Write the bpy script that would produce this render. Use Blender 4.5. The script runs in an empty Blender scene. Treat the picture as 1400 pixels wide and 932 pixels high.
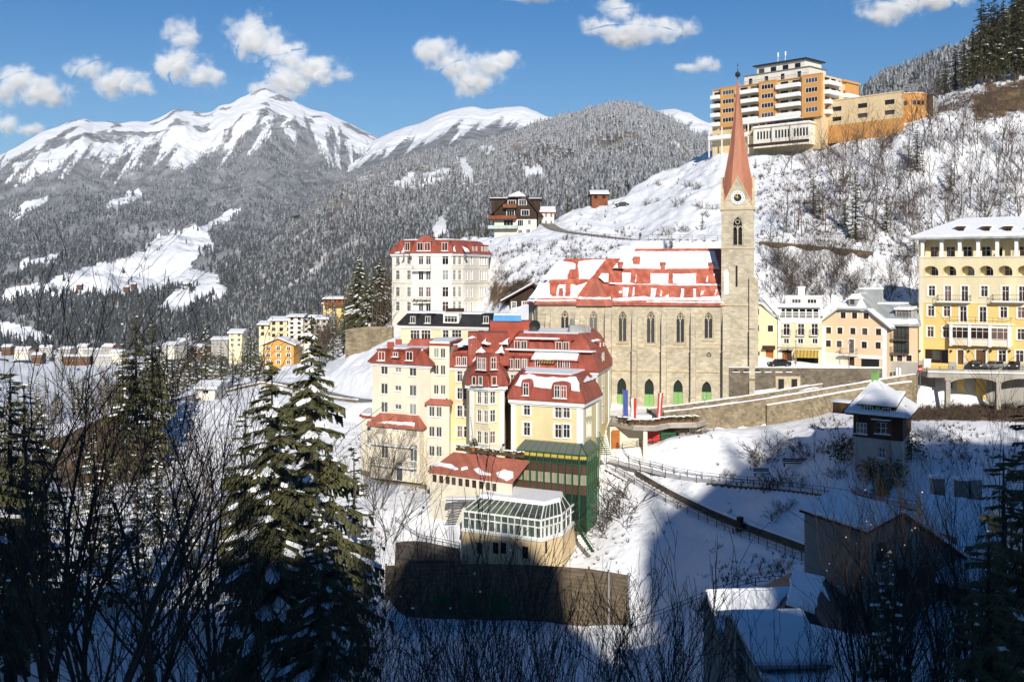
import bpy, bmesh, math, random
import numpy as np
from mathutils import Vector as V, Matrix
from mathutils.geometry import tessellate_polygon

# ------------------------------------------------------------ camera, sky, sun
sc = bpy.context.scene
F, HX, HY = 1500.0, 700.0, 375.0           # focal length and level line of the 1400 px wide photograph
cam_d = bpy.data.cameras.new('camera')
cam = bpy.data.objects.new('camera', cam_d)
sc.collection.objects.link(cam)
cam.location = (0, 0, 0)
cam.rotation_euler = (math.pi/2, 0, 0)
cam_d.sensor_width = 36.0
cam_d.lens = 36.0*F/1400.0
cam_d.shift_y = -(466.0-HY)/1400.0
cam_d.clip_start = 0.5
cam_d.clip_end = 60000
sc.camera = cam

SUN_EL, SUN_AZ = math.radians(24.5), math.radians(5.0)    # azimuth measured from straight behind the camera, to the right
TO_SUN = V((math.sin(SUN_AZ)*math.cos(SUN_EL), -math.cos(SUN_AZ)*math.cos(SUN_EL), math.sin(SUN_EL)))
sun_d = bpy.data.lights.new('sun', 'SUN')
sun = bpy.data.objects.new('sun', sun_d)
sc.collection.objects.link(sun)
sun_d.energy = 4.4
sun_d.angle = math.radians(0.5)
sun_d.color = (1.0, 0.94, 0.84)
sun.rotation_euler = TO_SUN.to_track_quat('Z', 'Y').to_euler()
sun.location = (40, -300, 300)
w = bpy.data.worlds.new('World')
sc.world = w
w.use_nodes = True
wn, wl = w.node_tree.nodes, w.node_tree.links
sky = wn.new('ShaderNodeTexSky')
sky.sky_type = 'NISHITA'
sky.sun_disc = False
sky.sun_elevation = SUN_EL
sky.sun_rotation = math.pi - SUN_AZ
sky.altitude = 1000
sky.air_density = 1.0
sky.dust_density = 0.25
sky.ozone_density = 2.6
bg = wn['Background']
bg.inputs['Strength'].default_value = 0.067
hs = wn.new('ShaderNodeHueSaturation')
hs.inputs['Saturation'].default_value = 1.5
hs.inputs['Value'].default_value = 1.0; hs.inputs['Hue'].default_value = 0.506
wl.new(sky.outputs['Color'], hs.inputs['Color'])
wl.new(hs.outputs['Color'], bg.inputs['Color'])
sc.view_settings.view_transform = 'Standard'
sc.view_settings.look = 'None'
sc.view_settings.gamma = 1.0
sc.view_settings.exposure = 0.33
sc.cycles.use_denoising = True
sc.cycles.max_bounces = 12
sc.cycles.diffuse_bounces = 3
sc.cycles.transparent_max_bounces = 8
sc.cycles.volume_bounces = 10

rnd = random.Random(7)
col = sc.collection

# ------------------------------------------------------------ materials
MATS = {}
def mat(name, c, rough=0.85, var=0.12, scale=0.6, bump=0.0, bscale=8.0, spec=0.3, metal=0.0, c2=None, seam=0.0, streak=0.0):
 """plain painted / natural surface: two-scale colour variation, optional bump, standing seams or rain streaks"""
 m = bpy.data.materials.new(name); m.use_nodes = True
 n, l = m.node_tree.nodes, m.node_tree.links
 b = n['Principled BSDF']
 b.inputs['Roughness'].default_value = rough
 b.inputs['Specular IOR Level'].default_value = spec
 b.inputs['Metallic'].default_value = metal
 tc = n.new('ShaderNodeTexCoord')
 nz = n.new('ShaderNodeTexNoise'); nz.inputs['Scale'].default_value = scale; nz.inputs['Detail'].default_value = 6; nz.inputs['Roughness'].default_value = 0.65
 l.new(tc.outputs['Object'], nz.inputs['Vector'])
 if streak:
  mp = n.new('ShaderNodeMapping'); mp.inputs['Scale'].default_value = (1, 1, streak)
  l.new(tc.outputs['Object'], mp.inputs['Vector']); l.new(mp.outputs['Vector'], nz.inputs['Vector'])
 rp = n.new('ShaderNodeValToRGB')
 c2_ = c2 if c2 else tuple(x*(1-2.2*var) for x in c)
 c1_ = tuple(min(1, x*(1+0.6*var)) for x in c)
 rp.color_ramp.elements[0].position = 0.3; rp.color_ramp.elements[0].color = (*c2_, 1)
 rp.color_ramp.elements[1].position = 0.68; rp.color_ramp.elements[1].color = (*c1_, 1)
 l.new(nz.outputs['Fac'], rp.inputs['Fac'])
 out = rp.outputs['Color']
 hsrc = None
 if seam:
  sp = n.new('ShaderNodeSeparateXYZ'); l.new(tc.outputs['Object'], sp.inputs[0])
  ad = n.new('ShaderNodeMath'); ad.operation = 'ADD'; l.new(sp.outputs[0], ad.inputs[0])
  my = n.new('ShaderNodeMath'); my.operation = 'MULTIPLY'; my.inputs[1].default_value = 0.35; l.new(sp.outputs[1], my.inputs[0]); l.new(my.outputs[0], ad.inputs[1])
  dv = n.new('ShaderNodeMath'); dv.operation = 'DIVIDE'; dv.inputs[1].default_value = seam; l.new(ad.outputs[0], dv.inputs[0])
  fr = n.new('ShaderNodeMath'); fr.operation = 'FRACT'; l.new(dv.outputs[0], fr.inputs[0])
  gt = n.new('ShaderNodeMath'); gt.operation = 'GREATER_THAN'; gt.inputs[1].default_value = 0.86; l.new(fr.outputs[0], gt.inputs[0])
  fl = n.new('ShaderNodeMath'); fl.operation = 'FLOOR'; l.new(dv.outputs[0], fl.inputs[0])
  wh = n.new('ShaderNodeTexWhiteNoise'); wh.noise_dimensions = '1D'; l.new(fl.outputs[0], wh.inputs['W'])
  mr = n.new('ShaderNodeMapRange'); mr.inputs['To Min'].default_value = 0.78; mr.inputs['To Max'].default_value = 1.1; l.new(wh.outputs['Value'], mr.inputs['Value'])
  mx = n.new('ShaderNodeMix'); mx.data_type = 'RGBA'; mx.blend_type = 'MULTIPLY'; mx.inputs['Factor'].default_value = 1
  l.new(out, mx.inputs['A']); l.new(mr.outputs[0], mx.inputs['B']); out = mx.outputs['Result']
  hsrc = gt.outputs[0]
 l.new(out, b.inputs['Base Color'])
 if bump or seam:
  bp = n.new('ShaderNodeBump'); bp.inputs['Strength'].default_value = max(bump, 0.6 if seam else 0); bp.inputs['Distance'].default_value = 0.06
  if hsrc is None:
   nb = n.new('ShaderNodeTexNoise'); nb.inputs['Scale'].default_value = bscale; nb.inputs['Detail'].default_value = 5
   l.new(tc.outputs['Object'], nb.inputs['Vector']); hsrc = nb.outputs['Fac']
  l.new(hsrc, bp.inputs['Height']); l.new(bp.outputs['Normal'], b.inputs['Normal'])
 MATS[name] = m
 return m

def stone_mat(name, c1, c2, mortar, bw, bh, rot=0.0, dirt=0.35, rough=0.95, squash=False):
 """coursed stone: courses follow the height, stones vary in tone, weathering over the top"""
 m = bpy.data.materials.new(name); m.use_nodes = True
 n, l = m.node_tree.nodes, m.node_tree.links
 b = n['Principled BSDF']; b.inputs['Roughness'].default_value = rough; b.inputs['Specular IOR Level'].default_value = 0.15
 tc = n.new('ShaderNodeTexCoord')
 mp = n.new('ShaderNodeMapping'); mp.inputs['Rotation'].default_value = (0, 0, rot); l.new(tc.outputs['Object'], mp.inputs['Vector'])
 nw = n.new('ShaderNodeTexNoise'); nw.inputs['Scale'].default_value = 0.7/bw; nw.inputs['Detail'].default_value = 3; l.new(tc.outputs['Object'], nw.inputs['Vector'])
 sp = n.new('ShaderNodeSeparateXYZ'); l.new(mp.outputs[0], sp.inputs[0])
 ad = n.new('ShaderNodeMath'); ad.operation = 'ADD'; l.new(sp.outputs[0], ad.inputs[0]); l.new(sp.outputs[1], ad.inputs[1])
 cb = n.new('ShaderNodeCombineXYZ'); l.new(ad.outputs[0], cb.inputs[0]); l.new(sp.outputs[2], cb.inputs[1])
 av = n.new('ShaderNodeVectorMath'); av.operation = 'MULTIPLY_ADD'; l.new(nw.outputs['Color'], av.inputs[0]); av.inputs[1].default_value = (bw*0.5, bh*(1.4 if squash else 0.4), 0); l.new(cb.outputs[0], av.inputs[2])
 br = n.new('ShaderNodeTexBrick'); l.new(av.outputs[0], br.inputs['Vector'])
 br.inputs['Scale'].default_value = 1.0; br.inputs['Brick Width'].default_value = bw; br.inputs['Row Height'].default_value = bh
 br.inputs['Mortar Size'].default_value = bh*0.05; br.inputs['Mortar Smooth'].default_value = 0.3; br.inputs['Bias'].default_value = 0.0
 br.inputs['Color1'].default_value = (*c1, 1); br.inputs['Color2'].default_value = (*c2, 1); br.inputs['Mortar'].default_value = (*mortar, 1)
 nz = n.new('ShaderNodeTexNoise'); nz.inputs['Scale'].default_value = 0.35; nz.inputs['Detail'].default_value = 8; nz.inputs['Roughness'].default_value = 0.7; l.new(tc.outputs['Object'], nz.inputs['Vector'])
 mr = n.new('ShaderNodeMapRange'); mr.inputs['From Min'].default_value = 0.3; mr.inputs['From Max'].default_value = 0.65; mr.inputs['To Min'].default_value = 1-dirt; mr.inputs['To Max'].default_value = 1.08; l.new(nz.outputs['Fac'], mr.inputs['Value'])
 mx = n.new('ShaderNodeMix'); mx.data_type = 'RGBA'; mx.blend_type = 'MULTIPLY'; mx.inputs['Factor'].default_value = 1
 l.new(br.outputs['Color'], mx.inputs['A']); l.new(mr.outputs[0], mx.inputs['B']); l.new(mx.outputs['Result'], b.inputs['Base Color'])
 bp = n.new('ShaderNodeBump'); bp.inputs['Strength'].default_value = 0.5; bp.inputs['Distance'].default_value = 0.05; l.new(br.outputs['Fac'], bp.inputs['Height']); bp.invert = True
 l.new(bp.outputs['Normal'], b.inputs['Normal'])
 MATS[name] = m
 return m

def attr_mix_mat(name, ca, cb_, attr, nscale=3.0, amp=0.35, rough=0.9, ca2=None, bump=0.3, bscale=1.5, detail=8):
 """ca where the vertex attribute is 0, cb_ where it is 1, ragged noisy border between"""
 m = bpy.data.materials.new(name); m.use_nodes = True
 n, l = m.node_tree.nodes, m.node_tree.links
 b = n['Principled BSDF']; b.inputs['Roughness'].default_value = rough; b.inputs['Specular IOR Level'].default_value = 0.2
 at = n.new('ShaderNodeAttribute'); at.attribute_name = attr
 tc = n.new('ShaderNodeTexCoord')
 nz = n.new('ShaderNodeTexNoise'); nz.inputs['Scale'].default_value = nscale; nz.inputs['Detail'].default_value = detail; nz.inputs['Roughness'].default_value = 0.7
 l.new(tc.outputs['Object'], nz.inputs['Vector'])
 sb = n.new('ShaderNodeMath'); sb.operation = 'MULTIPLY_ADD'; l.new(nz.outputs['Fac'], sb.inputs[0]); sb.inputs[1].default_value = 2*amp; l.new(at.outputs['Fac'], sb.inputs[2])
 mr = n.new('ShaderNodeMapRange'); mr.inputs['From Min'].default_value = amp+0.42; mr.inputs['From Max'].default_value = amp+0.58; l.new(sb.outputs[0], mr.inputs['Value'])
 n2 = n.new('ShaderNodeTexNoise'); n2.inputs['Scale'].default_value = nscale*0.37; n2.inputs['Detail'].default_value = 6; l.new(tc.outputs['Object'], n2.inputs['Vector'])
 r2 = n.new('ShaderNodeValToRGB'); r2.color_ramp.elements[0].color = (*[x*0.55 for x in cb_], 1); r2.color_ramp.elements[1].color = (*[x*1.5 for x in cb_], 1)
 r2.color_ramp.elements[0].position = 0.35; r2.color_ramp.elements[1].position = 0.65
 l.new(n2.outputs['Fac'], r2.inputs['Fac'])
 mx = n.new('ShaderNodeMix'); mx.data_type = 'RGBA'; mx.inputs['A'].default_value = (*ca, 1); l.new(r2.outputs['Color'], mx.inputs['B']); l.new(mr.outputs[0], mx.inputs['Factor'])
 l.new(mx.outputs['Result'], b.inputs['Base Color'])
 if bump:
  nb = n.new('ShaderNodeTexNoise'); nb.inputs['Scale'].default_value = bscale; nb.inputs['Detail'].default_value = 6; l.new(tc.outputs['Object'], nb.inputs['Vector'])
  bp = n.new('ShaderNodeBump'); bp.inputs['Strength'].default_value = bump; bp.inputs['Distance'].default_value = 0.3/bscale*1.5; l.new(nb.outputs['Fac'], bp.inputs['Height']); l.new(bp.outputs['Normal'], b.inputs['Normal'])
 MATS[name] = m
 return m

def glass_mat(name, c, rough=0.08, spec=0.6):
 m = bpy.data.materials.new(name); m.use_nodes = True
 n, l = m.node_tree.nodes, m.node_tree.links
 b = n['Principled BSDF']; b.inputs['Roughness'].default_value = rough; b.inputs['Specular IOR Level'].default_value = spec
 oi = n.new('ShaderNodeObjectInfo')
 r = n.new('ShaderNodeValToRGB'); r.color_ramp.interpolation = 'CONSTANT'
 e = r.color_ramp.elements
 e[0].position = 0; e[0].color = (*[x*0.5 for x in c], 1)
 e[1].position = 0.45; e[1].color = (*c, 1)
 q = e.new(0.75); q.color = (*[x*2.4+0.02 for x in c], 1)
 l.new(oi.outputs['Random'], r.inputs['Fac']); l.new(r.outputs['Color'], b.inputs['Base Color'])
 MATS[name] = m
 return m

SNOW = mat('snow', (0.84, 0.85, 0.87), rough=0.7, var=0.03, scale=1.2, bump=0.25, bscale=2.5, spec=0.25)
mat('cream_plaster', (0.76, 0.69, 0.54), var=0.08, scale=0.35, streak=0.3)
mat('white_plaster', (0.78, 0.73, 0.63), var=0.08, scale=0.35, streak=0.3)
mat('yellow_plaster', (0.76, 0.64, 0.35), var=0.08, scale=0.35, streak=0.3)
mat('pale_yellow_plaster', (0.76, 0.66, 0.42), var=0.08, scale=0.35, streak=0.3)
mat('ochre_plaster', (0.76, 0.55, 0.20), var=0.06, scale=0.35, streak=0.3)
mat('pink_plaster', (0.75, 0.56, 0.36), var=0.05, scale=0.35, streak=0.3)
mat('orange_plaster', (0.62, 0.31, 0.10), var=0.06, scale=0.3, streak=0.3)
mat('peach_plaster', (0.72, 0.55, 0.32), var=0.07, scale=0.3, streak=0.3)
mat('grey_plaster', (0.42, 0.40, 0.36), var=0.08, scale=0.5, streak=0.3)
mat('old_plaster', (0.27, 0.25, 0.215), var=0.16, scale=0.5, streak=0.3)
mat('white_paint', (0.80, 0.79, 0.76), var=0.03)
mat('red_metal', (0.37, 0.092, 0.058), rough=0.55, var=0.16, scale=0.5, seam=0.62, spec=0.4)
mat('worn_red_metal', (0.50, 0.165, 0.10), rough=0.6, var=0.2, scale=0.8, seam=0.62, spec=0.4, c2=(0.36, 0.062, 0.036))
mat('pale_red_metal', (0.47, 0.15, 0.095), rough=0.55, var=0.12, scale=0.4, seam=0.7, spec=0.4)
mat('red_trim', (0.36, 0.07, 0.04), rough=0.6, var=0.12)
mat('spire_copper', (0.46, 0.185, 0.105), rough=0.6, var=0.16, scale=0.5, spec=0.35, streak=0.2)
mat('black_slate', (0.035, 0.034, 0.036), rough=0.6, var=0.2, seam=0.6)
mat('grey_zinc', (0.40, 0.42, 0.42), rough=0.5, var=0.12, seam=0.6)
mat('dark_wood', (0.055, 0.03, 0.018), var=0.25, scale=1.5, streak=0.15)
mat('brown_wood', (0.13, 0.065, 0.03), var=0.25, scale=1.5, streak=0.15)
mat('grey_wood', (0.15, 0.115, 0.075), var=0.25, scale=0.8, streak=3.0, bump=0.2)
mat('orange_wood', (0.50, 0.17, 0.03), var=0.2, scale=1.0, streak=0.2)
mat('green_paint', (0.022, 0.10, 0.042), rough=0.4, var=0.1)
mat('door_green', (0.22, 0.42, 0.13), rough=0.6, var=0.1, streak=0.1)
mat('green_mesh', (0.015, 0.10, 0.035), rough=0.7, var=0.25)
mat('brown_panel', (0.085, 0.04, 0.028), rough=0.5, var=0.1)
mat('dark_metal', (0.03, 0.03, 0.032), rough=0.5, var=0.1, metal=0.3)
mat('grey_metal', (0.30, 0.30, 0.30), rough=0.45, var=0.1, metal=0.5)
mat('concrete', (0.38, 0.35, 0.30), var=0.18, scale=0.5, streak=0.3, bump=0.1)
mat('asphalt', (0.16, 0.145, 0.13), var=0.2, scale=0.4, bump=0.1)
mat('bark', (0.055, 0.042, 0.032), var=0.3, scale=3, bump=0.3)
mat('pale_bark', (0.15, 0.115, 0.085), var=0.3, scale=3)
mat('twig', (0.036, 0.027, 0.021), var=0.3, scale=2)
mat('brown_twig', (0.082, 0.056, 0.038), var=0.3, scale=2)
mat('blue_tarp', (0.08, 0.30, 0.62), rough=0.5, var=0.08)
mat('blue_cloth', (0.07, 0.10, 0.33), var=0.1)
mat('red_cloth', (0.60, 0.05, 0.045), var=0.1)
mat('gold', (0.75, 0.48, 0.10), rough=0.35, metal=0.8, var=0.05)
mat('black_paint', (0.015, 0.015, 0.017), rough=0.4, var=0.05)
mat('rust_door', (0.42, 0.13, 0.03), var=0.15)
mat('yellow_stripe', (0.55, 0.40, 0.08), var=0.08)
stone_mat('church_stone', (0.60, 0.535, 0.40), (0.44, 0.385, 0.29), (0.42, 0.37, 0.275), 0.75, 0.36, rot=math.radians(12), dirt=0.30)
stone_mat('rubble_stone', (0.36, 0.29, 0.185), (0.22, 0.175, 0.115), (0.25, 0.21, 0.145), 0.62, 0.42, dirt=0.5, squash=True)
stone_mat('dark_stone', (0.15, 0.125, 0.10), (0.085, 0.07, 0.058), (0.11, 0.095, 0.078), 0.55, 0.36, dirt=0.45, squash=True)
glass_mat('window_glass', (0.022, 0.020, 0.022))
glass_mat('light_glass', (0.11, 0.115, 0.105))
glass_mat('curtain_glass', (0.06, 0.035, 0.028))
glass_mat('green_glass', (0.035, 0.055, 0.040), rough=0.12)
glass_mat('lead_glass', (0.045, 0.046, 0.048), rough=0.35)

def M(*names): return [MATS[x] for x in names]

# ------------------------------------------------------------ pixel geometry and mesh builder
def P(px, py, Y): return V(((px-HX)/F*Y, Y, (HY-py)/F*Y))
def ray(px, py): return V(((px-HX)/F, 1.0, (HY-py)/F))
def hit_plane(px, py, p0, n):
 d = ray(px, py)
 return d*(p0.dot(n)/d.dot(n))

class MB:
 def __init__(s): s.v = []; s.f = []; s.m = []
 def pts(s, ps): i = len(s.v); s.v.extend([tuple(p) for p in ps]); return i
 def poly(s, ps, m=0):
  i = s.pts(ps); s.f.append(tuple(range(i, i+len(ps)))); s.m.append(m)
 def tess(s, outer, holes, to3, m=0):
  """flat region with holes; to3 maps a 2-D point into space"""
  loops = [[V((a, b, 0)) for a, b in outer]] + [[V((a, b, 0)) for a, b in h] for h in holes]
  flat = [p for lp in loops for p in lp]
  i = s.pts([to3(p.x, p.y) for p in flat])
  for t in tessellate_polygon(loops):
   a, b, c = (flat[k] for k in t)
   if (b-a).cross(c-a).z < 0: t = (t[0], t[2], t[1])
   s.f.append(tuple(i+k for k in t)); s.m.append(m)
 def box(s, c, sx, sy, sz, rz=0.0, m=0, base=False):
  """box round c (or standing on c) with a turn about the vertical"""
  cs, sn = math.cos(rz), math.sin(rz); z0 = 0 if base else -sz/2
  q = []
  for z in (z0, z0+sz):
   for a, b in ((-1, -1), (1, -1), (1, 1), (-1, 1)):
    x, y = a*sx/2, b*sy/2
    q.append((c[0]+x*cs-y*sn, c[1]+x*sn+y*cs, c[2]+z))
  i = s.pts(q)
  for f in ((0, 3, 2, 1), (4, 5, 6, 7), (0, 1, 5, 4), (1, 2, 6, 5), (2, 3, 7, 6), (3, 0, 4, 7)):
   s.f.append(tuple(i+k for k in f)); s.m.append(m)
 def prism(s, loop_a, loop_b, m=0, cap_a=True, cap_b=True, mb=None):
  """skin between two equal loops of points"""
  n = len(loop_a); i = s.pts(loop_a); j = s.pts(loop_b)
  for k in range(n):
   k2 = (k+1) % n
   s.f.append((i+k, i+k2, j+k2, j+k)); s.m.append(m)
  if cap_a: s.f.append(tuple(i+k for k in reversed(range(n)))); s.m.append(m)
  if cap_b: s.f.append(tuple(j+k for k in range(n))); s.m.append(m if mb is None else mb)
 def tube(s, p0, p1, r0, r1, n=5, m=0, cap=False):
  p0, p1 = V(p0), V(p1); d = (p1-p0)
  if d.length < 1e-6: return
  d.normalize(); a = d.orthogonal().normalized(); b = d.cross(a)
  L0 = [p0+(a*math.cos(2*math.pi*k/n)+b*math.sin(2*math.pi*k/n))*r0 for k in range(n)]
  L1 = [p1+(a*math.cos(2*math.pi*k/n)+b*math.sin(2*math.pi*k/n))*r1 for k in range(n)]
  s.prism(L0, L1, m, cap, cap)
 def build(s, name, mats, parent=None, smooth=False, mesh_only=False):
  me = bpy.data.meshes.new(name)
  off = parent.location if (parent is not None and not mesh_only) else V((0, 0, 0))
  if off.length: vv = [(x-off.x, y-off.y, z-off.z) for x, y, z in s.v]
  else: vv = s.v
  me.from_pydata(vv, [], s.f)
  for q in (mats if isinstance(mats, (list, tuple)) else [mats]): me.materials.append(q)
  if any(s.m): me.polygons.foreach_set('material_index', s.m)
  if smooth: me.polygons.foreach_set('use_smooth', [True]*len(me.polygons))
  if mesh_only: return me
  return link(name, me, parent)

def link(name, me, parent=None, loc=None, rz=None):
 o = bpy.data.objects.new(name, me); col.objects.link(o)
 if parent is not None: o.parent = parent
 if loc is not None: o.location = loc
 if rz is not None: o.rotation_euler = (0, 0, rz)
 return o
def tag(o, label=None, cat=None, group=None, kind=None):
 if label: o['label'] = label
 if cat: o['category'] = cat
 if group: o['group'] = group
 if kind: o['kind'] = kind
 return o
def thing(name, loc, label, cat, group=None, rz=0.0):
 o = bpy.data.objects.new(name, None); col.objects.link(o)
 o.location = loc; o.rotation_euler = (0, 0, rz); o.empty_display_size = 0.5
 return tag(o, label, cat, group)
KIDS = {}
def copy_thing(root, kids, loc, rz, scale, label, group=None, cat=None):
 r = root.copy(); col.objects.link(r); r.location = loc; r.rotation_euler = (0, 0, rz); r.scale = (scale[0], scale[0], scale[1])
 r['label'] = label
 if group: r['group'] = group
 if cat: r['category'] = cat
 for k in kids:
  c = k.copy(); col.objects.link(c); c.parent = r
 return r

# ------------------------------------------------------------ noise (vectorised)
def _hash(ix, iy, seed):
 h = (ix.astype(np.int64)*374761393 + iy.astype(np.int64)*668265263 + seed*144665) & 0xffffffff
 h = ((h ^ (h >> 13))*1274126177) & 0xffffffff
 return ((h ^ (h >> 16)) & 0xffff)/65535.0
def vnoise(x, y, seed=0):
 x = np.asarray(x, float); y = np.asarray(y, float)
 ix, iy = np.floor(x), np.floor(y); fx, fy = x-ix, y-iy
 fx = fx*fx*(3-2*fx); fy = fy*fy*(3-2*fy)
 a, b = _hash(ix, iy, seed), _hash(ix+1, iy, seed); c, d = _hash(ix, iy+1, seed), _hash(ix+1, iy+1, seed)
 return (a*(1-fx)+b*fx)*(1-fy) + (c*(1-fx)+d*fx)*fy
def fbm(x, y, seed=0, octv=5, gain=0.5):
 s = 0; a = 1; t = 0
 for o in range(octv):
  s = s+a*vnoise(x*2**o, y*2**o, seed+o*17); t += a; a *= gain
 return s/t
def ridged(x, y, seed=0, octv=5, gain=0.55):
 s = 0; a = 1; t = 0
 for o in range(octv):
  s = s+a*(1-np.abs(2*vnoise(x*2**o, y*2**o, seed+o*17)-1)); t += a; a *= gain
 return s/t
def pchip(xk, yk, x):
 """monotone cubic through (xk, yk); yk may carry extra trailing axes"""
 xk = np.asarray(xk, float); yk = np.asarray(yk, float); x = np.asarray(x, float)
 sh = (-1,)+(1,)*(yk.ndim-1)
 h = np.diff(xk).reshape(sh); d = np.diff(yk, axis=0)/h
 mm = np.zeros_like(yk)
 if len(xk) > 2:
  w1 = 2*h[1:]+h[:-1]; w2 = h[1:]+2*h[:-1]
  good = (d[1:]*d[:-1]) > 0
  with np.errstate(divide='ignore', invalid='ignore'):
   hm = (w1+w2)/(w1/d[:-1]+w2/d[1:])
  mm[1:-1] = np.where(good, hm, 0)
 mm[0] = d[0]; mm[-1] = d[-1]
 xc = np.clip(x, xk[0], xk[-1]); i = np.clip(np.searchsorted(xk, xc)-1, 0, len(xk)-2)
 hh = (xk[i+1]-xk[i]).reshape(sh); t = ((xc-xk[i])).reshape(sh)/hh
 return yk[i]*(1+2*t)*(1-t)**2 + mm[i]*hh*t*(1-t)**2 + yk[i+1]*t*t*(3-2*t) + mm[i+1]*hh*t*t*(t-1)
def in_poly(px, py, poly):
 px = np.asarray(px); py = np.asarray(py); r = np.zeros(px.shape, bool); n = len(poly)
 for i in range(n):
  x1, y1 = poly[i]; x2, y2 = poly[(i+1) % n]
  c = ((y1 > py) != (y2 > py)) & (px < (x2-x1)*(py-y1)/((y2-y1) if y2 != y1 else 1e-9)+x1)
  r ^= c
 return r


# ------------------------------------------------------------ terrain near the camera: one sheet out to the valley floor
COLS = {
 -900: [(4,900),(12,1000),(40,1000),(100,800),(180,660),(400,560),(1000,520),(2600,445)],
 -300: [(4,1000),(12,1000),(40,980),(90,820),(150,700),(250,600),(500,560),(900,520),(1500,480),(2600,440)],
 0:   [(4,1050),(12,1000),(40,1050),(70,930),(95,850),(120,760),(160,690),(230,630),(350,590),(600,560),(900,535),(1500,480),(2600,445)],
 200: [(4,1080),(12,1050),(40,1150),(70,1000),(95,850),(115,780),(140,700),(180,632),(206,566),(225,556),(300,548),(450,545),(900,535),(1500,478),(2600,445)],
 300: [(4,1080),(12,1080),(40,1200),(70,1050),(100,850),(130,750),(160,680),(195,590),(212,549),(230,541),(260,527),(330,522),(500,530),(900,530),(1500,475),(2600,445)],
 400: [(4,1080),(12,1080),(40,1250),(70,1080),(100,890),(130,770),(165,680),(200,600),(235,540),(280,512),(330,500),(420,490),(700,510),(1500,470),(2600,440)],
 480: [(4,1080),(12,1100),(40,1260),(70,1100),(100,920),(130,800),(165,690),(200,600),(225,545),(255,485),(290,475),(330,458),(380,435),(400,431),(440,440),(700,470),(1500,460),(2600,430)],
 560: [(4,1080),(12,1120),(40,1270),(70,1130),(100,980),(125,885),(138,856),(150,768),(156,741),(163,694),(172,670),(200,600),(235,480),(255,448),(300,400),(340,370),(450,400),(1500,440),(2600,430)],
 640: [(4,1080),(12,1130),(40,1280),(70,1150),(100,985),(128,872),(138,853),(149,776),(154,746),(160,702),(172,672),(200,560),(240,470),(260,440),(290,360),(315,333),(340,330),(450,360),(1500,430),(2600,420)],
 700: [(4,1080),(12,1150),(40,1280),(70,1150),(100,990),(128,870),(138,851),(150,775),(165,705),(180,600),(200,540),(235,430),(260,375),(285,340),(320,322),(350,325),(500,350),(1500,430),(2600,420)],
 790: [(4,1080),(12,1150),(40,1280),(70,1130),(100,990),(128,875),(136,859),(146,790),(156,740),(165,690),(172,640),(180,580),(200,520),(230,400),(260,345),(290,316),(325,302),(348,289),(365,290),(450,330),(800,380),(1500,420),(2600,410)],
 860: [(4,1080),(12,1130),(40,1270),(70,1100),(100,985),(122,900),(132,871),(142,800),(150,740),(158,690),(167,640),(172,600),(176,578),(186,560),(205,500),(235,380),(258,335),(275,328),(300,306),(335,276),(352,264),(370,262),(420,300),(800,370),(2600,400)],
 930: [(4,1080),(12,1120),(40,1260),(70,1080),(100,960),(120,880),(130,835),(140,780),(150,715),(158,665),(166,615),(172,586),(176.3,585),(180,562),(190,545),(210,470),(235,370),(262,320),(300,276),(340,243),(370,223),(420,260),(800,330),(2600,390)],
 1000:[(4,1080),(12,1100),(40,1250),(65,1080),(80,1000),(100,900),(115,830),(130,775),(140,735),(150,690),(158,650),(166,610),(172,586),(178.3,584),(182,556),(186.6,549),(187.8,504),(205,460),(235,350),(260,310),(300,250),(340,208),(370,200),(420,220),(800,300),(2600,380)],
 1080:[(4,1080),(12,1080),(40,1240),(65,1060),(80,980),(100,880),(112,810),(125,760),(135,720),(145,670),(153,640),(162,605),(172,581),(179.6,575),(183,545),(186.3,533),(188,501),(203,480),(216,420),(232,345),(240,335),(262,290),(300,240),(335,199),(370,189),(420,200),(800,280),(2600,370)],
 1180:[(4,1070),(12,1060),(40,1230),(65,1040),(80,960),(95,870),(108,800),(120,735),(130,690),(140,645),(150,605),(163,578),(174,565),(180,553),(184,527),(186.3,516),(187.8,503),(200,490),(212,430),(228,362),(238,338),(260,290),(297,215),(310,183),(332,178),(360,168),(420,185),(800,260),(2600,360)],
 1280:[(4,1070),(12,1050),(40,1200),(65,1020),(80,930),(95,840),(108,770),(120,720),(132,670),(145,615),(158,577),(170,566),(179,562),(186.5,545),(188,503),(205,495),(220,400),(240,340),(270,255),(292,180),(303,160),(325,148),(350,135),(420,140),(800,240),(2600,350)],
 1400:[(4,1060),(12,1020),(40,1150),(65,1000),(80,900),(95,820),(108,750),(120,695),(132,650),(145,610),(158,582),(170,568),(177,562),(183.6,545),(185.2,504),(200,480),(215,400),(240,320),(270,240),(300,170),(320,125),(345,100),(400,90),(800,180),(2600,340)],
 1600:[(4,1050),(12,950),(40,1100),(80,900),(120,680),(158,560),(184,500),(215,390),(260,240),(300,150),(340,80),(400,60),(800,150),(2600,320)],
 2300:[(4,1000),(12,900),(40,900),(100,680),(184,480),(220,380),(300,150),(400,60),(800,120),(2600,300)],
}
PXG = np.concatenate([np.arange(-900, -60, 30), np.arange(-60, 1470, 3), np.arange(1470, 2301, 30)]).astype(float)
YG = np.concatenate([np.exp(np.linspace(math.log(4), math.log(60), 50))[:-1], np.exp(np.linspace(math.log(60), math.log(360), 300))[:-1], np.exp(np.linspace(math.log(360), math.log(2600), 60))])
LYG = np.log(YG)
_ck = sorted(COLS)
_tab = np.array([pchip(np.log([a for a, b in COLS[k]]), np.array([float(b) for a, b in COLS[k]]), LYG) for k in _ck])
GPY = pchip(np.array(_ck, float), _tab, PXG)                       # rows px, columns Y
GX = (PXG[:, None]-HX)/F*YG[None, :]
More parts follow.
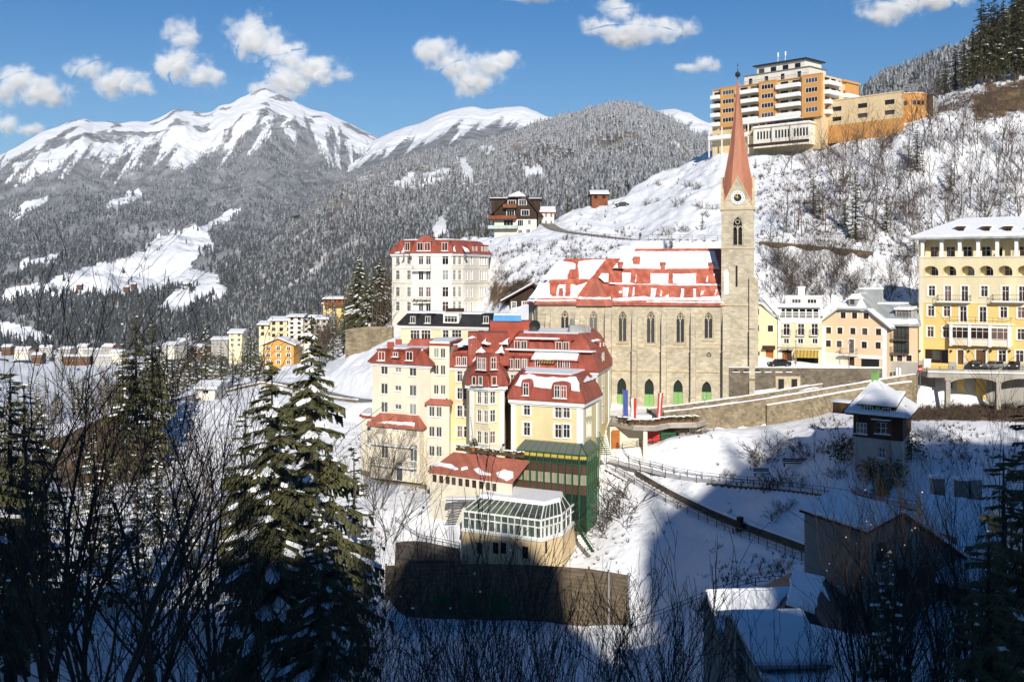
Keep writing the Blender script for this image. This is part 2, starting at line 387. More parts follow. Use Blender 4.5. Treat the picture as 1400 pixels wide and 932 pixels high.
GYY = np.repeat(YG[None, :], len(PXG), 0)
GZ = (HY-GPY)/F*GYY
# soften, then lumps
for _ in range(2):
 GZ[1:-1, 1:-1] = 0.5*GZ[1:-1, 1:-1]+0.125*(GZ[2:, 1:-1]+GZ[:-2, 1:-1]+GZ[1:-1, 2:]+GZ[1:-1, :-2])
lump = (fbm(GX/9, GYY/9, 3, 4)-0.5)*1.1 + (fbm(GX/2.2, GYY/2.2, 9, 3)-0.5)*0.35
amp = np.clip((GYY-20)/60, 0, 1)*np.clip(GYY/160, 0.5, 4)
hillside = np.clip((GYY-205)/20, 0, 1)
GZ += lump*amp*(0.7+1.2*hillside)
def gz(x, y):
 """height of the ground sheet"""
 px = HX+F*x/y; ly = math.log(max(4.01, min(2599, y)))
 i = min(max(int(np.searchsorted(PXG, px))-1, 0), len(PXG)-2); j = min(max(int(np.searchsorted(LYG, ly))-1, 0), len(YG)-2)
 a = min(max((px-PXG[i])/(PXG[i+1]-PXG[i]), 0), 1); b = min(max((y-YG[j])/(YG[j+1]-YG[j]), 0), 1)
 return (GZ[i, j]*(1-a)+GZ[i+1, j]*a)*(1-b)+(GZ[i, j+1]*(1-a)+GZ[i+1, j+1]*a)*b
def gpt(px, Y, up=0.0):
 x = (px-HX)/F*Y
 return V((x, Y, gz(x, Y)+up))
def ground_at(px, py, y0=60, y1=420):
 """where the sight line through a point of the photograph meets the ground sheet"""
 prev = None
 for k in range(261):
  y = y0*(y1/y0)**(k/260)
  d = (HY-py)/F*y-gz((px-HX)/F*y, y)
  if prev is not None and prev[1] > 0 >= d:
   t = prev[1]/(prev[1]-d); y = prev[0]+(y-prev[0])*t
   return gpt(px, y)
  prev = (y, d)
 return None
def dens(pl, step=1.0):
 out = []
 for a, b in zip(pl[:-1], pl[1:]):
  n = max(1, int((b-a).length/step))
  for k in range(n): out.append(a.lerp(b, k/n))
 out.append(pl[-1]); return out
def smooth_pl(pl, it=2):
 for _ in range(it):
  q = [pl[0]]
  for a, b in zip(pl[:-1], pl[1:]): q += [a.lerp(b, 0.25), a.lerp(b, 0.75)]
  q.append(pl[-1]); pl = q
 return pl
def carve(pl, half, blend):
 """level the ground sheet along a road or path"""
 best = np.full(GZ.shape, 1e9); zz = np.zeros(GZ.shape)
 for a, b in zip(pl[:-1], pl[1:]):
  dx, dy = b.x-a.x, b.y-a.y; L = dx*dx+dy*dy+1e-9
  t = np.clip(((GX-a.x)*dx+(GYY-a.y)*dy)/L, 0, 1)
  d = np.hypot(GX-a.x-t*dx, GYY-a.y-t*dy); k = d < best
  best[k] = d[k]; zz[k] = (a.z+t*(b.z-a.z))[k]
 wgt = np.clip(1-(best-half)/blend, 0, 1); wgt = wgt*wgt*(3-2*wgt)
 GZ[:] = GZ*(1-wgt)+zz*wgt
 return best
PXY = lambda L: [P(*q) for q in L]
GXY = lambda L: [ground_at(*q) for q in L]
ROADS = {
 'ramp':  (smooth_pl(PXY([(1268,511,187),(1255,512,187),(1150,529,184),(1050,546,181),(960,559,178),(890,567,175.5)])), 2.7, 0.7),
 'upper': (smooth_pl(PXY([(1290,352,222),(1200,347,229),(1150,342,231.5),(1100,337,233),(1050,333,234.5),(985,329,238),(920,327,247),(870,329,258),(810,322,278),(762,316,300),(748,306,318)])), 2.3, 1.3),
 'west':  (smooth_pl(PXY([(250,548,212),(290,537,232),(330,527,247),(365,522,252),(420,532,243),(470,545,228),(508,549,216)])), 2.6, 4.0),
 'path_upper': (smooth_pl(GXY([(836,629),(880,641),(930,654),(1000,662),(1080,668),(1160,678),(1230,690),(1310,704)])), 1.3, 1.2),
 'path_lower': (smooth_pl(GXY([(838,640),(862,653),(900,676),(950,702),(1000,724),(1060,746),(1120,770),(1185,797)])), 1.3, 1.2),
 'path_bottom': (smooth_pl(GXY([(868,856),(915,841),(960,824),(1010,806),(1060,796),(1130,806)])), 1.0, 1.2),
 'terrace_path': (smooth_pl(PXY([(850,612,171.5),(890,606,171.5),(938,597,171.5),(958,591,172),(968,587,172.3)])), 1.3, 1.4),
}
for k_ in ROADS: ROADS[k_] = ROADS[k_] + (carve(ROADS[k_][0], ROADS[k_][1], ROADS[k_][2]),)
_c = PXY([(846,563,187.5), (900,561,187), (980,556,186)]); carve(_c, 4.0, 2.5)
# level courts under the garden room and the board wall
def level_patch(cx, cy, r, z, blend=3.0):
 d = np.hypot(GX-cx, GYY-cy); wgt = np.clip(1-(d-r)/blend, 0, 1); wgt = wgt*wgt*(3-2*wgt)
 GZ[:] = GZ*(1-wgt)+z*wgt

# bare earth and dry grass where the photograph shows it, 0 = snow
cover = np.zeros(GZ.shape)
GPX = np.repeat(PXG[:, None], len(YG), 1); GP2 = HY-GZ/GYY*F
WOBX = (fbm(GX/5, GYY/5, 51, 4)-0.5)*40; WOBY = (fbm(GX/5, GYY/5, 57, 4)-0.5)*26
def paint(poly, v, y0=0, y1=9999, soft=None):
 k = in_poly(GPX+WOBX, GP2+WOBY, poly) & (GYY > y0) & (GYY < y1)
 cover[k] = np.maximum(cover[k], v)
paint([(1030,350),(1260,350),(1260,430),(1030,430)], 0.36, 205, 250)
paint([(1030,225),(1110,190),(1180,190),(1300,120),(1420,150),(1420,330),(1030,335)], 0.30, 235, 345)
paint([(1090,270),(1180,230),(1260,300),(1260,345),(1090,340)], 0.42, 235, 345)
paint([(1320,150),(1345,118),(1400,100),(1480,100),(1480,140),(1330,165)], 0.66, 240, 420)
paint([(1180,190),(1230,160),(1300,130),(1340,125),(1310,150),(1200,205)], 0.5, 240, 420)
paint([(690,330),(800,330),(870,340),(735,395),(690,395),(668,420),(665,345)], 0.27, 205, 310)
paint([(665,385),(735,380),(720,410),(665,425)], 0.62, 205, 310)
paint([(500,400),(540,330),(545,440),(470,455)], 0.42, 225, 330)
paint([(420,430),(535,400),(535,450),(470,470)], 0.5, 225, 330)
paint([(1240,545),(1420,540),(1420,590),(1300,590),(1240,575)], 0.62, 160, 183)
paint([(1300,555),(1420,550),(1420,575),(1310,575)], 0.8, 164, 183)
paint([(940,790),(1060,750),(1110,770),(1000,820)], 0.42, 110, 150)
paint([(790,700),(850,690),(860,800),(800,770)], 0.26, 140, 170)
paint([(530,700),(600,690),(640,720),(560,730)], 0.30, 150, 170)
paint([(160,560),(330,560),(340,700),(200,760),(60,700)], 0.27, 90, 230)
paint([(60,540),(170,560),(160,680),(40,650)], 0.62, 90, 260)
paint([(430,480),(560,560),(500,640),(430,640)], 0.18, 150, 250)
paint([(860,575),(980,575),(975,600),(860,612)], 0.5, 165, 176)
paint([(760,290),(990,190),(990,330),(760,330)], 0.10, 245, 400)
steep = np.zeros(GZ.shape); steep[:, 1:-1] = np.abs(GZ[:, 2:]-GZ[:, :-2])/(GYY[:, 2:]-GYY[:, :-2])
for _ in range(5):
 cover[1:-1, 1:-1] = 0.4*cover[1:-1, 1:-1]+0.15*(cover[2:, 1:-1]+cover[:-2, 1:-1]+cover[1:-1, 2:]+cover[1:-1, :-2])
for k_, q in ROADS.items(): cover[q[3] < q[1]] *= 0.2
cover = np.maximum(cover, np.where((GYY > 70) & (GYY < 205), np.clip((fbm(GX/7, GYY/7, 35, 4)-.5)*1.1+.02, 0, .24), 0))
cover = np.clip(cover + (fbm(GX/6, GYY/6, 31, 3)-0.5)*0.22*(cover > 0.05), 0, 1)

def grid_mesh(name, X, Y, Z, mats, attr=None, smooth=True, flip=False):
 n, m = X.shape
 me = bpy.data.meshes.new(name)
 co = np.stack([X, Y, Z], -1).reshape(-1, 3).astype(np.float32)
 idx = np.arange(n*m).reshape(n, m)
 q = np.stack([idx[:-1, :-1], idx[1:, :-1], idx[1:, 1:], idx[:-1, 1:]], -1).reshape(-1, 4)
 if flip: q = q[:, ::-1]
 me.vertices.add(n*m); me.vertices.foreach_set('co', co.ravel())
 me.loops.add(q.size); me.loops.foreach_set('vertex_index', q.ravel().astype(np.int32))
 me.polygons.add(len(q)); me.polygons.foreach_set('loop_start', np.arange(0, q.size, 4, dtype=np.int32)); me.polygons.foreach_set('loop_total', np.full(len(q), 4, np.int32))
 if smooth: me.polygons.foreach_set('use_smooth', np.ones(len(q), bool))
 for k in (attr or {}):
  a = me.attributes.new(k, 'FLOAT', 'POINT'); a.data.foreach_set('value', attr[k].ravel().astype(np.float32))
 for q_ in mats: me.materials.append(q_)
 me.update(calc_edges=True)
 return me
attr_mix_mat('snowy_ground', (0.84, 0.85, 0.87), (0.13, 0.085, 0.045), 'cover', nscale=0.55, amp=0.38, bump=0.55, bscale=0.7)
tag(link('ground', grid_mesh('ground', GX, GYY, GZ, M('snowy_ground'), {'cover': cover})), kind='structure')

def ribbon(name, pl, half, material, up=0.05):
 mb = MB(); ds = dens(pl, 1.5); rows = []
 for k, p in enumerate(ds):
  t = (ds[min(k+1, len(ds)-1)]-ds[max(k-1, 0)]); t.z = 0; t.normalize(); s_ = V((t.y, -t.x, 0))
  row = []
  for a in (-1, -0.5, 0, 0.5, 1):
   q = p+s_*half*a; row.append(V((q.x, q.y, max(p.z, gz(q.x, q.y) if abs(a) < 0.9 else p.z)+up)))
  rows.append(row)
 for r0, r1 in zip(rows[:-1], rows[1:]):
  for k in range(4): mb.poly([r0[k], r0[k+1], r1[k+1], r1[k]])
 o = mb.build(name, [material]); tag(o, kind='structure'); return o
attr_mix_mat('snowy_road', (0.30, 0.27, 0.24), (0.72, 0.73, 0.75), 'none_', nscale=0.5, amp=0.4, bump=0.1)
mat('road_surface', (0.33, 0.30, 0.26), c2=(0.20, 0.18, 0.16), scale=0.25, bump=0.15)
mat('trodden_snow', (0.74, 0.74, 0.75), c2=(0.5, 0.48, 0.46), scale=0.5, bump=0.3, bscale=3)
mat('pink_paving', (0.42, 0.31, 0.25), c2=(0.55, 0.50, 0.47), scale=0.3, bump=0.1)
ribbon('road', ROADS['ramp'][0], 2.5, MATS['road_surface'])
ribbon('road', ROADS['upper'][0], 2.0, MATS['road_surface'], 0.12)
ribbon('road', ROADS['west'][0], 2.4, MATS['road_surface'], 0.12)
ribbon('path', ROADS['path_upper'][0], 1.1, MATS['trodden_snow'])
ribbon('path', ROADS['path_lower'][0], 1.1, MATS['trodden_snow'])
ribbon('path', ROADS['path_bottom'][0], 0.9, MATS['trodden_snow'])
ribbon('path', ROADS['terrace_path'][0], 1.2, MATS['pink_paving'])

# ------------------------------------------------------------ unseen hill behind the camera, its crest shaped to shade the foreground
OCC = [(-400,62),(-150,56),(-60,51),(-25,50),(-8,49),(1,49),(4,64),(13,67),(20,66),(24,60),(26.5,46),(33,45),(36,63),(40,70),(50,77),(56,81),(61,84),(65,81.5),(72,80),(80,80),(95,79),(120,80),(200,84),(400,84)]  # crest heights set by where the foreground shadow should end
hx = np.concatenate([np.arange(-400, -60, 12), np.arange(-60, 130, 1.5), np.arange(130, 401, 12)]).astype(float)
hy = np.concatenate([np.arange(-400, -76, 12), np.arange(-76, -1, 2.5)]).astype(float)
HXX, HYY = np.meshgrid(hx, hy, indexing='ij')
prof = np.interp(HXX, [a for a, b in OCC], [b for a, b in OCC])
d_ = np.clip(-HYY/70, 0, 6)
low = prof*0+36
HZ = np.where(d_ < 1, -2.2+d_*38*d_**0.35, 36-(d_-1)*6)
crest = np.exp(-((HYY+70)/9.0)**2)
HZ = np.maximum(HZ*0.97, 0)*1.0 + crest*np.clip(prof-1-HZ, -30, 80)
HZ = np.where(d_ < 0.03, -2.2, HZ)+ (fbm(HXX/5, HYY/5, 77, 4)-0.5)*2.5*np.clip(d_*4, 0, 1)
wide = np.clip((np.abs(HXX)-2)/60, 0, 1)
HZ = HZ - np.where(HYY > -20, wide*(20+HYY)*0.9, 0)
tag(link('hill', grid_mesh('hill', HXX, HYY, HZ, M('snowy_ground'), {'cover': np.full(HZ.shape, 0.35)})), kind='structure')

# ------------------------------------------------------------ mountains
attr_mix_mat('mountain_snow', (0.86, 0.87, 0.89), (0.19, 0.19, 0.20), 'cover', nscale=0.03, amp=0.45, bump=0.6, bscale=0.008, detail=12)
attr_mix_mat('forest_floor', (0.80, 0.81, 0.83), (0.12, 0.095, 0.07), 'cover', nscale=0.03, amp=0.35, bump=0.3, bscale=0.02, detail=8)
def sheet(sky, foot, y_sky, y_foot, px0, px1, ncol, nrow, relief, seed, back=0.05, curve=1.0):
 """mountain flank between a foot line and a skyline, both read off the photograph, with a slope falling away behind"""
 px = np.linspace(px0, px1, ncol)
 ps = pchip([a for a, b in sky], np.array([float(b) for a, b in sky]), px)
 pf = pchip([a for a, b in foot], np.array([float(b) for a, b in foot]), px)
 ys = pchip([a for a, b in y_sky], np.array([float(b) for a, b in y_sky]), px)
 yf = pchip([a for a, b in y_foot], np.array([float(b) for a, b in y_foot]), px)
 nb = max(6, nrow//10)
 t = np.concatenate([np.linspace(0, 1, nrow), 1+np.linspace(0, 1, nb+1)[1:]*back])
 T = t[None, :]; Tc = np.clip(T, 0, 1)
 PY = pf[:, None]+(ps-pf)[:, None]*Tc**curve
 Yd = yf[:, None]*(ys/yf)[:, None]**T
 X = (px-HX)[:, None]/F*Yd; Z = (HY-PY)/F*Yd
 over = np.clip(T-1, 0, 9)
 zs = ((HY-ps)/F*ys)[:, None]
 Z = np.where(T > 1, zs-(Yd-ys[:, None])*0.6, Z)
 r = relief*(ridged(X/(Yd.mean()*0.22), Yd/(Yd.mean()*0.30), seed, 5)-0.6)*(Yd/ys.mean())
 r = r+relief*.32*(ridged(X/(Yd.mean()*.055), Yd/(Yd.mean()*.09), seed+3, 4)-.6)
 env = np.clip(Tc*6, 0, 1)*np.clip((1-Tc)*7, 0.12, 1)
 Z = Z+r*env*np.where(T > 1, 0.3, 1)
 return px, t, X, Yd, Z
def proj(X, Y, Z): return HX+F*X/Y, HY-F*Z/Y
def blur01(a, n=1): return a

SKY_A = [(-420,260),(-200,262),(-100,240),(0,211),(30,196),(55,182),(80,174),(100,166),(115,163),(130,167),(150,167),(165,168),(185,165),(200,166),(215,162),(228,156),(240,150),(252,152),(265,153),(278,155),(290,152),(300,145),(315,142),(328,134),(345,127),(362,122),(375,126),(390,133),(405,140),(425,149),(445,153),(460,160),(480,170),(500,180),(520,189),(560,205),(640,235),(760,260)]
FOOT_A = [(-420,530),(0,530),(100,520),(300,500),(500,460),(760,420)]
pxA, tA, XA, YA, ZA = sheet(SKY_A, FOOT_A, [(-420,6500),(0,7000),(362,8200),(520,8200),(760,7600)], [(-420,1250),(200,1250),(480,1600),(760,2100)], -420, 760, 640, 300, 330, 5)
PA_, QA_ = proj(XA, YA, ZA)
MEADOWS_A = [[(65,388),(110,367),(150,358),(190,345),(215,325),(280,318),(290,340),(268,350),(262,370),(298,376),(302,384),(262,396),(230,398),(195,400),(130,402),(60,402),(0,412),(0,400),(30,392)],
 [(205,428),(222,412),(250,400),(290,385),(308,392),(300,408),(280,415),(262,420),(240,432)], [(348,376),(384,371),(380,385),(362,392),(336,402),(332,398),(350,388)],
 [(10,295),(38,277),(65,267),(68,276),(45,284),(18,298)], [(148,284),(160,273),(192,260),(197,267),(180,274),(158,286)], [(28,362),(55,354),(80,347),(88,356),(60,360),(38,369)],
 [(225,322),(285,305),(330,284),(318,300),(280,318)], [(0,440),(40,448),(70,458),(65,470),(0,468)]]
tree_line = np.interp(PA_, [-420,-20,0,40,80,120,160,200,240,262,290,320,350,375,400,430,460,490,520,600,760], [250,215,222,230,226,222,222,220,216,220,206,196,186,172,182,188,200,212,222,235,260])
streak = fbm((PA_+0.75*QA_)/7.0, (QA_-0.4*PA_)/60.0, 41, 6, .62)
streak2 = fbm((PA_-0.25*QA_)/6.0, (QA_)/45.0, 47, 6, .62)
sk_ = np.where(PA_ < 370, streak, streak2)
below = QA_-tree_line
cvA = np.clip(0.50+below/70.0+(sk_-0.5)*1.7, 0, 1)
cvA = np.where(below > 75, np.maximum(cvA, 0.75), cvA)
cvA = np.where(QA_ < tree_line-42, 0.0, cvA)
rocks = np.clip((ridged(XA/260, YA/700, 91, 5)-0.63)*3.2, 0, 0.62)*((QA_ < tree_line-5))*np.clip((fbm(XA/1100, YA/1100, 5, 3)-0.40)*6, 0, 1)
cvA = np.maximum(cvA, rocks)
MASK_A = np.zeros(cvA.shape, bool)
wob = (fbm(PA_/14, QA_/9, 63, 3)-0.5)*22
for mpoly in MEADOWS_A: MASK_A |= in_poly(PA_+wob, QA_+wob*0.35, mpoly)
cvA[MASK_A] = 0.0
tag(link('mountain', grid_mesh('mountain', XA, YA, ZA, M('mountain_snow'), {'cover': np.where(YA > 4600, cvA, np.minimum(cvA, 0.66))})), kind='structure')

SKY_B = [(380,270),(440,235),(480,210),(520,188),(545,178),(575,169),(600,157),(622,150),(645,146),(665,150),(690,147),(712,146),(730,152),(752,160),(775,160),(800,154),(860,165),(900,152),(922,149),(940,155),(965,166),(985,172),(1040,190),(1120,215)]
pxB, tB, XB, YB, ZB = sheet(SKY_B, [(380,300),(520,270),(760,240),(1120,260)], [(380,7800),(1120,7800)], [(380,3600),(1120,3600)], 380, 1120, 220, 90, 220, 15)
PB_, QB_ = proj(XB, YB, ZB)
tl_B = np.interp(PB_, [380,480,520,560,600,640,665,700,760,900,960,1120], [270,230,212,200,183,176,176,172,178,176,180,230])
cvB = np.clip(0.5+(QB_-tl_B)/40+(fbm((PB_+0.9*QB_)/8, (QB_-0.4*PB_)/60, 71, 4)-0.5)*1.5, 0, 1)
cvB = np.where(QB_ < tl_B-26, 0, cvB)
cvB = np.maximum(cvB, np.clip((ridged(XB/300, YB/600, 33, 4)-0.78)*4, 0, 0.5)*(QB_ < tl_B))
tag(link('mountain', grid_mesh('mountain', XB, YB, ZB, M('mountain_snow'), {'cover': cvB})), kind='structure')

SKY_C = [(200,470),(260,440),(330,365),(400,305),(450,264),(480,246),(520,227),(560,214),(600,206),(640,200),(680,186),(720,172),(760,161),(790,154),(815,147),(850,142),(875,145),(900,154),(930,171),(955,187),(980,203),(1020,225),(1100,260),(1180,290)]
FOOT_C = [(200,530),(400,525),(480,490),(560,450),(640,415),(760,390),(900,370),(1180,360)]
pxC, tC, XC, YC, ZC = sheet(SKY_C, FOOT_C, [(200,1900),(400,2600),(640,3300),(850,3000),(1180,2600)], [(200,1050),(480,700),(700,640),(1180,640)], 200, 1180, 330, 150, 110, 25)
PC_, QC_ = proj(XC, YC, ZC)
CLEAR_C = [[(619,214),(632,214),(640,226),(649,237),(645,246),(640,252),(634,248),(629,232)], [(536,250),(556,244),(575,241),(590,236),(616,230),(618,237),(596,243),(575,249),(545,256)], [(655,204),(670,200),(675,203),(660,210)],
 [(712,228),(736,226),(742,244),(720,250)], [(590,310),(606,296),(612,330),(592,345)]]
wobC = (fbm(PC_/10, QC_/8, 65, 3)-0.5)*10
MASK_C = np.zeros(PC_.shape, bool)
for mpoly in CLEAR_C: MASK_C |= in_poly(PC_+wobC, QC_+wobC, mpoly)
rock_C = np.zeros(PC_.shape)
for mpoly in [[(690,205),(760,200),(790,215),(720,232)], [(800,190),(890,180),(905,205),(840,235),(800,220)], [(690,235),(735,225),(745,255),(700,250)], [(440,300),(478,255),(484,262),(455,315)]]:
 rock_C[in_poly(PC_+wobC*2, QC_+wobC*2, mpoly)] = 0.62
cvC = np.where(MASK_C, 0, np.maximum(0.55, rock_C))
attr_mix_mat('rocky_forest_floor', (0.80, 0.81, 0.83), (0.17, 0.145, 0.12), 'cover', nscale=0.03, amp=0.35, bump=0.4, bscale=0.02, detail=8)
tag(link('hill', grid_mesh('hill', XC, YC, ZC, M('rocky_forest_floor'), {'cover': cvC})), kind='structure')

SKY_E = [(1050,205),(1100,170),(1150,138),(1172,126),(1200,106),(1240,90),(1280,74),(1310,62),(1340,45),(1380,15),(1440,-30),(1560,-110)]
pxE, tE, XE, YE, ZE = sheet(SKY_E, [(1050,260),(1200,230),(1400,200),(1560,150)], [(1050,2200),(1560,1800)], [(1050,900),(1560,800)], 1050, 1560, 150, 70, 40, 35)
tag(link('hill', grid_mesh('hill', XE, YE, ZE, M('forest_floor'), {'cover': np.full(XE.shape, 0.6)})), kind='structure')

# ------------------------------------------------------------ far woods: each wood reads as one mass
def tree_mat():
 m = bpy.data.materials.new('far_spruce'); m.use_nodes = True
 n, l = m.node_tree.nodes, m.node_tree.links; b = n['Principled BSDF']; b.inputs['Roughness'].default_value = 0.9; b.inputs['Specular IOR Level'].default_value = 0.1
 a = n.new('ShaderNodeAttribute'); a.attribute_name = 'frost'
 g = n.new('ShaderNodeNewGeometry'); sp = n.new('ShaderNodeSeparateXYZ'); l.new(g.outputs['Position'], sp.inputs[0])
 nz = n.new('ShaderNodeTexNoise'); nz.inputs['Scale'].default_value = 0.22; nz.inputs['Detail'].default_value = 4; l.new(g.outputs['Position'], nz.inputs['Vector'])
 ad = n.new('ShaderNodeMath'); ad.operation = 'MULTIPLY_ADD'; l.new(nz.outputs['Fac'], ad.inputs[0]); ad.inputs[1].default_value = 1.4; l.new(a.outputs['Fac'], ad.inputs[2])
 mr = n.new('ShaderNodeMapRange'); mr.inputs['From Min'].default_value = 0.75; mr.inputs['From Max'].default_value = 1.35; l.new(ad.outputs[0], mr.inputs['Value'])
 mx = n.new('ShaderNodeMix'); mx.data_type = 'RGBA'; mx.inputs['A'].default_value = (0.050, 0.054, 0.052, 1); mx.inputs['B'].default_value = (0.38, 0.39, 0.41, 1)
 l.new(mr.outputs[0], mx.inputs['Factor']); l.new(mx.outputs['Result'], b.inputs['Base Color'])
 MATS['far_spruce'] = m
tree_mat()
nrg = np.random.default_rng(11)
def wood(name, label, X, Y, Z, dens_, count, hmin, hmax, frost, group=None):
 """thousands of small spruces joined into one wood: two-tier cones with ragged skirts"""
 wgt = dens_.copy(); i0, j0 = X.shape
 area = np.zeros(X.shape)
 area[:-1, :-1] = np.abs((X[1:, :-1]-X[:-1, :-1])*(Z[:-1, 1:]-Z[:-1, :-1])/(Y[:-1, :-1]**2))+1e-12
 area[:-1, :-1] += np.abs((X[1:, :-1]-X[:-1, :-1])*(Y[:-1, 1:]-Y[:-1, :-1])/(Y[:-1, :-1]**2))*0.12
 pr = (wgt*area).ravel(); pr = pr/pr.sum()
 pick = nrg.choice(pr.size, count, p=pr); I, J = np.unravel_index(pick, X.shape); I = np.minimum(I, i0-2); J = np.minimum(J, j0-2)
 a, b = nrg.random(count), nrg.random(count)
 lerp = lambda A: (A[I, J]*(1-a)+A[I+1, J]*a)*(1-b)+(A[I, J+1]*(1-a)+A[I+1, J+1]*a)*b
 x, y, z = lerp(X), lerp(Y), lerp(Z)
 h = hmin+(hmax-hmin)*nrg.random(count)**1.2; rr = h*(0.15+0.08*nrg.random(count))
 fr = frost(I, J) if callable(frost) else np.full(count, frost)
 fr = np.clip(fr+nrg.normal(0, 0.16, count), -0.6, 1)
 ns = 5; ang = np.arange(ns)*2*math.pi/ns
 rot = nrg.random(count)*6.283
 vs = [];
 for (zb, zt, k) in ((0.06, 0.62, 1.0), (0.42, 1.0, 0.62)):
  A = ang[None, :]+rot[:, None]; jr = k*rr[:, None]*(0.75+0.5*nrg.random((count, ns)))
  ring = np.stack([x[:, None]+jr*np.cos(A), y[:, None]+jr*np.sin(A), z[:, None]+(h*zb)[:, None]*(0.6+0.8*nrg.random((count, ns)))], -1)
  apex = np.stack([x+h*0.02*nrg.normal(0, 1, count), y, z+h*zt], -1)[:, None, :]
  vs.append(np.concatenate([ring, apex], 1))
 vtx = np.concatenate(vs, 1); per = vtx.shape[1]
 base = (np.arange(count)*per)[:, None, None]
 tri = np.array([[k+o, (k+1) % ns+o, ns+o] for o in (0, ns+1) for k in range(ns)])[None]
 tri = (base+tri).reshape(-1, 3)
 me = bpy.data.meshes.new(name)
 me.vertices.add(count*per); me.vertices.foreach_set('co', vtx.reshape(-1).astype(np.float32))
 me.loops.add(tri.size); me.loops.foreach_set('vertex_index', tri.ravel().astype(np.int32))
 me.polygons.add(len(tri)); me.polygons.foreach_set('loop_start', np.arange(0, tri.size, 3, dtype=np.int32)); me.polygons.foreach_set('loop_total', np.full(len(tri), 3, np.int32))
 at = me.attributes.new('frost', 'FLOAT', 'POINT'); at.data.foreach_set('value', np.repeat(fr, per).astype(np.float32))
 me.materials.append(MATS['far_spruce']); me.update(calc_edges=True)
 return tag(link(name, me), label, 'wood', None, 'stuff')
dA = np.where(MASK_A, 0.012, np.clip((cvA-0.35)*1.6, 0, 1))*(YA > 1450)*(tA[None, :] <= 1)*(YA < 6500)
dA *= np.clip(0.55+(fbm(XA/180, YA/180, 21, 3)-0.4)*3, 0.2, 1)
wood('spruce_wood', 'grey frosted spruce wood covering the flank of the big snowy mountain on the left', XA, YA, ZA, dA, 60000, 9, 20, lambda i, j: np.clip((340-QA_[i, j])/150.0*0.45+0.06, -0.05, 0.62))
dC = np.where(MASK_C, 0.0, 1.0)*np.where(rock_C > 0, 0.45, 1)*(tC[None, :] <= 1.02)*np.clip(0.6+(fbm(XC/90, YC/90, 23, 3)-0.42)*3.5, 0.25, 1)
wood('spruce_wood', 'dense frosted spruce wood over the rounded hill behind the dark wooden chalet', XC, YC, ZC, dC, 55000, 8, 16, lambda i, j: np.clip(0.25+(300-QC_[i, j])/420.0, 0.10, 0.62))
wood('spruce_wood', 'snowy spruce wood on the ridge behind the orange hotel', XE, YE, ZE, np.where(tE[None, :] <= 1.02, 1.0, 0)*np.ones(XE.shape), 9000, 10, 17, 0.30)


# ------------------------------------------------------------ clouds: real volumes far behind the peaks
CLOUDS = [
 ('long ragged white cloud at the left edge above the snowy mountain', [(20,108,42,24),(60,128,46,22),(-15,118,40,30)], 13000),
 ('small low white cloud at the far left just above the ridge', [(12,168,20,16),(42,178,26,10),(-10,160,20,16)], 13000),
 ('flat oval white cloud left of the tall towering cloud', [(125,95,34,18),(160,112,42,22),(195,120,22,12)], 13000),
 ('tall towering white cloud with a rounded top left of the peak', [(250,48,30,26),(240,85,38,26),(280,105,34,20),(225,92,20,22)], 13200),
 ('big bent white cloud drifting right above the highest peak', [(345,50,40,32),(385,72,42,30),(430,98,44,22),(395,112,42,26),(465,105,26,9),(360,122,26,18)], 13500),
 ('white cloud with a notched top above the middle snowy ridge', [(595,68,36,20),(620,85,38,28),(650,112,38,22),(690,85,28,18),(665,92,30,22)], 13200),
 ('wide white cloud high above the rounded forest hill', [(845,15,32,26),(825,38,34,18),(870,42,44,22),(920,42,38,18),(860,52,50,12)], 12800),
 ('wispy little cloud beside the church spire', [(962,86,24,12),(940,92,24,8),(975,92,16,9)], 12500),
 ('soft white cloud cut by the top edge right of the orange hotel', [(1225,8,54,18),(1200,22,34,14),(1285,2,44,14)], 12500),
 ('thin strip of cloud at the top edge in the middle', [(735,-6,60,9),(770,-10,40,8)], 12500),
]
